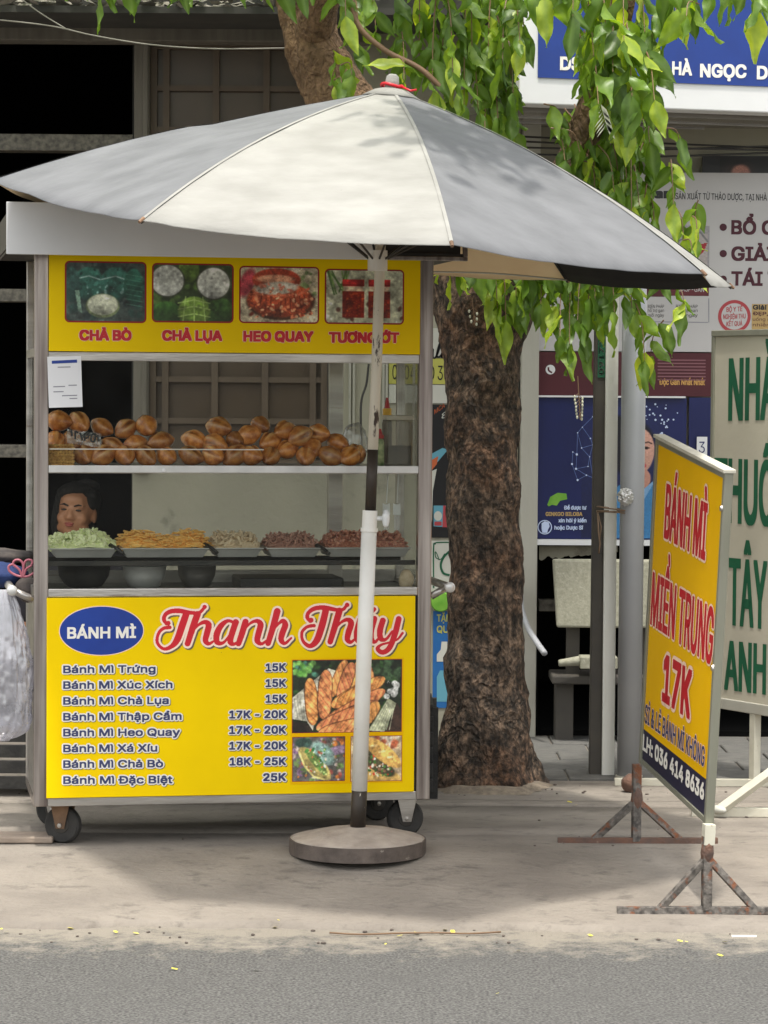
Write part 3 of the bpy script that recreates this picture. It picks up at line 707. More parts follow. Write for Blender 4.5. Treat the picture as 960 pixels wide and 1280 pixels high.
textpx(r, 'lettering', '37', 547, 475, 562, 475, 18, -.001, M['black_ink'], r, bold=.0)
r, W, H = sheet('white_notice', 'blank yellowish white notice under the phone number strip', 'notice', 486, 481, 559, 504, YF - .004, M['sticker_white'])
r, W, H = sheet('black_poster', 'narrow black poster with blue and orange slanted stripes beside the trunk', 'poster', 537, 506, 575, 672, YF - .004, M['black_ink'])
poly_obj('stripe', Lpx(r, [(538, 568), (553, 560), (560, 562), (538, 588)], -.001), -.001, M['sticker_cyan'], r)
poly_obj('stripe', Lpx(r, [(538, 576), (548, 570), (546, 580), (538, 590)], -.0015), -.0015, M['sticker_orange'], r)
poly_obj('white_patch', Lpx(r, [(537, 590), (546, 586), (541, 614), (540, 650), (537, 672)], -.001), -.001, M['sticker_white'], r)
poly_obj('flag_patch', Lpx(r, [(542, 632), (562, 632), (562, 659), (542, 658)], -.001), -.001, M['sticker_cyan'], r)
poly_obj('flag_patch', Lpx(r, [(543, 652), (552, 652), (552, 657), (543, 657)], -.0015), -.0015, M['poster_red'], r)
poly_obj('flag_patch', Lpx(r, [(554, 632), (557, 632), (560, 659), (553, 659)], -.0015), -.0015, M['poster_red'], r)
poly_obj('round_mark', [loc(r, 547.5 + 5 * cos(t), 645 + 6 * sin(t), -.002) for t in np.linspace(0, 2 * pi, 24, endpoint=False)], -.002, M['sticker_white'], r)
textpx(r, 'lettering', '8', 552, 524, 560, 520, 7, -.001, M['sticker_white'], r, bold=0)
textpx(r, 'lettering', 'MCA', 543, 518, 556, 509, 6, -.001, M['sticker_orange'], r, bold=0)
r, W, H = sheet('green_lined_sign', 'white wall sign with rounded green outline and a green curl', 'sign', 539, 676, 580, 740, YF - .004, M['sticker_white'])
stroke_strip(r, 'outline', Lpx(r, [(580, 678), (548, 678), (544, 680), (542, 684), (542, 735)], -.001), .006, -.001, M['green_ink'])
stroke_strip(r, 'leaf_mark', Lpx(r, [(549, 700), (546, 692), (544, 690), (545, 697), (551, 699), (556, 692), (552, 702)], -.0014), .004, -.0014, M['green_ink'])
stroke_strip(r, 'letter_curve', Lpx(r, [(563, 688), (555, 696), (551, 706), (554, 716), (562, 719)], -.0018), .010, -.0018, M['green_ink'])
r, W, H = sheet('blue_water_poster', 'narrow blue poster with pale bottle shapes low on the wall beside the trunk', 'poster', 541, 764, 572, 885, YF - .004, M['ad_blue'])
textpx(r, 'lettering', 'TẶNG', 546, 777, 570, 777, 9, -.001, M['sticker_yellow'], r); textpx(r, 'lettering', 'QUÀ', 546, 791, 568, 791, 9, -.001, M['sticker_yellow'], r)
poly_obj('bottle_mark', Lpx(r, [(546, 827), (546, 818), (551, 812), (552, 802), (559, 802), (560, 827)], -.001), -.001, M['sticker_white'], r)
poly_obj('bottle_mark', Lpx(r, [(546, 877), (546, 846), (550, 838), (560, 838), (562, 877)], -.001), -.001, M['sticker_cyan'], r)
a = AT(551, 752, YF - .02)
rr = thing('green_fruit_sticker', 'round green sticker on the wall above the blue poster', 'sticker', (a.x, a.y, a.z))
obj('disc', lathe(BM(), [(0, -.012), (.043, -.010), (.048, 0), (.048, .014), (0, .014)], 24, axis='y'), M['ginkgo'], rr)

# ------------------------------------------------------------------ pharmacy banner (grey-white) and posters
YB = 12.93
r, W, H = sheet('pharmacy_banner', 'large pale grey pharmacy banner with maroon bullet lines behind the parasol tip', 'banner', 674, 216, 1120, 440, YB, M['banner'], .02)
M_ = M['maroon_ink']
textpx(r, 'lettering', 'BỔ GAN', 914, 293, 1001, 294, 18, -.001, M_, r, bold=.028)
textpx(r, 'lettering', 'GIẢI ĐỘC', 914, 326, 1028, 327, 18, -.001, M_, r, bold=.028)
textpx(r, 'lettering', 'TÁI TẠO', 914, 357, 1006, 358, 18, -.001, M_, r, bold=.028)
for by in (284, 317, 349): poly_obj('bullet', [loc(r, 904 + 4.6 * cos(t), by + 4.6 * sin(t), -.001) for t in np.linspace(0, 2 * pi, 20, endpoint=False)], -.001, M_, r)
textpx(r, 'lettering', 'SẢN XUẤT TỪ THẢO DƯỢC, TẠI NHÀ MÁY', 844, 249, 975, 251, 8, -.001, M['black_ink'], r, bold=.012)
textpx(r, 'lettering', 'an', 818, 248, 840, 248, 12, -.001, M['black_ink'], r, bold=.04)
# red lettering box and medicine carton print
c = Canvas(40, 90, (150, 146, 150)); c.rect(0, 62, 40, 90, (92, 26, 36)); c.rect(2, 10, 38, 60, (168, 160, 158)); c.stroke([(6, 20), (30, 8), (38, 20)], 1, (110, 110, 112)); c.poly([(22, 24), (38, 22), (34, 34), (26, 40)], (150, 30, 40)); c.noise(.03, 2)
x0, z1 = loc(r, 840, 282, -.001); x1, z0 = loc(r, 886, 370, -.001); c.build('carton_print', x0, x1, z0, z1, -.001, r)
x0, z1 = loc(r, 808, 352, -.001); x1, z0 = loc(r, 839, 371, -.001); poly_obj('maroon_band', [(x0, z0), (x1, z0), (x1, z1), (x0, z1)], -.001, M['maroon'], r)
textpx(r, 'lettering', 'GASP-GAN', 848, 364, 880, 365, 6, -.0016, M['banner'], r, bold=.01)
stroke_strip(r, 'outline', Lpx(r, [(808, 402), (885, 403)], -.001), .004, -.001, M['grey_ink'])
stroke_strip(r, 'outline', Lpx(r, [(886, 373), (886, 403)], -.001), .004, -.001, M['grey_ink'])
for i, (a, b) in enumerate(((385, 'BIỆN PHÁP'), (390, 'hỗ trợ gan'), (396, 'mỗi ngày'))):
    textpx(r, 'lettering', b, 810, a, 830, a, 4, -.001, M['black_ink'], r, bold=0); textpx(r, 'lettering', b, 845, a, 872, a, 4, -.001, M['black_ink'], r, bold=0)
# round ministry stamp
cx, cz = loc(r, 918, 395.5, -.001); R0 = loc(r, 938.5, 395.5, -.001)[0] - cx
poly_obj('stamp_ring', ell(cx, cz, R0, R0), -.001, M['poster_red'], r); poly_obj('stamp_face', ell(cx, cz, R0 * .8, R0 * .8), -.0016, M['banner'], r)
for i, s_ in enumerate(('BỘ Y TẾ', 'NGHIỆM THU', 'KẾT QUẢ')):
    textpx(r, 'lettering', s_, (908, 904, 908)[i], (390, 399, 408)[i], (928, 932, 928)[i], (389, 398, 407)[i], 6, -.0022, M['poster_red'], r, bold=.02)
x0, z1 = loc(r, 940, 380, -.001); x1, z0 = loc(r, 1010, 413, -.001); poly_obj('tan_panel', [(x0, z0), (x1, z0), (x1, z1), (x0, z1)], -.001, M['poster_tan'], r)
textpx(r, 'lettering', 'Giải Độc Gan', 941, 387, 1000, 388, 6, -.0016, M['black_ink'], r, bold=.03)
textpx(r, 'lettering', 'ĐẸP, KẾT HỢP', 941, 394, 1000, 395, 4.5, -.0016, M_, r); textpx(r, 'lettering', 'uống ngay sau khi', 941, 401, 1000, 401, 4, -.0016, M_, r, bold=0); textpx(r, 'lettering', 'nhiễm độc gan', 941, 408, 1000, 408, 4, -.0016, M_, r, bold=0)

r, W, H = sheet('maroon_poster', 'dark maroon poster strip with gold slogan above the blue posters', 'poster', 673, 440.5, 900, 495, YB + .004, M['maroon'], .016)
for i in range(7): stroke_strip(r, 'small_print', Lpx(r, [(822, 450 + i * 4.1), (882, 450.4 + i * 4.1)], -.001), .006, -.001, M['maroon_line'])
textpx(r, 'lettering', 'Độc Gan Nhất Nhất', 824, 481, 881, 481.5, 7.5, -.001, M['poster_gold'], r, bold=.03)
poly_obj('phone_mark', [loc(r, 688 + 6 * cos(t), 462 + 6 * sin(t), -.001) for t in np.linspace(0, 2 * pi, 24, endpoint=False)], -.001, M['billwhite'], r)
stroke_strip(r, 'phone_mark', Lpx(r, [(685.5, 459), (686, 463), (690, 466)], -.0016), .008, -.0016, M['maroon'])

r, W, H = sheet('ginkgo_poster', 'deep blue ginkgo poster with dotted network and woman in blue shirt', 'poster', 671, 497, 857.5, 674, YB, M['poster_blue'], .02)
# printed woman, head and shoulder
c = Canvas(90, 176, (24, 34, 86)); yy = np.linspace(0, 1, 176)[:, None, None]; c.a = c.a * (1 - .25 * yy)
c.ell(58, 56, 27, 40, 8, (14, 14, 26)); c.ell(64, 60, 20, 33, 4, (196, 150, 134), .06, .12); c.ell(38, 44, 26, 34, 20, (14, 14, 26), .1)
c.ell(58, 56, 4, 1.8, 0, (40, 26, 26)); c.ell(74, 55, 4, 1.8, 0, (40, 26, 26)); c.stroke([(52, 50), (58, 48), (63, 50)], .8, (50, 34, 32)); c.stroke([(70, 49), (76, 47), (80, 49)], .8, (50, 34, 32))
c.ell(67, 66, 4, 3, 0, (176, 124, 108)); c.ell(66, 79, 9, 4.5, -4, (168, 60, 66)); c.ell(66, 78.5, 7, 1.8, -4, (232, 220, 214)); c.ell(70, 96, 10, 14, 0, (176, 128, 112), .1)
c.poly([(20, 176), (28, 118), (52, 98), (70, 112), (86, 96), (90, 100), (90, 176)], (56, 116, 164)); c.poly([(52, 98), (66, 124), (70, 112)], (120, 160, 196)); c.poly([(86, 96), (72, 124), (70, 112)], (110, 150, 188)); c.noise(.03, 2)
x0, z1 = loc(r, 728, 508, -.001); x1, z0 = loc(r, 824, 673, -.001); c.build('portrait_print', x0, x1, z0, z1, -.001, r)
nodes = [(741, 521), (728, 534), (722, 541), (738, 548), (741, 556), (721, 568), (716, 565), (737, 571), (720, 586), (733, 594), (722, 600), (741, 597), (715, 580), (727, 560), (735, 583)]
for a, b in ((0, 1), (1, 2), (2, 5), (3, 4), (4, 13), (13, 2), (5, 6), (6, 12), (12, 10), (10, 9), (9, 11), (11, 7), (7, 4), (7, 14), (14, 8), (8, 5), (13, 7), (3, 1), (8, 9)):
    stroke_strip(r, 'network_line', Lpx(r, [nodes[a], nodes[b]], -.002), .0022, -.002, M['poster_line'])
for i in range(46):
    nodes.append((random.gauss(822, 13), random.gauss(530, 15)))
for (a, b) in nodes:
    if b < 502 or a > 855 or (b > 528 and 770 < a < 822): continue
    q = random.uniform(.6, 1.5); poly_obj('network_dot', [loc(r, a + q * cos(t), b + q * sin(t), -.0025) for t in np.linspace(0, 2 * pi, 8, endpoint=False)], -.0025, M['poster_dot'], r)
poly_obj('ginkgo_leaf_mark', Lpx(r, [(684, 631), (688, 621), (697, 616), (708, 617), (709, 624), (700, 626), (696, 632), (690, 631), (686, 633)], -.001), -.001, M['ginkgo'], r)
for s_, xl, xr, yb, mm in (('Để được tư', 705, 733, 637, 'poster_dot'), ('GINKGO BILOBA', 682, 728, 645, 'poster_tan'), ('xin hỏi ý kiến', 698, 733, 653, 'poster_dot'), ('hoặc Dược Sĩ', 693, 729, 662, 'poster_dot')):
    textpx(r, 'lettering', s_, xl, yb, xr, yb, 5, -.0035, M[mm], r, bold=.03)
poly_obj('head_mark', [loc(r, 681 + 9 * cos(t), 659 + 9 * sin(t), -.001) for t in np.linspace(0, 2 * pi, 28, endpoint=False)], -.001, M['poster_dot'], r)
poly_obj('head_mark', [loc(r, 681 + 7.8 * cos(t), 659 + 7.8 * sin(t), -.0015) for t in np.linspace(0, 2 * pi, 28, endpoint=False)], -.0015, M['poster_blue'], r)
poly_obj('head_mark', Lpx(r, [(677, 654), (681, 651.5), (686, 653), (687, 658), (685, 662), (684, 666), (678, 666), (677, 661)], -.002), -.002, M['poster_dot'], r)
pbox('poster_frame', 665.5, 498, 670.5, 683, YB - .02, .05, M['billwhite'], r); fr_ = r.children[-1]
for nm, a in (('poster_frame', (665.5, 675, 905, 682)), ('poster_frame', (671, 494.8, 857, 497))):
    pbox(nm, *a, YB - .02, .045, M['billwhite'], r)
for q in r.children:
    if q.name.startswith('poster_frame'): q.location = -Vector(r.location)
r, W, H = sheet('blue_side_poster', 'narrow plain blue poster right of the white divider strip', 'poster', 860.5, 497, 905, 674, YB, M['poster_blue'], .02)
r, W, H = sheet('number_card', 'small white card with the number 3 pinned at the blue poster edge', 'card', 871, 546, 884, 572, YB - .02, M['billwhite'], .004)
textpx(r, 'lettering', '3', 873.5, 566, 881, 566, 14, -.001, M['ink'], r, bold=0)

# ------------------------------------------------------------------ blue billboard above, turned away a little
a = AT(649, 129.5, 12.15)
bb = thing('pharmacy_billboard', 'blue billboard with white lettering and wide white border over the shop', 'billboard', (a.x, a.y, a.z), (0, 0, radians(16)))
Wb = 3.2; Hb = 1.5
_, zb1 = loc(bb, 672, 97, 0); xb0, _ = loc(bb, 672, 97, 0)
box('border_frame', 0, Wb, 0, .14, 0, Hb, M['billwhite'], bb, .006)
box('blue_face', xb0, Wb - .08, -.006, -.0005, zb1, Hb - .05, M['billblue'], bb)
textpx(bb, 'lettering', 'DS', 700, 87.5, 727, 88.5, 17, -.008, M['white'], bb, bold=.035)
for s_, xa_, xb_, yb in (('HÀ', 840, 865, 94), ('NGỌC', 875, 933, 97), ('DUNG', 946, 1005, 99.5)): textpx(bb, 'lettering', s_, xa_, yb - .4, xb_, yb + .6, 17, -.008, M['white'], bb, bold=.03)
box('soffit', .02, Wb - .02, .141, 1.1, -.02, .02, M['soffit'], bb)
for i in range(3):
    q = box('soffit_seam', .02, Wb - .02, .35 + .22 * i, .36 + .22 * i, -.026, -.0205, M['steel'], bb)
# mirrored smear of signage on the soffit is left to the gloss itself
for i, (y0, y1, y2) in enumerate(((176, 184, 188), (184, 187, 182), (192, 196, 190), (170, 178, 186))):
    cable('sagging_cable', [AT(640, y0, 12.7), AT(800, y1, 12.7 + i * .03), AT(990, y2, 12.75)], .005, M['wire'], ('uppermost dark cable under the billboard', 'dark cable under the billboard that crosses the others', 'lowest dark cable just above the pale grey banner', 'dark cable sloping down below the billboard soffit')[i], 'cable', 'cables under the billboard')
r, W, H = sheet('dark_portrait_poster', 'dark poster with a person\'s hair and brow showing above the grey banner', 'poster', 878, 195, 1010, 217, 12.955, M['black_ink'], .01)
c = Canvas(60, 20, (10, 9, 10)); c.ell(24, 18, 26, 16, 0, (40, 26, 24), .4); c.ell(26, 20, 14, 12, 0, (176, 120, 104), .3); c.ell(22, 5, 16, 5, -10, (20, 14, 14), .5); c.noise(.06, 1)
x0, z1 = loc(r, 900, 196, -.001); x1, z0 = loc(r, 960, 216.5, -.001); c.build('portrait_print', x0, x1, z0, z1, -.001, r)

# ------------------------------------------------------------------ terrazzo bench in the dark opening
YT = 12.72
x0, x1, z0, z1 = pr(691, 700, 828, 785, YT)
tb = thing('terrazzo_bench', 'speckled terrazzo bench with square backrest under the blue poster', 'bench', ((x0 + x1) / 2, YT, 0))
hw = (x1 - x0) / 2; bm = BM()
vs = [bm.verts.new(p) for p in ((-hw + .02, 0, z0), (hw - .02, 0, z0), (hw, .03, z1), (-hw, .03, z1), (-hw + .02, .05, z0), (hw - .02, .05, z0), (hw, .08, z1), (-hw, .08, z1))]
for f in ((0, 1, 2, 3), (7, 6, 5, 4), (0, 4, 5, 1), (1, 5, 6, 2), (2, 6, 7, 3), (3, 7, 4, 0)): bm.faces.new([vs[i] for i in f])
obj('backrest', bm, M['terrazzo'], tb, bevel=.01)
za = AT(720, 828, YT).z
box('seat', -hw, hw, -.01, .28, za - .10, za - .06, M['dark_post'], tb, .008)
for s in (-1, 1): box('leg', s * hw * .75 - .04, s * hw * .75 + .04, .06, .22, 0, za - .10, M['dark_post'], tb)
for s in (-1, 1): box('back_support', s * hw * .6 - .03, s * hw * .6 + .03, .085, .12, za - .06, z0 + .05, M['dark_post'], tb)
a = AT(698, 829, YT - .05); b = AT(733, 826, YT - .05)
arm = BM(); tube(arm, [(a.x - tb.location.x, -.05, a.z), (b.x - tb.location.x - .03, -.05, b.z)], [.016, .024], 10)
bx(arm, b.x - tb.location.x - .03, b.x - tb.location.x + .14, -.08, .05, b.z - .035, b.z + .02); obj('armrest', arm, M['terrazzo'], tb, bevel=.006)
# curved grey conduit leaving the pillar
cable('bent_conduit', [AT(651, 735, 12.87), AT(652, 760, 12.86), AT(660, 785, 12.8), AT(671, 803, 12.7), AT(681, 817, 12.62)], .014, M['pvc'], 'bent grey plastic conduit sticking out beside the tree trunk', 'pipe')

# ================================================================== TREE
TB = Vector((AT(605, 985, 11.42).x, 11.42, 0.0))
tree = thing('street_tree', 'rough brown street tree forking behind the parasol with drooping green leaves', 'tree', tuple(TB))
def limb(bm, pts, rads, seg=40, sub=10, flare=None, amp=.012, seed=0):
    P = crom([tuple(p) for p in pts], sub); R = np.interp(np.linspace(0, len(pts) - 1, len(P)), range(len(pts)), rads)
    rings = []; prev = None
    for i, p in enumerate(P):
        p = Vector(p); t = (Vector(P[min(i + 1, len(P) - 1)]) - Vector(P[max(i - 1, 0)])).normalized()
        u = Vector((1, 0, 0)); u = (u - t * u.dot(t)).normalized(); v = t.cross(u); ring = []
        for k in range(seg):
            a = 2 * pi * k / seg; d = u * cos(a) + v * sin(a); r = R[i]
            if flare:
                f = max(0, 1 - p.z / flare); r *= 1 + f * f * (.12 + .20 * max(0, sin(a * 5 + 1.0)) ** 2)
            q = p + d * r
            q += d * (amp * 2.2 * mnoise.fractal(Vector((q.x * 7, q.y * 7, q.z * 5 + seed)), 1.0, 2.0, 5) + amp * .5 * mnoise.noise(q * 34))
            ring.append(bm.verts.new(q))
        rings.append(ring)
    for a, b in zip(rings, rings[1:]):
        for k in range(seg): bm.faces.new((a[k], a[(k + 1) % seg], b[(k + 1) % seg], b[k]))
    bm.faces.new(rings[0][::-1]); bm.faces.new(rings[-1]); return bm
def tl(px, py, Y): return AT(px, py, Y) - TB
sc = 11.42 / FPX
T0 = [Vector((0, 0, -.05)), tl(606, 960, 11.42), tl(607, 900, 11.42), tl(608, 800, 11.42), tl(606, 700, 11.42), tl(604, 600, 11.42), tl(602, 500, 11.42), tl(600, 430, 11.42), tl(598, 380, 11.43), tl(585, 335, 11.45), tl(540, 270, 11.5), tl(480, 190, 11.55), tl(415, 110, 11.6), tl(385, 40, 11.65), tl(375, -40, 11.7), tl(360, -160, 11.7)]
R0_ = [68, 62, 54, 47, 46, 46, 46, 50, 56, 52, 44, 42, 38, 35, 34, 30]
bm = BM(); limb(bm, T0, [r * sc for r in R0_], 56, 14, flare=.32, amp=.011)
# root toes
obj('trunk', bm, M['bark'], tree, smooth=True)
bm = BM(); limb(bm, [tl(612, 440, 11.42), tl(634, 380, 11.40), tl(668, 320, 11.36), tl(700, 250, 11.3), tl(735, 150, 11.2), tl(765, 60, 11.1), tl(790, -60, 11.0)], [r * sc for r in (36, 37, 33, 26, 20, 17, 14)], 36, 10, amp=.01, seed=9)
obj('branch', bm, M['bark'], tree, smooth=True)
bm = BM()
limb(bm, [tl(388, 60, 11.65), tl(420, -40, 11.3), tl(500, -90, 11.0), tl(620, -120, 10.9), tl(760, -140, 10.8)], [r * sc for r in (26, 22, 18, 14, 10)], 16, 6, amp=.006, seed=4)
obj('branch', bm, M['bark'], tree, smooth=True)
bm = BM(); tube(bm, crom([tuple(tl(437, -20, 11.0)), tuple(tl(447, 30, 11)), tuple(tl(480, 62, 11)), tuple(tl(515, 80, 11)), tuple(tl(533, 92, 11)), tuple(tl(556, 114, 11))], 6), .011, 8); obj('bare_branch', bm, M['twig'], tree, smooth=True)

# leaves: shared shapes, hung along drooping twigs
def leaf_shape(seed, wid=.21, wave=.03, fold=.25, curl=.25):
    rs = random.Random(seed); n = 8; co = []; fs = []; rib = []
    ph = rs.uniform(0, 6); tw = rs.uniform(-.35, .35); ben = rs.uniform(-.12, .12)
    for i in range(n + 1):
        t = i / n
        wv = wid * (sin(pi * min(1, t * 1.04) ** .78) ** .85) * (1 - .25 * t) if 0 < t < 1 else .006
        z = -t; y = curl * t * t * .5 + .01 * sin(t * 9 + ph)
        for s, kk in ((-1, 1), (-.5, .5), (0, 0), (.5, .5), (1, 1)):
            x = s * wv; yy = y + abs(s) * wv * fold + kk * wave * sin(t * 11 + ph + (2 if s > 0 else 0)) + tw * x * t * 1.5
            co.append((x + ben * t * t, yy, z)); rib.append(1.0 if s == 0 else (.12 if kk == .5 else 0))
    for i in range(n):
        for j in range(4):
            a = i * 5 + j; fs.append((a, a + 1, a + 6, a + 5))
    me = bpy.data.meshes.new('leaf'); me.from_pydata(co, [], fs); me.materials.append(M['leaf'])
    at = me.attributes.new('rib', 'FLOAT', 'POINT'); at.data.foreach_set('value', rib)
    me.polygons.foreach_set('use_smooth', [True] * len(me.polygons)); return me
LEAF = [leaf_shape(100 + i, wid=random.uniform(.17, .25), wave=random.uniform(.03, .08), fold=random.uniform(.1, .5), curl=random.uniform(-.3, .4)) for i in range(10)]
leaf_pos = []    # (point, length, rotation)
def twig(x0, y0, Y0, x1, y1, Y1, step=17, L=(46, 66), spread=32, bare=.0):
    L = (L[0] * .56, L[1] * .84); step *= .68; twb = BM(); x0 += random.uniform(-16, 16)
    p0, p1 = tl(x0, y0, Y0), tl(x1, y1, Y1); n = max(2, int(abs(y1 - y0) / step)); mid = (p0 + p1) / 2 + Vector(((p1.x - p0.x) * .25, 0, .03))
    pts = crom([tuple(p0), tuple(mid), tuple(p1)], 5); tube(twb, pts, [.0032 - .0018 * i / len(pts) for i in range(len(pts))], 5)
    for i in range(n):
        t = bare + (1 - bare) * (i + .5) / n; k = t * (len(pts) - 1); a = int(k); b = min(a + 1, len(pts) - 1); p = Vector(pts[a]).lerp(Vector(pts[b]), k - a)
        side = 1 if i % 2 else -1; ln = random.uniform(*L) * sc
        tilt = radians(side * random.uniform(-6, spread * 1.35)); yaw = radians(random.gauss(0, 62)); pit = radians(random.uniform(-40, 42))
        e = (Matrix.Rotation(tilt, 3, 'Y') @ Matrix.Rotation(pit, 3, 'X') @ Matrix.Rotation(yaw, 3, 'Z'))
        st = e @ Vector((0, 0, -1)); st = (st + Vector((side * .5, 0, 0))).normalized() * .012
        leaf_pos.append((p + Vector((side * .006, random.uniform(-.01, .01), 0)), ln, e))
    obj('twig', twb, M['twig'], tree)
    leaf_pos.append((Vector(pts[-1]), random.uniform(*L) * sc, Matrix.Rotation(radians(random.uniform(-15, 15)), 3, 'Y') @ Matrix.Rotation(radians(random.gauss(0, 40)), 3, 'Z')))
rs_ = random.uniform
# behind the parasol crown
for x, y0, y1 in ((432, -30, 20), (448, -20, 60), (470, -30, 40), (497, -10, 90), (505, 40, 100), (524, -30, 70), (540, -20, 110), (552, 20, 100), (566, -30, 90), (580, 10, 130), (590, -20, 60), (598, 40, 140), (610, -30, 90), (618, 60, 160), (628, -20, 80), (640, 20, 140), (650, -30, 50), (420, 60, 100), (560, 70, 120), (640, 90, 170), (655, -20, 40), (606, 120, 170)):
    twig(x - rs_(0, 14), y0, rs_(11.0, 11.3), x, y1, rs_(10.9, 11.2), 16)
for x, y in ((440, 100), (505, 96), (428, 118)):
    twig(x - 16, y - 18, 11.0, x, y - 6, 10.95, 9, spread=70)
# right hand curtain in front of the billboard
for x, y0, y1 in ((716, -40, 20), (742, -30, 70), (748, 40, 130), (757, -40, 30), (766, 0, 90), (772, 50, 150), (780, -40, 50), (790, 20, 120), (797, 60, 140), (806, -40, 40), (815, 20, 110), (818, 60, 125), (735, -20, 40), (760, 60, 130), (785, 90, 160), (845, -40, 20), (868, -40, 0), (890, -40, -10), (912, -45, -14), (942, -40, 10), (955, -45, -10), (828, -30, 20), (680, -40, -5), (668, -40, -15), (858, 5, 20)):
    twig(x - rs_(-6, 14), y0, rs_(10.7, 11.2), x, y1, rs_(10.6, 11.0), 17, (50, 78))
# middle right, spilling behind the parasol edge
for x, y0, y1 in ((700, 130, 160), (716, 140, 190), (706, 170, 200), (738, 150, 220), (752, 170, 250), (768, 180, 240), (776, 150, 270), (790, 200, 280), (804, 230, 300), (745, 200, 230), (818, 240, 310), (725, 160, 190), (760, 210, 260), (785, 140, 190), (812, 160, 178), (850, 160, 185), (842, 200, 255), (868, 250, 290), (855, 262, 300)):
    twig(x - rs_(0, 22), y0, rs_(10.9, 11.4), x, y1, rs_(10.9, 11.3), 15, (42, 62))
# below the parasol, in front of the trunk fork
for x, y0, y1 in ((562, 300, 335), (578, 300, 340), (594, 310, 330), (610, 300, 335), (622, 320, 385), (632, 330, 400), (645, 320, 370), (655, 330, 385), (668, 310, 365), (676, 330, 380), (690, 320, 390), (700, 330, 420), (712, 340, 430), (722, 330, 400), (733, 340, 425), (744, 330, 390), (754, 310, 370), (768, 320, 390), (780, 320, 370), (790, 330, 385), (806, 370, 450), (812, 400, 455), (660, 310, 345), (684, 310, 345), (708, 310, 350), (728, 310, 345)):
    twig(x - rs_(-4, 12), y0, rs_(10.95, 11.15), x, y1, rs_(10.9, 11.1), 17, (48, 66))
for x, y0, y1, L in ((829, 330, 352, 50), (856, 360, 386, 55), (866, 300, 320, 52), (872, 270, 300, 50)):
    twig(x - 6, y0, 10.95, x, y1, 10.9, 30, (L, L + 4))
for _ in range(16):
    x = rs_(694, 812); y = rs_(120, 190); twig(x, y, rs_(11.1, 11.5), x + rs_(-8, 22), y + rs_(50, 95), rs_(11.0, 11.4), 14, (42, 62))
for _ in range(12):
    x = rs_(724, 826); y = rs_(-30, 50); twig(x, y, rs_(11.0, 11.4), x + rs_(-8, 12), y + rs_(60, 100), rs_(10.9, 11.3), 15, (46, 70))
for _ in range(10):
    x = rs_(560, 640); y = rs_(-20, 90); twig(x, y, rs_(11.1, 11.5), x + rs_(-8, 12), y + rs_(50, 80), rs_(11.0, 11.4), 15, (42, 62))
# upper left strays
for x, y0 in ((18, -50), (118, -20), (138, -34), (156, -30), (222, -28), (236, -30), (325, -34), (372, -40), (385, -45), (60, -50), (90, -44), (180, -52), (255, -44), (285, -50), (345, -30), (30, -44), (205, -50)):
    twig(x, y0 - 20, 10.8, x + 3, y0, 10.8, 30, (52, 72))
random.shuffle(leaf_pos)
def _show(q):      # how large a leaf shows: inside the frame, near, long
    w_ = q[0] + TB; d = w_ - CAM; px = 480 + FPX * d.dot(RX) / d.dot(fw); py = 640 - FPX * d.dot(UX) / d.dot(fw)
    return (1 if 0 < px < 960 and -20 < py < 500 else 0) * q[1] / w_.y ** 2 * (1 if w_.y < 11.15 else .75)
vis = sorted(leaf_pos, key=_show, reverse=True)
for p, ln, e in vis[:299]:
    o = meshobj('leaf', random.choice(LEAF), None, tree); o.matrix_basis = Matrix.Translation(p) @ e.to_4x4() @ Matrix.Scale(ln, 4)
# the rest joined, and the crown above the frame that shades the place
def joined(name, items, label=None):
    co = []; fs = []; rib = []; mats = []
    for p, ln, e in items:
        me = random.choice(LEAF); k = len(co)
        A = np.zeros(len(me.vertices) * 3); me.vertices.foreach_get('co', A); A = A.reshape(-1, 3) * ln @ np.array(e).T + np.array(p); co += A.tolist()
        fs += [tuple(k + i for i in q.vertices) for q in me.polygons]; rr_ = np.zeros(len(me.vertices)); me.attributes['rib'].data.foreach_get('value', rr_); rib += rr_.tolist()
    me = bpy.data.meshes.new(name); me.from_pydata(co, [], fs); at = me.attributes.new('rib', 'FLOAT', 'POINT'); at.data.foreach_set('value', rib)
    o = meshobj(name, me, M['leaf'], tree, smooth=True); o['kind'] = 'stuff'; return o
rest = vis[299:]
for k in range(3):
    if rest[k::3]: joined('foliage', rest[k::3])
hi = []
for i in range(2600):
    a = rs_(0, 1); Y = rs_(9.3, 13.0); X = rs_(-2.6, 2.0); z = 3.75 + .35 * mnoise.noise(Vector((X * 1.1, Y * 1.1, 0))) + rs_(0, 1.3)
    if mnoise.noise(Vector((X * 1.2, Y * 1.2, 7))) < (-.3 if X < .3 else .34) + (.25 if Y < 9.9 else 0): continue
    e = Matrix.Rotation(rs_(-.6, .6), 3, 'Y') @ Matrix.Rotation(rs_(-.6, .6), 3, 'X') @ Matrix.Rotation(rs_(0, 6.3), 3, 'Z')
    hi.append((Vector((X, Y, z)) - TB, rs_(.15, .22), e))
for i in range(150):      # the bough over the front of the parasol
    q = random.random(); e = Matrix.Rotation(rs_(-.9, .9), 3, 'Y') @ Matrix.Rotation(rs_(-.9, .9), 3, 'X') @ Matrix.Rotation(rs_(0, 6.3), 3, 'Z')
    hi.append((Vector((.02 + .50 * q + random.gauss(0, .08), 9.0 + .2 * q + random.gauss(0, .16), 3.12 + rs_(0, .45))) - TB, rs_(.15, .22), e))
joined('crown', hi)
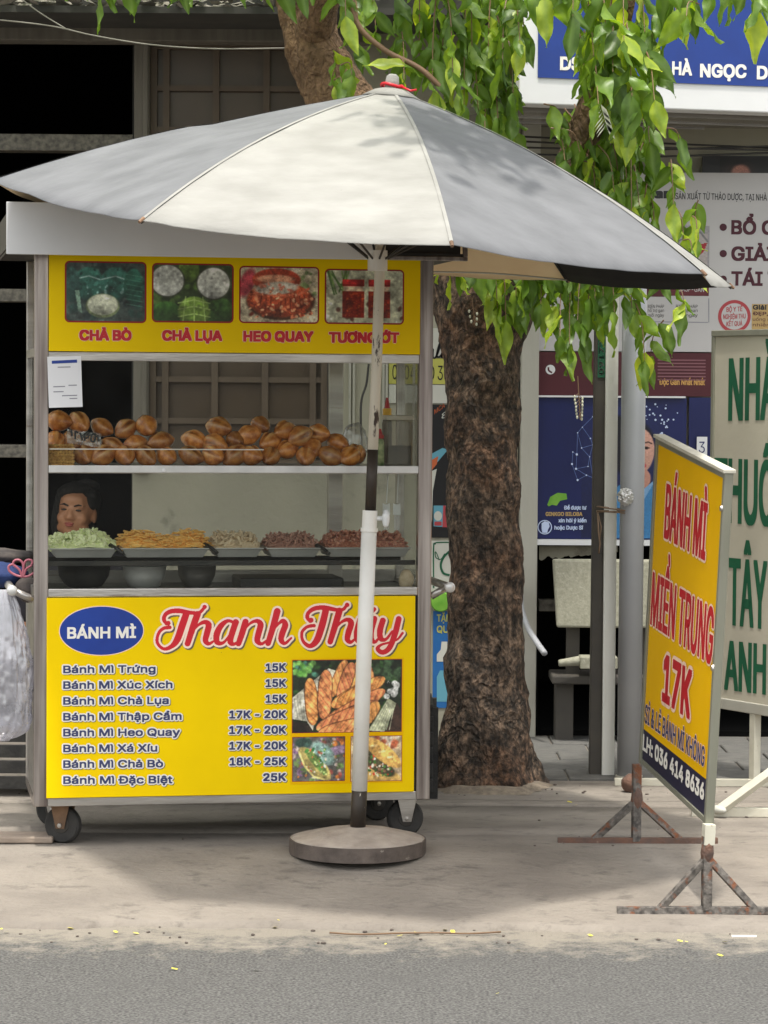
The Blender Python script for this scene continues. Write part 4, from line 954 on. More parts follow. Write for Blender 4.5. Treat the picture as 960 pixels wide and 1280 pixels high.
# small pale seed sprays hanging under the leaves
def spray(px, py, Y, n, L, label):
    base = AT(px, py, Y); r = thing('seed_spray', label, 'seed spray', tuple(base)); bm = BM(); b2 = BM()
    tube(bm, [(0, 0, 0), (.006, 0, -L * .5), (.012, 0, -L)], .0022, 5)
    for i in range(n):
        t = .45 + .55 * i / n; s = 1 if i % 2 else -1; ex = Vector((.01 * t + s * (.022 - .014 * t), rs_(-.01, .01), -L * t - .004))
        tube(bm, [(.012 * t, 0, -L * t + .01), tuple(ex)], .0012, 4); blob(b2, ex, (.0045, .0045, .007), 6, 4)
    obj('stalk', bm, M['twig'], r); obj('seeds', b2, M['seed'], r)
M['seed'] = mat('pale_seed', (.55, .56, .44, 1))
spray(722, 470, 10.9, 14, .17, 'longest pale seed spray hanging in front of the maroon poster')
spray(590, 372, 10.95, 6, .11, 'short pale seed spray hanging before the tree trunk')
bm = BM()
for i in range(16):
    t = i / 15; c_ = tl(750 + 8 * t, 128 + 30 * t, 10.85); s = 1 if i % 2 else -1
    d = Vector((s * .035, 0, -.05)); u = Vector((.006, 0, .004)); bm.faces.new([bm.verts.new(c_ + q) for q in (Vector((0, 0, 0)), d * .5 + u, d, d * .5 - u)])
obj('young_leaflets', bm, M['seed'], tree)

# ================================================================== POSTS BETWEEN TREE AND SIGN
def post_between(name, label, cat, pa, pb, w, d, m, extra=None, bevel=.003):
    """square post from ground pixel pa up to pixel pb at depth Y"""
    a = AT(*pa); b = AT(*pb); a.z = 0; r = thing(name, label, cat, tuple(a)); bm = BM()
    v0 = Vector((0, 0, 0)); v1 = b - a; x = w / 2
    vs = [bm.verts.new(p) for p in ((-x, 0, 0), (x, 0, 0), (x, d, 0), (-x, d, 0), (v1.x - x, 0, v1.z), (v1.x + x, 0, v1.z), (v1.x + x, d, v1.z), (v1.x - x, d, v1.z))]
    for f in ((0, 3, 2, 1), (4, 5, 6, 7), (0, 1, 5, 4), (1, 2, 6, 5), (2, 3, 7, 6), (3, 0, 4, 7)): bm.faces.new([vs[i] for i in f])
    obj('shaft', bm, m, r, bevel=bevel); return r
YP = 11.62
wp = post_between('white_post', 'slim white painted square post tied to the grey pipe', 'post', (760, 974, YP), (768, 150, YP), .052, .05, M['white_post'])
dp = post_between('dark_post', 'dark brown post with a green strip label left of the white post', 'post', (745.5, 976, YP + .02), (756, 150, YP + .02), .058, .07, M['dark_post'])
x0, z0 = loc(dp, 747, 472, -.0015); x1, z1 = loc(dp, 757.5, 405, -.0015)
box('strip_label', x0, x1, -.0035, -.0005, z0, z1, M['green_ink'], dp)
bm = BM(); co, fs = _textmesh('0917233', .01); me = bpy.data.meshes.new('lettering')
k = (z1 - z0) * .9 / np.ptp(co[:, 0]); me.from_pydata([((x0 + x1) / 2 + .009 - b * k * .6, -.0045, z0 + .01 + a * k) for a, b, _ in co], [], fs); meshobj('lettering', me, M['white'], dp); bm.free()
a = AT(786, 975, YP - .07); a.z = 0; b = AT(794, 300, YP - .07)
pp = thing('grey_pipe', 'thick grey plastic pipe standing beside the white post', 'pipe', tuple(a))
obj('pipe_shaft', tube(BM(), [(0, 0, .0), tuple(b - a)], .05, 32), M['pvc'], pp, smooth=True)
obj('collar_foot', tube(BM(), [(0, 0, 0), (0, 0, .02)], .056, 32), M['white_steel'], pp)
bm = BM(); ca = AT(773, 640, YP - .03)
wt = thing('tie_wire', 'brown wire tied round the white post and the grey pipe', 'wire', tuple(ca))
for dz, sk in ((0, .004), (.007, -.004), (.012, .008)):
    loop = []
    for k in range(29):
        t = 2 * pi * k / 28; loop.append((.004 + .095 * cos(t) , -.02 + .058 * sin(t), dz - sk * cos(t) * 1.3 + .0))
    tube(bm, loop, .0028, 5)
tube(bm, [(-.088, -.03, 0), (-.085, -.04, -.08), (-.078, -.04, -.13), (-.083, -.04, -.17)], .004, 5); tube(bm, [(-.088, -.03, 0), (-.074, -.04, -.06), (-.08, -.04, -.12)], .003, 5)
obj('wire_loop', bm, M['tie_wire'], wt, smooth=True)
a = AT(782, 621, YP - .14); fo = BM(); blob(fo, (0, 0, 0), (.032, .028, .036), 26, 18, f=lambda p: p * (1 + .22 * mnoise.noise(p * 90) + .12 * mnoise.noise(p * 190)))
o = obj('foil_ball', fo, M['foil'], None); o.location = a; tag(o, 'crumpled silver foil ball stuck between the pipe and the white post', 'foil')
a = AT(789, 1000, 11.2); kn = BM(); blob(kn, (0, 0, .035), (.04, .04, .04), 14, 10, f=lambda p: p * (1 + .15 * mnoise.noise(p * 40)))
o = obj('iron_coupling', kn, M['rust_red'], None, smooth=True); o.location = (a.x, a.y, 0); tag(o, 'rusty round iron coupling on the pavement behind the far sign foot', 'scrap')

# ================================================================== SIGNS
# yellow bread sign, nearly edge-on
A = AT(798, 953, 9.9); Bp = AT(881.5, 1031, 9.12); At = AT(819, 547, 9.9)
ex = (Bp - A).normalized(); Yt_ = 9.9
for _ in range(20): Yt_ += (AT(819, 547, Yt_) - A).dot(ex) * .9; At = AT(819, 547, Yt_)
ez = (At - A); ez = (ez - ex * ez.dot(ex)).normalized(); ey = ez.cross(ex)
Ms = Matrix((ex.to_4d(), ey.to_4d(), ez.to_4d(), (0, 0, 0, 1))).transposed()
for i in range(3): Ms[3][i] = 0
Ms = Matrix(((ex.x, ey.x, ez.x, A.x), (ex.y, ey.y, ez.y, A.y), (ex.z, ey.z, ez.z, A.z), (0, 0, 0, 1)))
ys = thing('bread_sign', 'yellow pavement sign with red bread lettering and navy phone strip, seen nearly edge-on', 'sign', Ms)
WS = (Bp - A).length; HS = (At - A).length
fr = .020; dp_ = .030
box('frame', 0, fr, 0, dp_, 0, HS, M['frame_alu'], ys, .002); box('frame', WS - fr, WS, 0, dp_, 0, HS, M['frame_alu'], ys, .002)
box('frame', fr, WS - fr, .002, dp_ - .002, HS - fr, HS - .001, M['frame_alu'], ys, .002); box('frame', fr, WS - fr, .002, dp_ - .002, .001, fr, M['frame_alu'], ys, .002)
box('top_cap', -.006, WS + .004, -.006, dp_ + .006, HS, HS + .012, M['white_steel'], ys, .002)
box('face_board', fr, WS - fr, .008, .022, fr, HS - fr, M['yellow2'], ys)
yn = .0072
xl, zl = loc(ys, 801, 908, yn); xr, zr = loc(ys, 880, 972, yn)
poly_obj('navy_strip', [(fr, fr), (WS - fr, fr), (WS - fr, zr), (fr, zl)], yn, M['navy'], ys)
for z in (.90, .45): obj('bolt', lathe(BM(), [(0, -.008), (.009, -.006), (.011, 0)], 10, at=(WS - fr / 2, 0, HS * z), axis='y'), M['steel'], ys)
R_, PH = M['red'], M['white']
textpx(ys, 'lettering', 'BÁNH MÌ', 829.5, 672, 881, 701, 70, .0055, R_, ys, bold=.035, halo=M['pink_halo'], halo_w=.06)
textpx(ys, 'lettering', 'MIỀN TRUNG', 812.5, 780, 889.5, 832, 68, .0055, R_, ys, bold=.03, halo=M['pink_halo'], halo_w=.05)
textpx(ys, 'lettering', '17K', 827, 876, 862, 900, 62, .0055, R_, ys, bold=.035, halo=M['pink_halo'], halo_w=.06)
textpx(ys, 'lettering', 'SỈ & LẺ BÁNH MÌ KHÔNG', 805.5, 903, 880, 959, 24, .0055, M['ink'], ys, bold=.02, halo=M['pink_halo'], halo_w=.04)
textpx(ys, 'lettering', 'LH: 036 414 8636', 803, 937, 879.5, 1001, 21, .0055, M['white'], ys, bold=.03)
# its trestle feet (parts of the sign): far and near
def foot(px, pyt, pxl, pxr, pyb, Y, m, near):
    mi = ys.matrix_basis.inverted()
    top = AT(px, pyt, Y); bot = AT(px - 1, pyb, Y); l = AT(pxl, pyb, Y); r_ = AT(pxr, pyb, Y)
    k = [mi @ q for q in (top, bot, l, r_)]
    obj('foot_bar', beam(BM(), k[2], k[3], .026), M['rust_red'] if not near else M['rust'], ys, bevel=.002)
    obj('leg', beam(BM(), k[0], k[1], .03), m, ys, bevel=.002)
    jt = .36 if near else .16
    bm = BM()
    for s in (-1, 1):
        bb_ = AT(px + s * (59 if near else 54), pyb - 2, Y); tt = AT(px + s * 3, (1075 if near else 1003), Y)
        obj('strut', beam(BM(), mi @ tt, mi @ bb_, .022), M['rust'], ys, bevel=.002)
    tt = AT(px, 1066 if near else 1000, Y)
    obj('weld_joint', blob(BM(), mi @ tt, (.022, .022, .05), 10, 6), M['rust_red'], ys, smooth=True)
foot(796, 955, 697, 897, 1051.5, 9.93, M['rust'], False)
foot(884, 1045, 771, 1010, 1138, 9.10, M['rust'], True)
mi = ys.matrix_basis.inverted()
obj('leg_sleeve', beam(BM(), mi @ AT(886.5, 1030, 9.1), mi @ AT(885, 1056, 9.1), .036), M['white_steel'], ys, bevel=.002)

# pharmacy sign on white stand, right edge
p0 = AT(887, 866, 11.62); p1 = AT(1150, 930, 10.50)
ex = Vector((p1.x - p0.x, p1.y - p0.y, 0)).normalized(); ang = math.atan2(ex.y, ex.x)
ps = thing('pharmacy_sign', 'faded cream pharmacy signboard with tall green lettering on a white steel stand', 'sign', (p0.x, p0.y, 0), (0, 0, ang))
_, zt = loc(ps, 887, 421, 0); _, zbm = loc(ps, 900, 872, 0); WP = 1.30
box('board', 0, WP, .004, .03, zbm, zt, M['board_cream'], ps)
for a_ in ((-.012, .006, zbm, zt), (WP - .006, WP + .012, zbm, zt)): box('frame', a_[0], a_[1], -.004, .05, a_[2], a_[3], M['frame_alu'], ps, .002)
box('frame', -.012, WP + .012, -.006, .052, zt + .0005, zt + .026, M['frame_alu'], ps, .003); box('frame', -.012, WP + .012, -.006, .052, zbm - .045, zbm - .0005, M['pale_pillar'], ps, .003)
yg = .002
def bigtext(s, xl, yl, xr, yr, cap, bold=.032):
    return textpx(ps, 'lettering', s, xl, yl, xr, yr, cap, yg, M['green_ink'], ps, bold=bold)
bigtext('NHÀ', 910, 526, 971, 525, 78); bigtext('THUỐC', 892, 652, 988, 660, 80); bigtext('TÂY', 910, 781, 958, 787, 84); bigtext('ANH AN', 905, 862, 1000, 874, 62)
def PL(px, py, Y): return ps.matrix_basis.inverted() @ AT(px, py, Y)
Yr, Yf2 = 11.38, 10.56
W_ = M['white_steel']
gB = AT(943, 985, Yr); gB.z = 0
def w2l(x, y, z): return ps.matrix_basis.inverted() @ Vector((x, y, z))
xr_ = AT(943, 985, Yr).x; xf_ = p1.x - .05
obj('leg', beam(BM(), w2l(xr_, Yr, zbm - .045), w2l(xr_, Yr, .03), .034), W_, ps, bevel=.002)
obj('foot_bar', beam(BM(), w2l(AT(768, 980, Yr).x, Yr, .016), w2l(xr_ + .5, Yr, .016), .03), W_, ps, bevel=.002)
obj('strut', beam(BM(), w2l(xr_ + .01, Yr - .0, .42), w2l(xr_ + .30, Yr, .03), .026), W_, ps, bevel=.002)
obj('leg', beam(BM(), w2l(xf_ - .12, Yf2, zbm - .045), w2l(xf_ - .12, Yf2, .03), .034), W_, ps, bevel=.002)
obj('foot_bar', beam(BM(), w2l(AT(864, 1018, Yf2).x, Yf2, .018), w2l(xf_ + .4, Yf2, .018), .034), W_, ps, bevel=.002)
obj('strut', beam(BM(), w2l(AT(900, 1010, Yf2).x, Yf2 - .02, .03), w2l(xf_ - .12, Yf2 - .02, .46), .032, .03), W_, ps, bevel=.002)
obj('weld_joint', blob(BM(), w2l(AT(897, 1010, Yf2).x, Yf2 - .02, .03), (.045, .022, .016), 10, 6), M['yellowed'] if 'yellowed' in M else M['sticker_white'], ps, smooth=True)

# ================================================================== CART
CA = AT(42, 1003, 9.72); CB = AT(537, 1003, 9.965)
cang = math.atan2(CB.y - CA.y, CB.x - CA.x)
cart = thing('sandwich_cart', 'stainless steel glass sandwich cart with yellow menu panel and food photo header', 'food cart', (CA.x, CA.y, 0), (0, 0, cang))
WC = (Vector((CB.x, CB.y)) - Vector((CA.x, CA.y))).length; DC = .58
def P(px, py, y=0.0): return loc(cart, px, py, y)
def Z(py, y=0.0): return loc(cart, 290, py, y)[1]
def CM(x, y, z): return cart.matrix_basis @ Vector((x, y, z))
ST, SW_ = M['steel'], M['steel_warm']; SH_ = M['steel']
zb, zm0, zm1, zsh0, zsh1, zh0, zh1 = Z(1004), Z(745.5), Z(735), Z(592), Z(583.5), Z(441), Z(321)
pw = P(60, 800)[0]
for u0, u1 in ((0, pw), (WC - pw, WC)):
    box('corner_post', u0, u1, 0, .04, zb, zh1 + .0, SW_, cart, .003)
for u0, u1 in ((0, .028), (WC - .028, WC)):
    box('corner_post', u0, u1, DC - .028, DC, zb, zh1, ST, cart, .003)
xm0, _ = P(410, 600, DC - .02); xm1, _ = P(428, 600, DC - .02)
box('mullion', xm0, xm1, DC - .03, DC, zm1, zh1, M['bluesteel'] if 'bluesteel' in M else ST, cart, .003)
# lower body
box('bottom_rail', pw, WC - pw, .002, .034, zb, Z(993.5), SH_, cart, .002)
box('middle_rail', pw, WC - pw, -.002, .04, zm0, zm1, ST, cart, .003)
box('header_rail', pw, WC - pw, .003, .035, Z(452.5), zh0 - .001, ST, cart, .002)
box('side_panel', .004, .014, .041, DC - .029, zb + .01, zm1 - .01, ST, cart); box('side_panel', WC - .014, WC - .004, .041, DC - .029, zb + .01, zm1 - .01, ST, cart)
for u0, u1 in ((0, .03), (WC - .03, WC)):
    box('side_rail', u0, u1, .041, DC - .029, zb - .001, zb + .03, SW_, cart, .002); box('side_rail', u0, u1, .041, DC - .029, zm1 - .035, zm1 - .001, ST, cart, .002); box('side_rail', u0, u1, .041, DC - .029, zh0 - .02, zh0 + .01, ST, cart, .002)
box('back_panel', .029, WC - .029, DC - .02, DC - .008, zb + .01, Z(712, DC), ST, cart)
box('bottom_plate', .015, WC - .015, .036, DC - .021, zb + .005, zb + .014, M['darksteel'], cart)
box('counter_plate', .015, WC - .015, .041, DC - .021, zm0 + .005, zm0 + .012, M['darksteel'], cart)
box('inner_panel', pw, WC - pw, .018, .026, zb + .03, zm0 - .001, M['darksteel'], cart)
# bread shelf
box('bread_shelf', pw + .001, WC - pw - .001, .005, .50, zsh0, zsh1, ST, cart, .002)
box('shelf_lip', pw + .001, WC - pw - .001, -.001, .0045, zsh0 + .003, zsh1 + .004, M['tray_metal'], cart, .001)
box('tray_rack', pw, WC - pw, .05, .062, Z(707, .05), Z(701, .05), M['darksteel'], cart, .002); box('tray_rack', pw, WC - pw, .34, .352, Z(707, .05), Z(701, .05), M['darksteel'], cart, .002)
# glass
box('glass_pane', pw + .001, WC - pw - .001, .010, .014, zsh1 + .005, Z(453), M['glass'], cart)
box('glass_pane', pw + .001, WC - pw - .001, .010, .014, zm1 + .001, zsh0 - .001, M['glass'], cart)
box('glass_pane', .010, .013, .042, DC - .03, zm1, zh0 - .02, M['glass'], cart); box('glass_pane', WC - .013, WC - .010, .042, DC - .03, zm1, zh0 - .02, M['glass'], cart)
o = box('glass_edge', P(62, 561)[0], P(330, 552)[0], .006, .009, 0, .004, M['cord'], cart); a = P(62, 562); o.location = (0, 0, a[1]); o.rotation_euler = (0, 0, 0)
# shelf bracket rivets
for px, py in ((464, 587), (205, 588)):
    a = P(px, py, -.002); obj('rivet', lathe(BM(), [(0, -.005), (.006, -.004), (.007, 0)], 8, at=(a[0], -.0015, a[1]), axis='y'), M['billwhite'], cart)
# roof and fascia
yf = -.10; ur0, zr0 = P(8, 317.5, yf); ur1, _ = P(585, 317.5, yf); _, zr1 = P(8, 252, yf)
box('roof_plate', ur0 + .005, ur1 - .005, yf + .012, DC + .08, zh1 + .004, zh1 + .018, M['darksteel'], cart)
um, _ = P(468, 300, yf)
box('fascia', ur0, um, yf, yf + .010, zr0, zr1, M['fascia_white'] if 'fascia_white' in M else M['billwhite'], cart, .002)
box('fascia_frame', um + .001, ur1, yf, yf + .02, zr0, zr0 + .014, SW_, cart, .002)
box('fascia_frame', ur1 - .016, ur1, yf, yf + .02, zr0 + .0145, zr1 - .03, SW_, cart, .002)
box('fascia_frame', um + .001, um + .012, yf, yf + .02, zr0 + .0145, zr1 - .03, SW_, cart, .002)
box('fascia_back', um + .013, ur1 - .017, yf + .05, yf + .06, zr0 + .004, zr1 - .04, M['darksteel'], cart)
box('roof_side', ur0, ur0 + .01, yf + .011, DC + .07, zr0 + .02, zr1 - .04, M['darksteel'], cart)
# header board with the four food photos
hb = box('header_board', P(61, 380)[0], P(524.5, 380)[0], -.012, -.001, zh0, zh1, M['yellow'], cart, .001)
yh = -.0128
def pic(parent, canvas, name, x0, y0, x1, y1, y, border=None, rad=0, bw=2.0):
    a, z1 = P(x0, y0, y); b, z0 = P(x1, y1, y); z1 = Z((y0 + y1) / 2 - (y1 - y0) / 2, y)
    if border:
        k = bw * .0028; me = rrect(a - k, b + k, z0 - k, z1 + k, max(.001, rad * .0028 + k)); poly_obj('picture_border', me, y + .0004, border, parent)
    if rad:
        h, w = canvas.h, canvas.w; r = rad * w / (x1 - x0); dx = np.maximum(np.maximum(r - canvas.X, canvas.X - (w - r)), 0); dy = np.maximum(np.maximum(r - canvas.Y, canvas.Y - (h - r)), 0)
        canvas.mask = np.hypot(dx, dy) <= r
    return canvas.build(name, a, b, z0, z1, y, parent)
# 1 wrapped beef sausage
c = Canvas(147, 106, (52, 62, 58)); c.speck(60, [(40, 66, 60), (70, 84, 78), (36, 48, 48)], (4, 12))
for cx in (42, 92): 
    c.ell(cx, 38, 30, 32, 0, (46, 92, 80), .1, .3); c.speck(26, [(110, 140, 134), (60, 110, 98), (30, 62, 56)], (1, 4), (cx - 24, 12, cx + 24, 60)); c.stroke([(cx - 26, 30), (cx, 24), (cx + 26, 32)], 1, (150, 172, 168))
c.ell(126, 42, 20, 34, 0, (38, 84, 70), .1, .3); c.ell(10, 40, 16, 34, 0, (44, 74, 68), .1, .3); c.poly([(16, 50), (24, 50), (30, 92), (22, 88)], (120, 150, 130))
for y_ in range(20, 76, 9): c.stroke([(112, y_), (142, y_ + 5)], .7, (70, 120, 100))
c.ell(68, 78, 33, 23, 0, (104, 116, 80), .08); c.ell(68, 76, 30, 20, 0, (176, 180, 158), .08, .06); c.noise(.08, 1); pic(hb, c, 'food_picture', 83, 331, 181, 402, yh, M['darkred'], 4)
# 2 pork roll
c = Canvas(147, 106, (44, 60, 34)); c.speck(60, [(30, 44, 26), (70, 96, 44)], (4, 12))
c.ell(24, 92, 30, 24, 0, (54, 92, 38), .1, .4); c.ell(120, 88, 32, 26, -30, (58, 94, 40), .1, .4); c.ell(76, 88, 32, 30, 0, (104, 134, 54), .1, .3); c.ell(66, 8, 20, 26, 0, (90, 118, 50), .1, .3)
for y_ in (66, 78, 92): c.stroke([(46, y_ + 6), (76, y_), (106, y_ + 6)], 1, (160, 186, 110))
for x_ in (60, 76, 92): c.stroke([(x_, 60), (x_ + (x_ - 76) * .3, 106)], 1, (150, 178, 100))
for cx, cy in ((26, 30), (112, 34)):
    c.ell(cx, cy, 34, 33, 0, (60, 66, 50), .06); c.ell(cx, cy, 31, 30, 0, (180, 184, 176), .05, .05); c.speck(12, [(120, 124, 116)], (.4, .9), (cx - 20, cy - 18, cx + 20, cy + 18))
c.noise(.06, 1); pic(hb, c, 'food_picture', 192, 332, 290, 402, yh, M['darkred'], 4)
# 3 roast pork
c = Canvas(147, 106, (176, 166, 140)); c.ell(12, 30, 16, 34, 20, (160, 60, 70), .3); c.speck(20, [(120, 140, 90), (200, 190, 170)], (3, 8), (100, 0, 146, 60)); c.ell(76, 66, 68, 38, 0, (70, 44, 30), .08)
c.ell(74, 62, 64, 36, 0, (168, 74, 42), .08, .3); c.ell(68, 24, 48, 24, 0, (160, 60, 38), .08, .2); c.ell(66, 22, 42, 10, 0, (214, 150, 118), .3); c.ell(68, 40, 46, 14, -4, (184, 176, 160), .2)
for a_ in range(-6, 7): c.stroke([(76 + a_ * 9, 60 - abs(a_) * 1.2), (76 + a_ * 10, 96 - abs(a_) * 3.5)], 1.1, (96, 34, 20))
c.stroke([(14, 66), (40, 80), (76, 84), (112, 78), (140, 60)], 2, (100, 36, 22)); c.stroke([(26, 50), (60, 56), (110, 52), (130, 40)], 2.2, (196, 100, 70)); c.speck(150, [(206, 120, 84), (120, 46, 26), (190, 92, 56), (222, 168, 130), (150, 64, 40)], (1, 4.5), (16, 44, 136, 98)); c.speck(30, [(214, 200, 184), (178, 160, 146), (200, 120, 96)], (2, 6), (36, 32, 108, 50)); c.noise(.12, 1); pic(hb, c, 'food_picture', 301, 334, 397, 403, yh, M['darkred'], 4)
# 4 chilli sauce jars
c = Canvas(147, 106, (168, 172, 150)); 
for i in range(12): c.stroke([(random.uniform(2, 44), 2), (random.uniform(4, 40), random.uniform(28, 50))], 1.4, random.choice([(88, 122, 60), (120, 150, 84), (70, 100, 50)]))
c.speck(14, [(196, 200, 196), (90, 60, 50)], (2, 7), (0, 50, 147, 106))
for cx in (52, 102):
    c.rect(cx - 21, 42, cx + 21, 96, (112, 30, 16)); c.speck(80, [(150, 50, 22), (84, 16, 10), (170, 76, 34)], (.8, 2.4), (cx - 19, 46, cx + 19, 94)); c.rect(cx - 19, 32, cx + 19, 42, (200, 176, 150)); c.rect(cx - 21, 18, cx + 21, 32, (164, 34, 34)); c.rect(cx - 21, 28, cx + 21, 31, (120, 20, 22))
c.noise(.07, 1); pic(hb, c, 'food_picture', 408, 336, 503, 404, yh, M['darkred'], 4)
for s_, a_, b_, yb in (('CHẢ BÒ', 99, 164.5, 425.6), ('CHẢ LỤA', 202.5, 278, 426), ('HEO QUAY', 304, 392, 427), ('TƯƠNG ỚT', 411, 499, 428.5)):
    textpx(cart, 'lettering', s_, a_, yb, b_, yb + .4, 13.5, -.0135, M['red'], hb, bold=.045, halo=M['pink_halo'], halo_w=.03)
# menu panel
mp = box('menu_panel', P(58, 870)[0], P(517.5, 870)[0], -.012, -.001, Z(993), Z(746), M['yellow'], cart, .001)
ym = -.0128
ox, oz = P(127, 788.5, ym); rx = P(179, 788, ym)[0] - ox; rz = .0845
poly_obj('blue_oval', ell(ox, oz, rx + .003, rz + .003, 64), ym + .0004, M['pink_halo'], mp); poly_obj('blue_oval', ell(ox, oz, rx, rz, 64), ym, M['blue'], mp)
textpx(cart, 'lettering', 'BÁNH MÌ', 84, 798.5, 170, 797.5, 14.5, -.0135, M['white'], mp, bold=.025)
rows = [('Bánh Mì Trứng', 194.5, 841.6, '15K', 332), ('Bánh Mì Xúc Xích', 215.6, 861.2, '15K', 332), ('Bánh Mì Chả Lụa', 211, 881, '15K', 332), ('Bánh Mì Thập Cẩm', 227, 900.8, '17K - 20K', 286.5),
        ('Bánh Mì Heo Quay', 225, 920.6, '17K - 20K', 286.5), ('Bánh Mì Xá Xíu', 196.6, 940.4, '17K - 20K', 286.5), ('Bánh Mì Chả Bò', 204, 960, '18K - 25K', 287), ('Bánh Mì Đặc Biệt', 215.6, 980, '25K', 329)]
for i, (s_, xr, yb, pr_, xl) in enumerate(rows):
    textpx(cart, 'lettering', s_, 79, yb, xr, yb - .8, 9.6, -.0142, M['ink'], mp, bold=.02, halo=M['white'], halo_w=.075, shadow=M['ink_shadow'])
    yp = (839.3, 859, 878.6, 898.2, 917.6, 937.2, 957, 976.6)[i]
    textpx(cart, 'lettering', pr_, xl, yp, 357.5, yp - .4, 10, -.0142, M['ink'], mp, bold=.03, halo=M['white'], halo_w=.075, shadow=M['ink_shadow'])
# script logo painted from strokes
def script_logo():
    k = 2.6 / 5.647; x0p, y0p, x1p, y1p = 190, 748, 512, 822; w_, h_ = int((x1p - x0p) * 2.6), int((y1p - y0p) * 2.6)
    c = Canvas(w_, h_, (255, 255, 255)); D = np.full((h_, w_), 99.)
    def st(pts, r, off=0, r1=None, rs=None):
        q = crom(pts, 5); n = len(q); rr = rs if rs is not None else None
        R = np.interp(np.linspace(0, 1, n), np.linspace(0, 1, len(rs)), rs) if rs else np.full(n, r)
        for i in range(n - 1):
            ax, ay, bx_, by = (q[i][0] + off) / 5.647 + 185, q[i][1] / 5.647 + 745, (q[i + 1][0] + off) / 5.647 + 185, q[i + 1][1] / 5.647 + 745
            ax, bx_ = (ax - x0p) * 2.6, (bx_ - x0p) * 2.6; ay, by = (ay - y0p) * 2.6, (by - y0p) * 2.6
            m_ = 26; i0, i1 = max(0, int(min(ax, bx_) - m_)), min(w_, int(max(ax, bx_) + m_)); j0, j1 = max(0, int(min(ay, by) - m_)), min(h_, int(max(ay, by) + m_))
            if i0 >= i1 or j0 >= j1: continue
            X, Y = c.X[j0:j1, i0:i1], c.Y[j0:j1, i0:i1]; dx, dy = bx_ - ax, by - ay; L = dx * dx + dy * dy + 1e-9; t = np.clip(((X - ax) * dx + (Y - ay) * dy) / L, 0, 1)
            D[j0:j1, i0:i1] = np.minimum(D[j0:j1, i0:i1], np.hypot(X - ax - t * dx, Y - ay - t * dy) - (R[i] * (1 - t) + R[i + 1] * t) * k)
    o2 = 903.5
    def T(pts_bar, pts_stem, dots, off):
        st(pts_bar, 0, off, rs=[12, 14, 14, 16, 17, 14, 12, 11]); st(pts_stem, 0, off, rs=[24, 25, 24, 16, 11, 11, 11, 12, 13])
        for x, y, r in dots: st([(x, y), (x + 1, y)], r, off)
    T([(130, 190), (112, 160), (122, 125), (160, 103), (220, 100), (300, 114), (360, 112), (393, 78)], [(268, 118), (240, 200), (205, 300), (165, 348), (110, 365), (66, 320), (74, 258), (108, 222), (152, 215)], [(140, 186, 17), (394, 74, 15)], 0)
    st([(345, 125), (312, 220), (277, 330)], 0, rs=[24, 23, 20]); st([(300, 262), (345, 205), (395, 180), (424, 200), (412, 260), (402, 308), (425, 332), (462, 312)], 0, rs=[8, 9, 15, 22, 22, 20, 13, 7])
    st([(610, 190), (560, 172), (512, 205), (482, 262), (482, 318), (522, 328), (562, 285), (602, 210)], 0, rs=[10, 12, 20, 23, 20, 11, 8, 8]); st([(614, 182), (588, 260), (576, 318), (602, 336), (642, 310)], 0, rs=[22, 22, 21, 12, 7])
    st([(682, 180), (660, 255), (634, 332)], 0, rs=[22, 22, 20]); st([(652, 262), (710, 195), (760, 175), (788, 200), (772, 270), (766, 315), (796, 336), (832, 312)], 0, rs=[8, 9, 14, 22, 22, 20, 12, 7])
    st([(905, 108), (880, 205), (842, 332)], 0, rs=[24, 23, 20]); st([(862, 265), (905, 205), (945, 175), (962, 205), (942, 262), (934, 308), (960, 334), (1006, 296)], 0, rs=[8, 9, 15, 22, 22, 20, 12, 7])
    T([(235, 180), (214, 150), (226, 115), (272, 88), (340, 85), (420, 100), (468, 97), (492, 70)], [(345, 104), (322, 200), (284, 312), (235, 354), (186, 320), (176, 262), (200, 228), (230, 214), (262, 211)], [(240, 172, 18), (496, 66, 16)], o2)
    st([(442, 108), (412, 212), (378, 325)], 0, o2, rs=[24, 23, 20]); st([(400, 250), (450, 192), (500, 170), (526, 195), (508, 260), (500, 308), (524, 330), (560, 300)], 0, o2, rs=[8, 9, 15, 22, 22, 20, 12, 7])
    st([(590, 170), (568, 255), (572, 315), (608, 325), (650, 262)], 0, o2, rs=[21, 22, 20, 12, 8]); st([(692, 165), (668, 255), (672, 312), (700, 328), (728, 296)], 0, o2, rs=[21, 22, 20, 12, 7]); st([(668, 128), (690, 98)], 0, o2, rs=[9, 15])
    st([(752, 178), (732, 250), (738, 305), (775, 312), (820, 255)], 0, o2, rs=[21, 22, 20, 11, 8]); st([(866, 168), (842, 265), (802, 370), (752, 404), (716, 378), (742, 350), (800, 334), (858, 312), (894, 268)], 0, o2, rs=[21, 22, 20, 17, 15, 9, 8, 8, 9])
    hal = 14 * k; red = D < 0; pale = (D < hal) & ~red; sh = int(round(8 * k)); Dsh = np.full_like(D, 99.); Dsh[sh:, sh:] = D[:-sh, :-sh]; shd = (Dsh < hal + .5) & ~(D < hal)
    c.a[red] = (206, 18, 40); c.a[pale] = (252, 224, 206); c.a[shd] = (104, 92, 70); c.mask = red | pale | shd
    a, z1 = P(x0p, y0p, -.0135); b, _ = P(x1p, y0p, -.0135); z1 = P(351, y0p, -.0135)[1]; z0 = P(351, y1p, -.0135)[1]
    c.build('script_lettering', a, b, z0, z1, -.0135, mp)
script_logo()
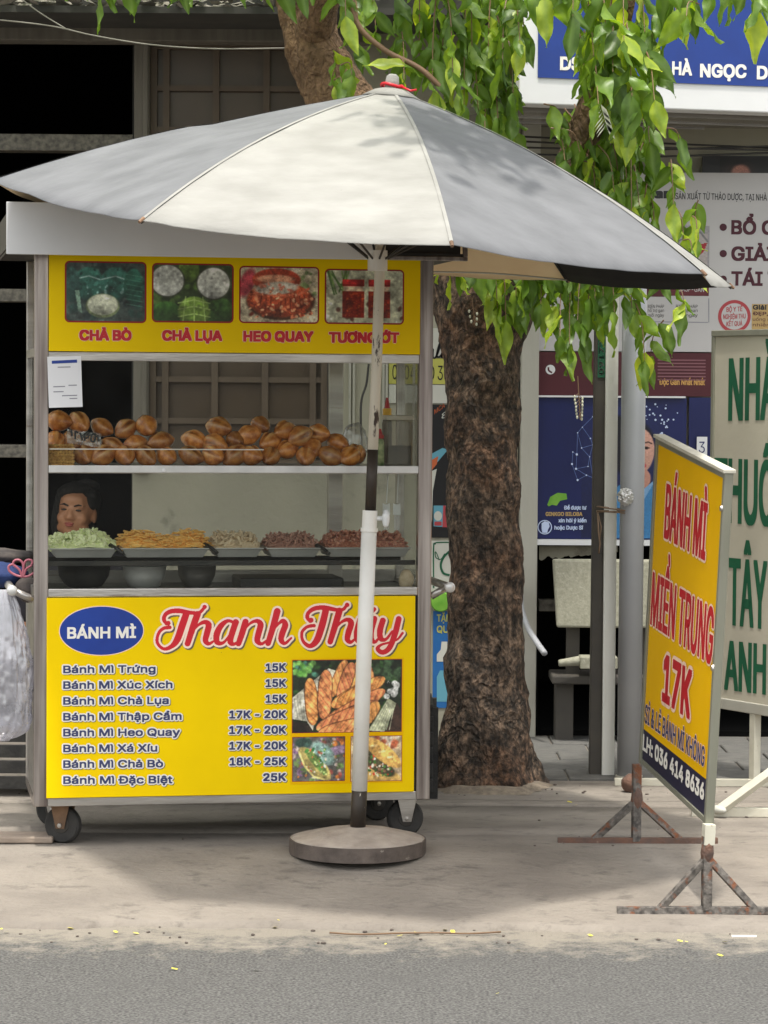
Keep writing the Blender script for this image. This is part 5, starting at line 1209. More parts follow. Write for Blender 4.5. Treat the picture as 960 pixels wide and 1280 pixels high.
# orange backing and three photos
a, z1 = P(364, 823.5, ym); b, z0 = P(503.5, 978, ym); poly_obj('orange_backing', [(a, z0), (b, z0), (b, z1), (a, z1)], ym, M['orange_soft'] if 'orange_soft' in M else M['yellow2'], mp)
c = Canvas(274, 180, (32, 42, 28))
c.speck(120, [(40, 70, 34), (26, 34, 24), (60, 92, 48), (20, 26, 22)], (4, 12)); c.speck(24, [(84, 140, 60), (110, 160, 80), (70, 120, 100)], (6, 12), (0, 4, 60, 36)); c.speck(20, [(60, 84, 56)], (5, 12), (210, 0, 274, 50))
c.poly([(0, 92), (40, 60), (90, 20), (120, 30), (70, 100), (50, 180), (36, 152), (0, 146)], (196, 194, 176)); c.poly([(0, 152), (40, 158), (54, 180), (0, 180)], (44, 36, 30)); c.poly([(190, 178), (240, 96), (262, 110), (232, 180)], (146, 150, 122)); c.poly([(236, 180), (262, 108), (274, 130), (274, 180)], (58, 42, 34))
for i in range(7): c.stroke([(196 + i * 8, 176), (238 + i * 3, 104 + i * 2)], .9, (176, 180, 154))
for i in range(8): c.stroke([(4 + i * 7, 96), (14 + i * 6, 148)], .8, (160, 158, 140))
def loaf(c, x0, y0, x1, y1, r, base=(214, 112, 50), k=1.0):
    n = 14; L = math.hypot(x1 - x0, y1 - y0); dx, dy = (x1 - x0) / L, (y1 - y0) / L; nx, ny = -dy, dx
    u = ((c.X - x0) * dx + (c.Y - y0) * dy); v = ((c.X - x0) * nx + (c.Y - y0) * ny); t = u / L; rr = r * np.sqrt(np.clip(1 - (np.abs(t - .5) * 2) ** 3.2, 0, 1))
    ins = (np.abs(v) < rr) & (t > 0) & (t < 1); s = v / (rr + 1e-6); shade = .72 + .34 * np.sqrt(np.clip(1 - (s + .25) ** 2 * .75, 0, 1)); sl = (u * .9 + v * 1.1) % 19; f = np.clip(1 - np.abs(sl - 6) / 4.0, 0, 1)
    col = np.array(base) * shade[..., None]; col = col * (1 - .6 * f[..., None]) + np.array((246, 186, 112)) * .6 * f[..., None]; col *= (1 - .45 * np.clip(1 - np.abs(sl - 13) / 2.2, 0, 1) * .6)[..., None]
    col[np.abs(s) > .86] *= .62; c.a[ins] = col[ins]
for q in ((96, 92, 134, 0, 15), (150, 80, 168, 2, 15), (118, 100, 150, 6, 17), (196, 70, 188, 14, 13), (42, 44, 52, 162, 17), (84, 24, 78, 148, 19), (98, 116, 210, 52, 18), (112, 108, 232, 46, 18), (70, 166, 232, 76, 19), (60, 172, 218, 108, 20), (180, 160, 214, 106, 17), (64, 186, 190, 156, 20)):
    loaf(c, *q, base=(random.uniform(208, 228), random.uniform(128, 148), random.uniform(74, 92)))
for i in range(8): c.ell(random.uniform(236, 262), random.uniform(58, 92), 9, 8, 0, (212, 214, 210), .3)
c.speck(10, [(150, 152, 150)], (1, 3), (232, 54, 266, 94)); c.noise(.05, 1); pic(mp, c, 'food_picture', 366, 826.5, 501.5, 914, ym - .0006, M['darkred'], 0, .7)
c = Canvas(132, 108, (92, 88, 84)); c.speck(90, [(150, 80, 70), (188, 170, 160), (96, 120, 70), (200, 120, 60), (130, 100, 130)], (3, 9)); c.ell(28, 14, 24, 14, 0, (52, 74, 66), .2); c.ell(110, 34, 34, 12, -12, (136, 116, 140), .2)
c.ell(56, 66, 58, 22, 46, (176, 160, 96), .1, .25); c.ell(78, 40, 42, 24, 44, (128, 158, 150), .25); c.ell(60, 60, 46, 12, 50, (94, 116, 60), .2); c.speck(46, [(70, 130, 60), (170, 190, 120), (190, 90, 60), (210, 206, 186), (40, 90, 50)], (1.5, 5), (34, 30, 86, 92)); c.stroke([(16, 36), (30, 70), (54, 98), (80, 104)], 2.4, (206, 190, 120)); c.speck(20, [(176, 190, 190)], (1, 3), (60, 14, 116, 70)); c.noise(.09, 1)
pic(mp, c, 'food_picture', 366, 923, 430.5, 975.5, ym - .0006, M['darkred'], 0, .7)
c = Canvas(132, 108, (186, 164, 132)); c.speck(20, [(170, 90, 60), (206, 190, 170)], (5, 12), (60, 0, 132, 30)); c.ell(70, 92, 66, 22, 14, (206, 168, 96), .1, .2); c.ell(66, 64, 60, 20, 32, (70, 66, 44), .12)
c.speck(90, [(56, 96, 44), (220, 206, 180), (190, 60, 40), (84, 130, 60), (236, 226, 206), (150, 110, 80)], (1.5, 5), (24, 44, 112, 96)); c.ell(84, 40, 60, 21, 36, (216, 168, 92), .08, .22)
for i in range(3): c.stroke([(52 + i * 22, 24 + i * 14), (66 + i * 22, 22 + i * 14)], 2.6, (240, 206, 140))
c.ell(12, 88, 22, 14, 0, (150, 140, 120), .4); c.noise(.07, 1)
pic(mp, c, 'food_picture', 439, 923, 501.5, 975.5, ym - .0006, M['darkred'], 0, .7)
# push handles, one on each side
def handle(side):
    s = -1 if side == 'l' else 1; ue = 0 if s < 0 else WC; h = (P(15, 738, -.02) if s < 0 else P(562, 734, -.02)); uo, zo = h; bm = BM()
    root = obj('push_handle', tube(BM(), [(uo, -.028, zo), (uo, DC * .9, zo)], .0145, 14), ST, cart, smooth=True)
    for y in (.012, DC - .02): obj('arm', tube(BM(), [(ue + s * .002, y, zo - .035), (uo, y + .0, zo)], .013, 12), ST, root, smooth=True)
    obj('end_cap', blob(BM(), (uo, -.030, zo), (.019, .010, .019), 14, 8), M['tray_metal'], root, smooth=True)
handle('l'); handle('r')
# casters
def caster(u, y, fork_m, sw=0):
    r = .066; f = BM(); g = gz(9.9)
    w_ = obj('caster', lathe(BM(), [(.001, -.019), (r * .9, -.019), (r, -.012), (r, .012), (r * .9, .019), (.001, .019)], 28, axis='y'), M['rubber'], cart, smooth=False)
    obj('hub', lathe(BM(), [(.001, -.023), (r * .42, -.021), (r * .48, -.016), (r * .48, .016), (r * .42, .021), (.001, .023)], 20, axis='y'), M['darksteel'], w_)
    for s in (-1, 1):
        q = bmesh.new(); vs = [(-.036, s * .026, zb - r - .004), (.036, s * .026, zb - r - .004), (.016, s * .026, -.012), (-.016, s * .026, -.012)]
        V = [q.verts.new(p) for p in vs] + [q.verts.new((p[0], p[1] + s * .004, p[2])) for p in vs]
        for fc in ((0, 1, 2, 3), (7, 6, 5, 4), (0, 4, 5, 1), (1, 5, 6, 2), (2, 6, 7, 3), (3, 7, 4, 0)): q.faces.new([V[i] for i in fc])
        obj('fork', q, fork_m, w_, bevel=.001)
    obj('fork_plate', bx(BM(), -.04, .04, -.035, .035, zb - r - .006, zb - r - .0005), fork_m, w_)
    obj('axle_bolt', lathe(BM(), [(0, -.036), (.008, -.035), (.009, -.028)], 8, axis='y'), M['steel'], w_)
    w_.location = (u, y, r); w_.rotation_euler = (0, 0, sw)
caster(P(79, 1040, .1)[0], .10, M['rust_tan'], radians(-28)); caster(P(506, 1030, .1)[0], .10, M['steel'], radians(6))
caster(.10, DC - .10, M['steel'], radians(-20)); caster(P(470, 1020, DC - .1)[0], DC - .10, M['darksteel'], radians(10))

# ---------------------------------------------------------------- paper notice on the glass (its square code left out)
a = P(61, 446, -.004); b = P(103, 510, -.004)
mn = cart.matrix_basis @ Matrix.Translation((a[0], -.016, b[1])) @ Matrix.Rotation(radians(-2), 4, 'Y')
pn = thing('paper_notice', 'white paper notice with blue band taped at the top left of the cart glass', 'notice', mn)
w_, h_ = b[0] - a[0], a[1] - b[1]
box('sheet', 0, w_, 0, .002, 0, h_, M['paper'], pn)
poly_obj('blue_band', [(w_ * .13, h_ * .86), (w_ * .88, h_ * .87), (w_ * .88, h_ * .93), (w_ * .13, h_ * .92)], -.0005, M['blue'], pn)
for i, (q0, q1) in enumerate(((.3, .68), (.15, .5), (.6, .85), (.15, .45), (.4, .85), (.62, .85))):
    zz = h_ * (.78, .40, .42, .30, .22, .16)[i]; poly_obj('printed_rule', [(w_ * q0, zz), (w_ * q1, zz), (w_ * q1, zz + .0035), (w_ * q0, zz + .0035)], -.0005, M['grey_ink'], pn)

# ---------------------------------------------------------------- bread rolls
def bread_shape(seed):
    rs = random.Random(seed); nu, nv = 28, 16; co = []; fs = []; sl = []; ph = rs.uniform(-.5, .5); bend = rs.uniform(-.12, .12); cut = rs.uniform(.25, 1.0)
    for i in range(nv + 1):
        t = -1 + 2 * i / nv; env = max(0, 1 - abs(t) ** 1.65) ** .80
        for k in range(nu):
            a = 2 * pi * k / nu; da = abs((a - pi / 2 - ph + pi) % (2 * pi) - pi); g = max(0, 1 - da / .20) * max(0, 1 - abs(t) * 1.15); rim = max(0, 1 - abs(da - .40) / .26) * max(0, 1 - abs(t) * 1.05)
            r = env * (1 - cut * .22 * g + cut * .09 * rim + .035 * mnoise.noise(Vector((cos(a) * 2, sin(a) * 2, t * 3 + seed)))) + .012
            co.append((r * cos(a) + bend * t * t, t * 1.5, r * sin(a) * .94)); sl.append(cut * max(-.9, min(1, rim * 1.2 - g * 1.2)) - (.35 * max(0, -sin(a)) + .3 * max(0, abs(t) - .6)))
    for i in range(nv):
        for k in range(nu): fs.append((i * nu + k, i * nu + (k + 1) % nu, (i + 1) * nu + (k + 1) % nu, (i + 1) * nu + k))
    fs.append(tuple(range(nu))[::-1]); fs.append(tuple(nv * nu + k for k in range(nu)))
    me = bpy.data.meshes.new('bread_roll'); me.from_pydata(co, [], fs); me.materials.append(M['bread']); at = me.attributes.new('slit', 'FLOAT', 'POINT'); at.data.foreach_set('value', sl)
    me.polygons.foreach_set('use_smooth', [True] * len(me.polygons)); return me
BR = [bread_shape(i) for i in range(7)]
left = {'top': [(73, 526), (98, 528), (127, 534), (157, 536), (183, 532)], 'middle': [(69, 551), (90, 551), (113, 556), (141, 558), (169, 556), (201, 552)], 'bottom': [(105, 572), (129, 574), (156, 573), (182, 571), (208, 572)]}
right = {'top': [(243, 550), (273, 534), (325, 531), (356, 538), (398, 542), (422, 554)], 'middle': [(268, 555), (294, 550), (310, 544), (338, 552), (375, 545), (391, 560), (359, 562), (444, 568)], 'bottom': [(238, 572), (266, 572), (294, 573), (314, 571), (338, 573), (382, 572), (413, 572), (438, 573)]}
ords = ['first', 'second', 'third', 'fourth', 'fifth', 'sixth', 'seventh', 'eighth']
tone = ['golden', 'golden brown']
for pile, D_ in (('left', left), ('right', right)):
    for row, L_ in D_.items():
        L_ = sorted(L_)
        for i, (px, py) in enumerate(L_):
            y = {'top': .20, 'middle': .165, 'bottom': .125}[row] + random.uniform(-.01, .01); u, z = P(px, py, y)
            R = random.uniform(.035, .041); tilt = random.choice([0, 0, 18, -20, 35, -38, 50]) + random.uniform(-8, 8); yaw = random.choice([-62, -45, -28, -12, 12, 28, 45, 62]) + random.uniform(-10, 10)
            if row == 'bottom': tilt = random.uniform(-14, 14); z = max(z, zsh1 + R * .93 + .001)
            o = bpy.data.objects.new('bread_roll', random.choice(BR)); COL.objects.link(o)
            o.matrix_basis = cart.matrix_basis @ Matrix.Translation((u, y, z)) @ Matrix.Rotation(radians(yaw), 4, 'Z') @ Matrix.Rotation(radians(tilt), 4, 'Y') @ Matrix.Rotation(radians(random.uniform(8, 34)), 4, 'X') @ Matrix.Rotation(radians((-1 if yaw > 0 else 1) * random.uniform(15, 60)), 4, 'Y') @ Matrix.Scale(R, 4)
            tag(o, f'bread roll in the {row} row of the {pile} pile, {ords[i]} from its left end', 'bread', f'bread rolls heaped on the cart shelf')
# wicker basket at the far left of the shelf
u0, z_ = P(61.5, 575, .03); u1, _ = P(91, 575, .03); bk = thing('wicker_basket', 'small woven straw basket at the left end of the bread shelf', 'basket', cart.matrix_basis @ Matrix.Translation(((u0 + u1) / 2, .10, zsh1)))
hw = (u1 - u0) / 2; hh = Z(559, .03) - zsh1
bm = BM()
for j in range(7):
    zz = .004 + hh * j / 6
    loop = []
    for k in range(41):
        t = k / 40 * 4; s_ = int(t) % 4; q = t - int(t)
        x, y = ((-hw + 2 * hw * q, -.07), (hw, -.07 + .14 * q), (hw - 2 * hw * q, .07), (-hw, .07 - .14 * q))[s_] if t < 4 else (-hw, -.07)
        wv = .003 * (1 if (k + j) % 2 else -1); nx, ny = ((0, -1), (1, 0), (0, 1), (-1, 0))[s_]; loop.append((x + nx * wv, y + ny * wv, zz + .001 * ((k + j) % 2)))
    tube(bm, loop, .0048, 6)
for k in range(9): tube(bm, [(-hw + 2 * hw * k / 8, -.07, 0), (-hw + 2 * hw * k / 8, -.07, hh)], .0025, 5)
obj('weave', bm, M['wicker'], bk)
# plastic bag lying over the left rolls with dark print
bg_ = BM(); rows_ = []
for i in range(13):
    row = []
    for j in range(9):
        px = 84 + i * 3.5; py = 536 + j * 2.2 + (i * .5); u, z = P(px, py, .075); row.append(bg_.verts.new((u, .075 + .006 * mnoise.noise(Vector((i * .6, j * .7, 2))), z + .003 * mnoise.noise(Vector((i * .5, j * .5, 9))))))
    rows_.append(row)
for a, b in zip(rows_, rows_[1:]):
    for j in range(8): bg_.faces.new((a[j], a[j + 1], b[j + 1], b[j]))
o = obj('bread_bag', bg_, M['film'], None, smooth=True); o.matrix_basis = cart.matrix_basis; tag(o, 'clear printed plastic bag draped over the rolls under the paper notice', 'plastic bag')
for q in ([(89, 537), (90, 545)], [(94, 539), (94, 549)], [(94, 539), (98, 541)], [(100, 541), (103, 550)], [(106, 541), (106, 551)], [(106, 542), (111, 541), (110, 547), (106, 547)], [(114, 543), (119, 543), (118, 551), (114, 551), (114, 543)], [(122, 544), (123, 552)]):
    pts = [P(a, b, .066) for a, b in q]; s_ = stroke_strip(o, 'bag_print', pts, .0065, .064, M['black_ink'])

# ---------------------------------------------------------------- trays and fillings
spans = [(62, 148), (151, 263), (266, 330), (333, 403), (406, 515)]
names = ['sliced cucumber', 'shredded orange carrot', 'pale sliced pork roll', 'pinkish shredded ham', 'red onion and meat']
yt0 = .066; zt_r = Z(685, yt0); zt_b = Z(697, yt0)
TR = []
for (a_, b_), nm in zip(spans, names):
    u0, _ = P(a_, 690, yt0); u1, _ = P(b_, 690, yt0); wd = u1 - u0; dp = .26; h = zt_r - zt_b
    r = thing('food_tray', f'shallow metal tray holding {nm} in the lower cart window', 'tray', cart.matrix_basis @ Matrix.Translation((u0, yt0, zt_b)), group='food trays in the cart window')
    bm = BM(); i_ = .012; outer = [(0, 0), (wd, 0), (wd, dp), (0, dp)]; inn = [(i_, i_), (wd - i_, i_), (wd - i_, dp - i_), (i_, dp - i_)]; flo = [(i_ * 2, i_ * 2), (wd - 2 * i_, 2 * i_), (wd - 2 * i_, dp - 2 * i_), (2 * i_, dp - 2 * i_)]
    rings = [[bm.verts.new((x, y, z)) for x, y in q] for q, z in ((flo, 0), ([(i_ * .6, i_ * .6), (wd - i_ * .6, i_ * .6), (wd - i_ * .6, dp - i_ * .6), (i_ * .6, dp - i_ * .6)], h - .006), (outer, h - .004), (outer, h), (inn, h), (flo, .004))]
    for p_, q_ in zip(rings, rings[1:]):
        for k in range(4): bm.faces.new((p_[k], p_[(k + 1) % 4], q_[(k + 1) % 4], q_[k]))
    bm.faces.new(rings[0][::-1]); bm.faces.new(rings[-1]); obj('tray_body', bm, M['tray_metal'], r, bevel=.0015); TR.append((u0, u1))
M['cuke'] = mat('cucumber_flesh', C(240, 242, 206), C(214, 228, 158), 150, .4, c3=C(120, 160, 70), s3=60, t3=.6)
M['carrot'] = mat('carrot_shreds', C(246, 178, 84), C(250, 212, 130), 50, .45)
M['porkroll'] = mat('pork_roll_flesh', C(232, 214, 184), C(206, 184, 152), 50, .5)
M['ham'] = mat('ham_shreds', C(196, 156, 138), C(160, 116, 104), 140, .5)
M['onion'] = mat('onion_meat', C(214, 160, 132), C(140, 70, 62), 150, .35, c3=C(240, 216, 192), s3=50, t3=.60)
def mound(u0, u1, top_h, peaks):
    def f(x, y):
        s = max(0, 1 - ((y - .13) / .125) ** 2) ** .6; e = min(1, max(0, (x - u0 - .006)) / .03, ) * min(1, max(0, (u1 - .006 - x)) / .03)
        return top_h * s * (e ** .5) * (peaks(x) if peaks else 1)
    return f
def filling(name, label, cat, k, n, kind, m, h, peaks=None, lo=0, hi_=0):
    u0, u1 = TR[k]; u0 += lo; u1 -= hi_; f = mound(u0, u1, h, peaks); bm = BM(); Rr = random.Random(k + 40)
    blobz = []
    for i in range(n):
        x = Rr.uniform(u0 + .012, u1 - .012); y = Rr.uniform(.02, .24); z = zt_r - .010 + f(x, y) * Rr.uniform(.55, 1.02); c_ = Vector((x, y + yt0, z)); E = Euler((Rr.uniform(-1.2, 1.2), Rr.uniform(-1.2, 1.2), Rr.uniform(0, 6.3))).to_matrix()
        if kind == 'disc':
            r = Rr.uniform(.010, .016); t = .0035; half = Rr.random() < .5; nn = 7 if half else 10; an = pi if half else 2 * pi
            V0 = [bm.verts.new(c_ + E @ Vector((r * cos(an * q / nn), r * sin(an * q / nn), t))) for q in range(nn + (1 if half else 0))]; V1 = [bm.verts.new(c_ + E @ Vector((r * cos(an * q / nn), r * sin(an * q / nn), -t))) for q in range(nn + (1 if half else 0))]
            bm.faces.new(V0); bm.faces.new(V1[::-1])
            for q in range(len(V0)): bm.faces.new((V0[q], V1[q], V1[(q + 1) % len(V0)], V0[(q + 1) % len(V0)]))
        elif kind == 'strand':
            a = Rr.uniform(0, 6.3); pts = [c_]; d = Vector((cos(a), sin(a) * .7, Rr.uniform(-.3, .3)))
            for q in range(4): d = (d + Vector((Rr.uniform(-.6, .6), Rr.uniform(-.6, .6), Rr.uniform(-.45, .35)))).normalized(); d.z *= .45; pts.append(pts[-1] + d * .009)
            tube(bm, pts, .0030, 5)
        elif kind == 'strip':
            L = Rr.uniform(.012, .022); vs = [Vector((sx * L, sy * .004, sz * .0022)) for sx in (-1, 1) for sy in (-1, 1) for sz in (-1, 1)]; V = [bm.verts.new(c_ + E @ v) for v in vs]
            for fc in ((0, 1, 3, 2), (4, 6, 7, 5), (0, 4, 5, 1), (2, 3, 7, 6), (0, 2, 6, 4), (1, 5, 7, 3)): bm.faces.new([V[q] for q in fc])
        else:
            blob(bm, c_, (Rr.uniform(.006, .013), Rr.uniform(.005, .009), Rr.uniform(.003, .007)), 6, 4, rot=E)
    # core so that nothing shows through
    g = [[bm.verts.new((u0 + .004 + (u1 - u0 - .008) * i / 14, yt0 + .012 + .236 * j / 8, zt_r - .012 + .8 * f(u0 + .004 + (u1 - u0 - .008) * i / 14, .012 + .236 * j / 8))) for j in range(9)] for i in range(15)]
    for a, b in zip(g, g[1:]):
        for j in range(8): bm.faces.new((a[j], a[j + 1], b[j + 1], b[j]))
    o = obj(name, bm, m, None); o.matrix_basis = cart.matrix_basis; tag(o, label, cat, kind='stuff')
filling('cucumber_slices', 'pale green cucumber slices heaped in the leftmost food tray', 'cucumber', 0, 330, 'disc', M['cuke'], .072, lambda x: .85 + .15 * sin(x * 40))
filling('carrot_shreds', 'orange shredded carrot heaped in the second food tray', 'carrot', 1, 520, 'strand', M['carrot'], .070, lambda x: .8 + .2 * sin(x * 34 + 1.2))
filling('pork_roll_slices', 'pale pork roll strips heaped in the middle food tray', 'sliced meat', 2, 240, 'strip', M['porkroll'], .058)
filling('ham_shreds', 'pinkish brown ham shreds heaped in the fourth food tray', 'sliced meat', 3, 280, 'strip', M['ham'], .048)
filling('onion_and_meat', 'reddish onion and meat pieces heaped in the rightmost food tray', 'meat', 4, 420, 'lump', M['onion'], .062)
# spoons between trays, bowls under the trays
for i, (px, py, lb) in enumerate(((146, 690, 'dark spoon handle between the cucumber and carrot trays'), (264, 689, 'dark spoon handle between the carrot and pork roll trays'), (404, 690, 'dark spoon handle beside the onion tray'))):
    a = P(px - 8, py - 8, .1); b = P(px + 8, py + 2, .03); o = obj('serving_spoon', tube(BM(), [(a[0], .1, a[1]), ((a[0] + b[0]) / 2, .06, (a[1] + b[1]) / 2 + .004), (b[0], .03, b[1])], [.009, .006, .005], 8), M['darksteel'], None, smooth=True); o.matrix_basis = cart.matrix_basis; tag(o, lb, 'spoon', 'spoons in the food trays')
def bowl(px0, px1, pyb, label, m, y=.22, name='mixing_bowl'):
    u0, _ = P(px0, 715, y); u1, _ = P(px1, 715, y); r = (u1 - u0) / 2; h = min(.085, zt_b - (zm0 + .013) - .012)
    o = obj(name, lathe(BM(), [(0, 0), (r * .38, 0), (r * .72, h * .2), (r * .95, h * .6), (r, h), (r * 1.08, h + .002), (r * .97, h), (r * .9, h * .6), (r * .7, h * .26), (r * .35, .006), (0, .006)], 32), m, None, smooth=True)
    o.matrix_basis = cart.matrix_basis @ Matrix.Translation(((u0 + u1) / 2, y, zm0 + .0125)); tag(o, label, 'bowl', 'bowls under the food trays')
bowl(153, 208, 725, 'steel mixing bowl under the carrot tray', M['tray_metal'], .16); bowl(222, 270, 725, 'steel mixing bowl under the pork roll tray, darker inside', M['steel'], .18)
bowl(72, 138, 725, 'dark bowl of greens under the cucumber tray', M['herb_dark'] if 'herb_dark' in M else M['darksteel'], .2)
u0, _ = P(300, 715, .12); u1, _ = P(430, 715, .12)
o = box('meat_pan', u0, u1, .12, .36, zm0 + .0125, zm0 + .055, M['meatpan'] if 'meatpan' in M else M['darksteel'], None, .006); o.matrix_basis = cart.matrix_basis; tag(o, 'dark roasting pan of meat below the ham tray', 'pan')
u0, z0 = P(497, 732, .10); o = obj('noodle_bag', blob(BM(), (0, 0, .035), (.028, .02, .038), 14, 10, f=lambda p: p * (1 + .15 * mnoise.noise(p * 70))), M['porkroll'], None, smooth=True)
o.matrix_basis = cart.matrix_basis @ Matrix.Translation((P(508, 720, .1)[0], .10, zm0 + .0125)); tag(o, 'small bag of pale yellow food in the lower right cart corner', 'food bag')

# jar, bottles, hanging scoops
def place(o, u, y, z): o.matrix_basis = cart.matrix_basis @ Matrix.Translation((u, y, z))
u0, _ = P(481, 560, .16); u1, _ = P(513, 560, .16); rj = (u1 - u0) / 2 * 1.02; zj = zsh1 + .001; zj1 = Z(524, .16); zs = Z(556, .16)
jar = thing('sauce_jar', 'square clear jar half full of dark sauce with white lid on the bread shelf', 'jar', cart.matrix_basis @ Matrix.Translation(((u0 + u1) / 2, .16, zj)))
box('jar_body', -rj, rj, -rj, rj, 0, zj1 - zj, M['jar_glass'], jar, .006); box('dark_sauce', -rj + .004, rj - .004, -rj + .004, rj - .004, .004, zs - zj, M['sauce'], jar, .004); box('lid', -rj - .003, rj + .003, -rj - .003, rj + .003, zj1 - zj + .0005, zj1 - zj + .017, M['white_lid'], jar, .003)
def bottle(label, px, pyb, pyt, r, capm, body, capm2, y):
    u, zt_ = P(px, pyt, y); z0 = zsh1 + .001; h = zt_ - z0; b_ = thing('sauce_bottle', label, 'bottle', cart.matrix_basis @ Matrix.Translation((u, y, z0)))
    obj('body', lathe(BM(), [(0, 0), (r, 0), (r, h * .62), (r * .8, h * .7), (r * .55, h * .74), (0, h * .74)], 18), body, b_, smooth=True)
    obj('collar', lathe(BM(), [(0, h * .74), (r * .9, h * .741), (r * .9, h * .84), (0, h * .84)], 18), capm2, b_); obj('nozzle', lathe(BM(), [(0, h * .841), (r * .6, h * .842), (r * .25, h), (0, h)], 14), capm, b_)
bottle('tall sauce bottle with yellow collar and red nozzle behind the jar', 484, 580, 497, .018, M['red_cap'], M['sauce'], M['yellow_cap'], .26)
bottle('short sauce bottle with red cap and striped label left of the jar', 475, 580, 536, .016, M['red_cap'], M['label_green'], M['red_cap'], .09)
for i, (px, lb) in enumerate(((483, 'left one of two milky plastic scoops hanging below the bread shelf'), (496, 'right one of two milky plastic scoops hanging below the bread shelf'))):
    u, z = P(px, 636, .10); zt_ = zsh0 - .002
    s_ = thing('hanging_scoop', lb, 'scoop', cart.matrix_basis @ Matrix.Translation((u, .10, z)), group='scoops hanging below the bread shelf')
    obj('hook_cord', tube(BM(), [(.0, 0, .02), (.004, 0, zt_ - z - .02), (.004, 0, zt_ - z)], .0022, 6), M['clear_knob'], s_)
    bm = BM(); pts = [(-.014, .022), (-.006, .016), (.004, .016), (.012, .022), (.014, -.022), (-.014, -.022)]; V0 = [bm.verts.new((x, -.003, z_)) for x, z_ in pts]; V1 = [bm.verts.new((x, .003, z_)) for x, z_ in pts]; bm.faces.new(V0); bm.faces.new(V1[::-1])
    for q in range(6): bm.faces.new((V0[q], V1[q], V1[(q + 1) % 6], V0[(q + 1) % 6]))
    obj('plate', bm, M['clear_knob'], s_, bevel=.002); obj('blade', bx(BM(), -.010, .010, -.002, .002, -.075, -.022), M['film'], s_)
# clear bag of things right of the rolls
bm = BM(); blob(bm, (0, 0, .075), (.05, .03, .078), 20, 14, f=lambda p: p * (1 + .12 * mnoise.noise(p * 40) + .05 * mnoise.noise(p * 120))); o = obj('clear_bag', bm, M['film'], None, smooth=True); place(o, P(446, 550, .2)[0], .24, zsh1); tag(o, 'clear crumpled plastic bag behind the last rolls near the parasol pole', 'plastic bag')

# ================================================================== PARASOL
pb = AT(447, 1040, 9.74); pb.z = 0
par = thing('market_parasol', 'large faded cream and grey parasol leaning over the sandwich cart', 'parasol', tuple(pb))
def U(p): return Vector(p) - pb
PC = Vector((-.0282, 9.70, 2.078)); PR = 1.276; a0 = radians(-124.69)
PM = Matrix.Rotation(radians(4.503), 3, 'Y') @ Matrix.Rotation(radians(.664), 3, 'X'); PH_ = .563
lift = {7: .125, 6: .06, 5: .0}; ext = {7: 1.05}
def rib(k, s):
    k %= 8; t = a0 + radians(45 * k); r = PR * s * (ext.get(k, 1) if s > .5 else 1); z = PH_ * (1 - s) + .070 * 4 * s * (1 - s) * (.8 + .2 * s) + lift.get(k, 0) * s * s
    return PC + PM @ Vector((r * cos(t), r * sin(t), z))
for k in range(8):
    cream = k % 2 == 0
    bm = BM(); NS, NT = 26, 20; g = []; g2 = []
    for i in range(NS + 1):
        s = .03 + .97 * i / NS; a, b = rib(k, s), rib(k + 1, s); row = []; r2 = []
        for j in range(NT + 1):
            t = j / NT; p = a.lerp(b, t); hang = 4 * t * (1 - t); nrm = PM @ Vector((0, 0, 1))
            p -= nrm * (.020 * hang * s * s) - nrm * (.0045 * s * mnoise.noise(Vector((p.x * 4, p.y * 4, k * 3.3))) + .003 * s * mnoise.noise(Vector((p.x * 13, p.y * 13, k * 3.3))))
            if i == NS: p += nrm * (.0025 * mnoise.noise(Vector((t * 6, k, 0)))) + (PC - p).normalized() * (.016 * hang)
            row.append(bm.verts.new(U(p))); r2.append(bm.verts.new(U(p - nrm * .0025)))
        g.append(row); g2.append(r2)
    for i in range(NS):
        for j in range(NT):
            f = bm.faces.new((g[i][j], g[i + 1][j], g[i + 1][j + 1], g[i][j + 1])); f.material_index = 0; f.smooth = True
            f = bm.faces.new((g2[i][j], g2[i][j + 1], g2[i + 1][j + 1], g2[i + 1][j])); f.material_index = 1; f.smooth = True
    for j in range(NT): f = bm.faces.new((g[NS][j], g2[NS][j], g2[NS][j + 1], g[NS][j + 1])); f.material_index = 0
    me = bpy.data.meshes.new('canopy_panel'); bm.to_mesh(me); bm.free()
    meshobj('canopy_panel', me, [M['cream_cloth'] if cream else M['grey_cloth'], M['cream_lining'] if cream else M['black_lining']], par)['label'] = ('cream' if cream else 'silver grey') + ' canopy panel'
    rb = BM(); nrm = PM @ Vector((0, 0, 1)); tube(rb, [U(rib(k, s) - nrm * .008) for s in np.linspace(.04, 1.0, 12)], .004, 6)
    obj('rib', rb, M['darksteel'], par); a = rib(k, .5) - nrm * .012; c_ = PC - Vector((0, 0, .02)) + (Vector((a.x, a.y, 0)) - Vector((PC.x, PC.y, 0))).normalized() * .03
    obj('strut', tube(BM(), [U(a), U(c_)], .004, 6), M['darksteel'], par)
    e = rib(k, 1.0); d = (e - rib(k, .9)).normalized(); obj('rib_tip', tube(BM(), [U(e - d * .012), U(e + d * .012)], [.007, .005], 8), M['rust_tan'], par)
    # seam tape over each rib
    sb = BM(); pr_ = None
    side = (rib(k + 1, .6) - rib(k - 1, .6)).normalized()
    for s in np.linspace(.035, .995, 18):
        p = rib(k, s) + nrm * .0022; q = (sb.verts.new(U(p - side * .006)), sb.verts.new(U(p + side * .006)))
        if pr_: sb.faces.new((pr_[0], pr_[1], q[1], q[0]))
        pr_ = q
    obj('seam', sb, M['cream_cloth'], par, smooth=True)
top = PC + PM @ Vector((0, 0, PH_)); nrm = PM @ Vector((0, 0, 1))
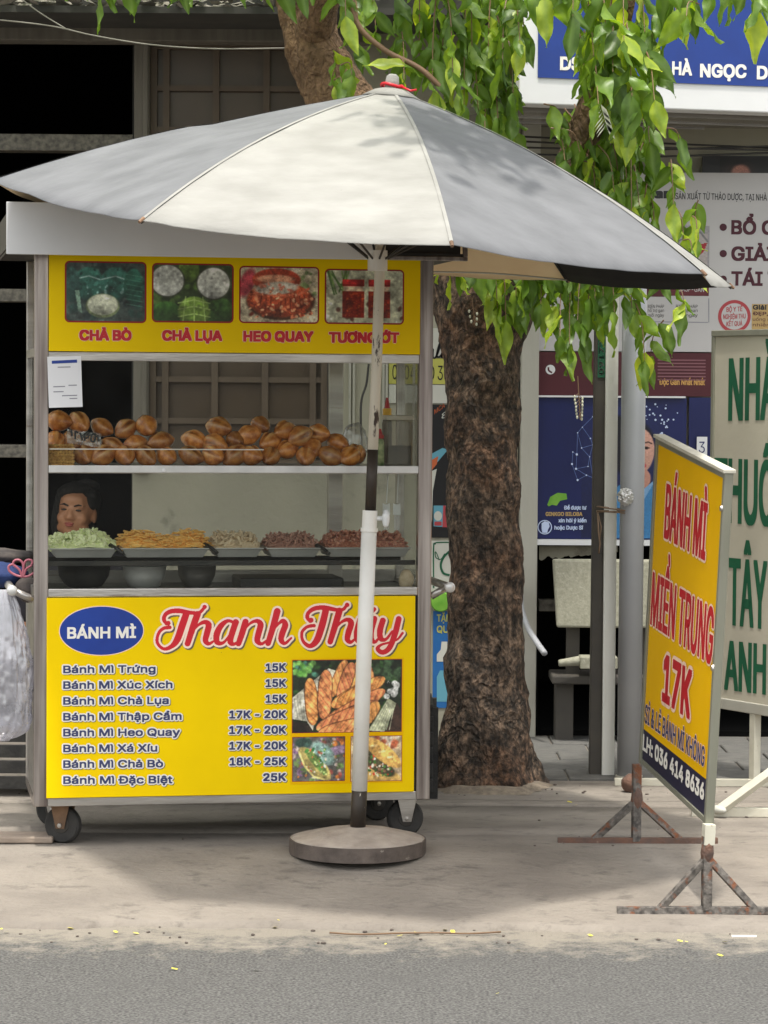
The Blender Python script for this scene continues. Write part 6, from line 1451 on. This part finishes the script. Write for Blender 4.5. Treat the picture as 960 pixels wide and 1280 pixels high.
fin = BM(); lathe(fin, [(0, .012), (.026, .010), (.025, .03), (.021, .058), (.012, .066), (0, .067)], 18); bmesh.ops.transform(fin, matrix=Matrix.Translation(U(top - nrm * .012)) @ PM.to_4x4(), verts=fin.verts)
obj('finial', fin, M['cream_cloth'], par, smooth=True)
cap = BM(); lathe(cap, [(.0, .006), (.06, -.010), (.10, -.032), (.098, -.036), (.0, -.01)], 20); bmesh.ops.transform(cap, matrix=Matrix.Translation(U(top + nrm * .008)) @ PM.to_4x4(), verts=cap.verts)
obj('top_cap', cap, M['cream_cloth'], par, smooth=True)
rr = BM(); tube(rr, [U(top + PM @ Vector((.036 * cos(t), .036 * sin(t), .014 + .004 * sin(2 * t)))) for t in np.linspace(0, 2 * pi, 20)], .006, 6); tube(rr, [U(top + PM @ Vector((.03, -.02, .014))), U(top + PM @ Vector((.065, -.05, -.002))), U(top + PM @ Vector((.085, -.04, .004)))], .004, 6)
obj('red_tie', rr, M['red'], par, smooth=True)
def PP(px, py): return U(AT(px, py, 9.715))
obj('pole', tube(BM(), [U(top - nrm * .03), PP(476, 292), PP(471, 450), PP(466, 562)], .0185, 18), M['pole_chipped'], par, smooth=True)
obj('worn_pole', tube(BM(), [PP(466, 562), PP(463, 640)], .0192, 18), M['pole_dark'], par, smooth=True)
obj('runner', tube(BM(), [U(PC - Vector((0, 0, .06))), U(PC + Vector((0, 0, .01)))], .034, 16), M['pole_white'], par)
# base: disc, lower white tube and clamp
stn = thing('parasol_base', 'round concrete parasol base with white tube and clamp in front of the cart', 'parasol base', tuple(pb))
bm = BM(); R = .240
lathe(bm, [(0, .082), (.05, .080), (R * .55, .066), (R * .93, .045), (R - .004, .040), (R - .006, .036)], 64, at=(0, 0, 0))
for v in bm.verts: v.co.z += .002 * mnoise.noise(v.co * 14)
obj('disc_top', bm, M['stone_disc'], stn, smooth=True)
obj('disc_rim', lathe(BM(), [(R - .012, .040), (R, .041), (R, -.010), (R - .02, -.012)], 64), M['disc_rim'], stn)
obj('socket_stub', tube(BM(), [(0, 0, .055), PP(449.3, 987)], .027, 20), M['pole_dark'], stn, smooth=True)
obj('lower_tube', tube(BM(), [PP(449.2, 988), PP(455, 820), PP(461.5, 660)], .0272, 22), M['pole_white'], stn, smooth=True)
obj('clamp_collar', tube(BM(), [PP(461.5, 663), PP(462.6, 638)], .0262, 22), M['pole_white'], stn); obj('clamp_ring', tube(BM(), [PP(461.4, 664.5), PP(461.6, 660)], .0305, 22), M['pole_white'], stn)
kb = BM(); c_ = PP(478, 648); blob(kb, c_ + Vector((.012, -.0, 0)), (.014, .016, .030), 12, 8, f=lambda p: p * (1 + .12 * sin(6 * math.atan2(p.y, p.z)))); tube(kb, [c_ - Vector((.03, 0, 0)), c_], .009, 8)
obj('clamp_knob', kb, M['clear_knob'], stn, smooth=True)
# cord from cart roof to the parasol rib
e = rib(4, 1.0)
cable('pale_cord', [CM(WC - .01, 0.0, Z(336)), AT(620, 342, 10.3), tuple(e)], .0035, M['cord'], 'pale cord tied from the cart corner to the rear parasol rib', 'cord')

# ================================================================== PERSON behind the cart
HC = AT(95, 641, 13.25); PX = HC.x; FY = 13.25
per = thing('person', 'person sitting in the dark doorway behind the cart, face tilted up, dark clothes', 'person', (PX, FY, 0))
per.scale = (1.16,) * 3; HC = (HC - Vector((PX, FY, 0))) / 1.16; hz = HC.z
def cap_(bm, a, b, ra, rb, seg=14):
    a, b = Vector(a), Vector(b); d = (b - a).normalized(); pts = []; rd = []
    for t in (90, 60, 30, 0): pts.append(a - d * ra * sin(radians(t))); rd.append(max(.001, ra * cos(radians(t))))
    for t in (0, 30, 60, 90): pts.append(b + d * rb * sin(radians(t))); rd.append(max(.001, rb * cos(radians(t))))
    return tube(bm, pts, rd, seg)
HR = Matrix.Rotation(radians(12), 3, 'Z') @ Matrix.Rotation(radians(-16), 3, 'X') @ Matrix.Rotation(radians(5), 3, 'Y')   # turned to its right, chin up
HR = Matrix.Rotation(radians(-9), 3, 'Z') @ Matrix.Rotation(radians(-8), 3, 'X') @ Matrix.Rotation(radians(4), 3, 'Y')
def H(x, y, z): return HC + HR @ Vector((x, y, z))
def remeshed(name, bm, voxel, m, parent, smooth=4):
    me = bpy.data.meshes.new(name); bm.to_mesh(me); bm.free(); o = bpy.data.objects.new(name, me); COL.objects.link(o)
    r = o.modifiers.new('r', 'REMESH'); r.mode = 'VOXEL'; r.voxel_size = voxel; r.use_smooth_shade = True
    s = o.modifiers.new('s', 'SMOOTH'); s.iterations = smooth; s.factor = .5
    dg = bpy.context.evaluated_depsgraph_get(); me2 = bpy.data.meshes.new_from_object(o.evaluated_get(dg)); bpy.data.objects.remove(o)
    o = meshobj(name, me2, m, parent, smooth=True); return o
bm = BM()
def hb_(c, r, rot=None): blob(bm, H(*c), r, 18, 12, rot=HR @ (rot or Matrix.Identity(3)))
hb_((0, .012, .025), (.078, .096, .092)); hb_((0, -.022, -.025), (.064, .064, .082)); hb_((0, -.045, -.078), (.030, .026, .022))   # skull, face, chin
for s in (-1, 1):
    hb_((s * .038, -.052, -.028), (.026, .024, .026)); hb_((s * .030, -.070, .022), (.026, .012, .009)); hb_((s * .078, .012, -.010), (.008, .018, .029)); hb_((s * .012, -.090, -.030), (.009, .010, .008))
    hb_((s * .045, -.02, -.065), (.022, .035, .022))
cap_(bm, H(0, -.076, .010), H(0, -.094, -.026), .009, .013); hb_((0, -.072, -.056), (.024, .014, .012)); hb_((0, -.06, .045), (.05, .03, .03))
neck = H(0, .02, -.07); ch = Vector((0, .03, hz - .23))
cap_(bm, neck, (0, .035, hz - .17), .048, .055); cap_(bm, (-.12, .04, hz - .21), (.12, .04, hz - .21), .055, .055); cap_(bm, (0, .04, hz - .25), (0, .03, hz - .50), .125, .12)
cap_(bm, (-.07, .03, hz - .60), (.07, .03, hz - .60), .11, .11)
SH, EL, WR = {}, {}, {}
for s in (-1, 1):
    sh = Vector((s * .17, .04, hz - .22)); el_ = Vector((s * .22, -.02, hz - .48)); wr = Vector((s * .13, -.24, hz - .56)); SH[s], EL[s], WR[s] = sh, el_, wr
    cap_(bm, sh, el_, .048, .038); cap_(bm, el_, wr, .038, .026)
    hipp = Vector((s * .09, .02, hz - .62)); kn_ = Vector((s * .12, -.38, hz - .64)); an = Vector((s * .12, -.34, .09)); cap_(bm, hipp, kn_, .082, .058); cap_(bm, kn_, an, .056, .036); cap_(bm, an - Vector((0, 0, .03)), an + Vector((0, -.15, -.055)), .036, .028)
    palm = wr + Vector((-s * .02, -.06, -.005)); blob(bm, palm, (.036, .046, .014), 12, 8)
    for i, (fx, ln) in enumerate(((-.027, .062), (-.009, .072), (.009, .068), (.026, .054))):
        b0 = palm + Vector((fx, -.040, 0)); b1 = b0 + Vector((fx * .15, -ln * .55, .006)); b2 = b1 + Vector((0, -ln * .42, -.016)); cap_(bm, b0, b1, .0088, .0082, 8); cap_(bm, b1, b2, .0082, .007, 8)
    t0 = palm + Vector((-s * .030, .012, 0)); t1 = t0 + Vector((-s * .026, -.026, .002)); cap_(bm, t0, t1, .011, .0095, 8); cap_(bm, t1, t1 + Vector((-s * .008, -.026, -.004)), .0095, .008, 8)
remeshed('body', bm, .0062, M['skin'], per)
# face details
for s in (-1, 1):
    eb = BM(); blob(eb, H(s * .030, -.0765, .004), (.0135, .006, .0042), 12, 6, rot=HR); obj('eye', eb, M['eye_dark'], per, smooth=True)
    bw = BM(); tube(bw, [H(s * .012, -.084, .019), H(s * .030, -.083, .026), H(s * .050, -.072, .022)], [.0030, .0038, .002], 6, flat=1); obj('eyebrow', bw, M['hair'], per, smooth=True)
lb = BM(); blob(lb, H(0, -.0865, -.052), (.021, .006, .0045), 12, 6, rot=HR); blob(lb, H(0, -.086, -.060), (.017, .006, .005), 12, 6, rot=HR); obj('lips', lb, M['lip'], per, smooth=True)
hm = BM()
def hairf(p):
    return p * (1 + .05 * mnoise.noise(Vector((p.x * 50, p.y * 50, p.z * 14))))
blob(hm, H(-.012, -.030, .088), (.070, .050, .034), 26, 16, f=hairf, rot=HR @ Matrix.Rotation(radians(-14), 3, 'Y')); blob(hm, H(.060, -.005, .050), (.026, .045, .040), 20, 12, f=hairf, rot=HR); blob(hm, H(-.066, -.012, .040), (.022, .045, .050), 20, 12, f=hairf, rot=HR); blob(hm, H(0, .035, .052), (.089, .100, .082), 30, 20, f=hairf, rot=HR); blob(hm, H(0, .075, .0), (.075, .062, .09), 20, 14, f=hairf, rot=HR); blob(hm, H(-.075, .04, -.02), (.035, .05, .10), 20, 14, f=hairf, rot=HR); blob(hm, H(.03, .03, .115), (.05, .05, .03), 16, 10, f=hairf, rot=HR); blob(hm, H(.0, .10, .06), (.045, .04, .045), 16, 10, f=hairf, rot=HR)
for i in range(0):
    a = random.uniform(-1, 1); p = H(a * .07, -.045 + abs(a) * .03, .085 - abs(a) * .02); tube(hm, [p, p + HR @ Vector((a * .03, -.014, .018)), p + HR @ Vector((a * .05 + random.uniform(-.01, .01), .0, .012)), p + HR @ Vector((a * .055, .02, -.03))], [.003, .0028, .002, .001], 5)
obj('hair', hm, M['hair'], per, smooth=True)
sm = BM(); cap_(sm, (-.13, .04, hz - .215), (.13, .04, hz - .215), .066, .066); cap_(sm, (0, .04, hz - .26), (0, .03, hz - .55), .142, .138)
for s in (-1, 1): cap_(sm, SH[s], SH[s].lerp(EL[s], .75), .060, .056)
remeshed('shirt', sm, .012, M['shirt'], per, 3)
tr = BM(); cap_(tr, (-.07, .03, hz - .62), (.07, .03, hz - .62), .125, .125)
for s in (-1, 1): cap_(tr, (s * .09, .02, hz - .62), (s * .12, -.38, hz - .64), .094, .072); cap_(tr, (s * .12, -.38, hz - .64), (s * .12, -.345, .16), .068, .055)
remeshed('trousers', tr, .012, M['shirt'], per, 3)
st_ = thing('plastic_stool', 'low plastic stool under the seated person behind the cart', 'stool', (PX, FY + .04, 0)); hs_ = hz - .755
obj('seat', lathe(BM(), [(0, hs_), (.15, hs_), (.155, hs_ - .03), (.14, hs_ - .03), (0, hs_ - .012)], 24), M['stool'], st_)
for k in range(4):
    t = pi / 4 + k * pi / 2; obj('leg', tube(BM(), [(.12 * cos(t), .12 * sin(t), hs_ - .02), (.16 * cos(t), .16 * sin(t), 0)], .016, 8), M['stool'], st_)

# ================================================================== LEFT EDGE
# plastic bag on the cart handle
hc = P(15, 738, -.02); hl = CM(hc[0], .05, hc[1])
bgc = AT(2, 838, 9.78); bgt = AT(6, 745, 9.78)
bm = BM(); n1, n2 = 110, 90; rows_ = []
for i in range(n2 + 1):
    t = i / n2; zz = -t * .53; rr_ = (.02 + .085 * min(1, t * 2.2) ** .7) * (1 if t < .86 else max(.12, 1 - ((t - .86) / .14) ** 2) ** .5)
    row = []
    for k in range(n1):
        a = 2 * pi * k / n1; f = 1 + .16 * mnoise.noise(Vector((cos(a) * 3.4, sin(a) * 3.4, t * 1.8))) + .10 * mnoise.noise(Vector((cos(a) * 9, sin(a) * 9, t * 9))) + .05 * mnoise.noise(Vector((cos(a) * 22, sin(a) * 22, t * 26)))
        row.append(bm.verts.new((rr_ * 1.05 * f * cos(a) - .02 * t, rr_ * .6 * f * sin(a), zz)))
    rows_.append(row)
for a, b in zip(rows_, rows_[1:]):
    for k in range(n1): bm.faces.new((a[k], a[(k + 1) % n1], b[(k + 1) % n1], b[k]))
bm.faces.new(rows_[-1]); o = obj('hanging_bag', bm, M['bag'], None, smooth=True); o.location = (bgt.x, hl.y - .02, hl.z + .0); tag(o, 'crumpled translucent white plastic bag hanging from the left cart handle', 'plastic bag')
a = AT(2, 718, 10.05); o = obj('blue_cloth', blob(BM(), (0, 0, 0), (.10, .09, .045), 28, 18, f=lambda p: p * (1 + .2 * mnoise.noise(p * 18) + .08 * mnoise.noise(p * 50))), M['blue_cloth'], None, smooth=True); o.location = a; tag(o, 'bunched blue cloth lying on the left cart handle', 'cloth')
a = AT(0, 695, 10.2); o = obj('grey_cloth', blob(BM(), (0, 0, 0), (.12, .08, .03), 28, 18, f=lambda p: p * (1 + .2 * mnoise.noise(p * 20) + .08 * mnoise.noise(p * 60))), M['grey_cloth2'], None, smooth=True); o.location = a; tag(o, 'dull grey folded cloth above the blue cloth at the left edge', 'cloth')
a = AT(36, 737, 10.0); o = obj('dark_pouch', blob(BM(), (0, 0, 0), (.05, .05, .045), 20, 14, f=lambda p: p * (1 + .25 * mnoise.noise(p * 24))), M['grey_cloth2'], None, smooth=True); o.location = a; tag(o, 'small dark pouch hanging between the left handle and the cart post', 'pouch')
bm = BM()
def W2(px, py): return AT(px, py, 9.9)
o0 = AT(28, 712, 9.9); pk = thing('pink_wire_rack', 'curly pink plastic wire rack hooked beside the left cart post', 'rack', tuple(o0))
for q in ([(28, 722), (24, 712), (17, 706), (18, 701), (24, 700), (29, 706), (28, 722)], [(29, 722), (33, 711), (39, 707), (40, 701), (34, 700), (30, 706), (29, 722)], [(28, 721), (20, 719), (12, 714), (11, 708), (16, 705)], [(29, 721), (36, 720), (42, 716)]):
    obj('loop', tube(BM(), [Vector(v) - o0 for v in crom([tuple(W2(*p)) for p in q], 6)], .0042, 8), M['pink_wire'], pk, smooth=True)
# dark slats at the left edge, stretched unseen behind the cart to block backlight
x0 = AT(-150, 980, 10.95).x; x1 = AT(541, 980, 10.95).x
cr = thing('slatted_bench_blocker', 'dark slatted bench at the left edge, stretched unseen behind the cart to block light', 'bench', ((x0 + x1) / 2, 10.95, 0)); hw = (x1 - x0) / 2
for i in range(5): box('slat', -hw, hw, 0, .018, .03 + i * .062, .08 + i * .062, M['rubber'], cr, .002)
for s in (-1, 1): box('corner_post', s * hw - .02, s * hw + .02, .019, .05, 0, .36, M['rubber'], cr); box('corner_post', s * hw - .02, s * hw + .02, .36, .40, 0, .36, M['rubber'], cr)
box('lid', -hw, hw, 0, .42, .361, .375, M['rubber'], cr, .002)
# plank lying by the wheel
a = AT(-30, 1058, 9.86); b = AT(68, 1058, 9.86)
bm = BM(); bx(bm, 0, b.x - a.x, -.06, .07, 0, .024)
o = obj('wooden_plank', bm, M['plank'], None, bevel=.006); o.location = (a.x, 9.86, gz(9.8) + .002); tag(o, 'short worn wooden plank on the pavement by the left front wheel', 'plank')

# ================================================================== GROUND DEBRIS
def gp(px, py):
    d = ray(px, py); z = 0
    for _ in range(6): t = (z - CAM.z) / d.z; Y = d.y * t; z = gz(Y) if Y > 8.9 else ROAD_Z
    return CAM + d * t
bm = BM()
spots = [(2, 1163), (8, 1167), (88, 1162), (363, 1156), (507, 1150), (540, 1165), (552, 1168), (556, 1164), (482, 1182), (521, 1168), (648, 1190), (628, 1162), (626, 1154), (160, 1157), (344, 1161), (738, 1171), (850, 1178), (858, 1179), (906, 1179), (955, 1160), (218, 1213), (320, 1214), (622, 1244), (900, 1196), (710, 1112), (690, 975), (712, 1004), (720, 1008), (764, 972), (605, 1116)]
for px, py in spots + [(random.uniform(0, 960), random.uniform(1150, 1175)) for _ in range(14)]:
    c_ = gp(px, py) + Vector((0, 0, .006)); a = random.uniform(0, 6.3); s = random.uniform(.004, .010); u = Vector((cos(a), sin(a), .15)) * s * 1.4; v = Vector((-sin(a), cos(a), -.2)) * s
    bm.faces.new([bm.verts.new(c_ + q) for q in (-u, -v * .8, u * .3 - v, u, v, -u * .4 + v)])
tag(obj('fallen_petals', bm, M['petal']), 'small yellow petals scattered along the pavement edge and road', 'petals', kind='stuff')
bm = BM()
for _ in range(160):
    px = random.uniform(0, 960); py = random.choice([random.uniform(1150, 1180), random.uniform(1020, 1180), random.gauss(990, 6)]); c_ = gp(px, py); s = random.uniform(.002, .006); blob(bm, c_ + Vector((0, 0, s * .6)), (s * random.uniform(.8, 1.8), s, s * .7), 5, 4)
tag(obj('loose_grit', bm, M['disc_rim']), 'loose grit and small stones on the pavement', 'grit', kind='stuff')
for px, lb in ((891, 'left one of two small yellow fruits by the near sign foot'), (913, 'right one of two small yellow fruits by the near sign foot')):
    c_ = gp(px, 1147); o = obj('yellow_fruit', blob(BM(), (0, 0, .009), (.010, .009, .009), 14, 10), M['petal'], None, smooth=True); o.location = c_; tag(o, lb, 'fruit', 'two yellow fruits by the sign foot')
pts = [gp(x, y) + Vector((0, 0, .008)) for x, y in ((412, 1169), (450, 1171), (500, 1169.5), (548, 1169), (585, 1170), (626, 1168))]
o = obj('dry_twig', tube(BM(), crom([tuple(p) for p in pts], 4), [.003] * 21, 6), M['twig'], None, smooth=True); tag(o, 'long thin dry twig lying on the road edge', 'twig')
a = gp(672, 1174) ; b = gp(960, 1171); c_ = gp(930, 1171)
o = box('white_stick', -.04, .04, -.003, .003, 0, .005, M['white'], None); o.location = c_; tag(o, 'thin white stick on the asphalt below the near sign foot', 'stick')

S.render.film_transparent = False
S.cycles.max_bounces = 8; S.cycles.transparent_max_bounces = 16
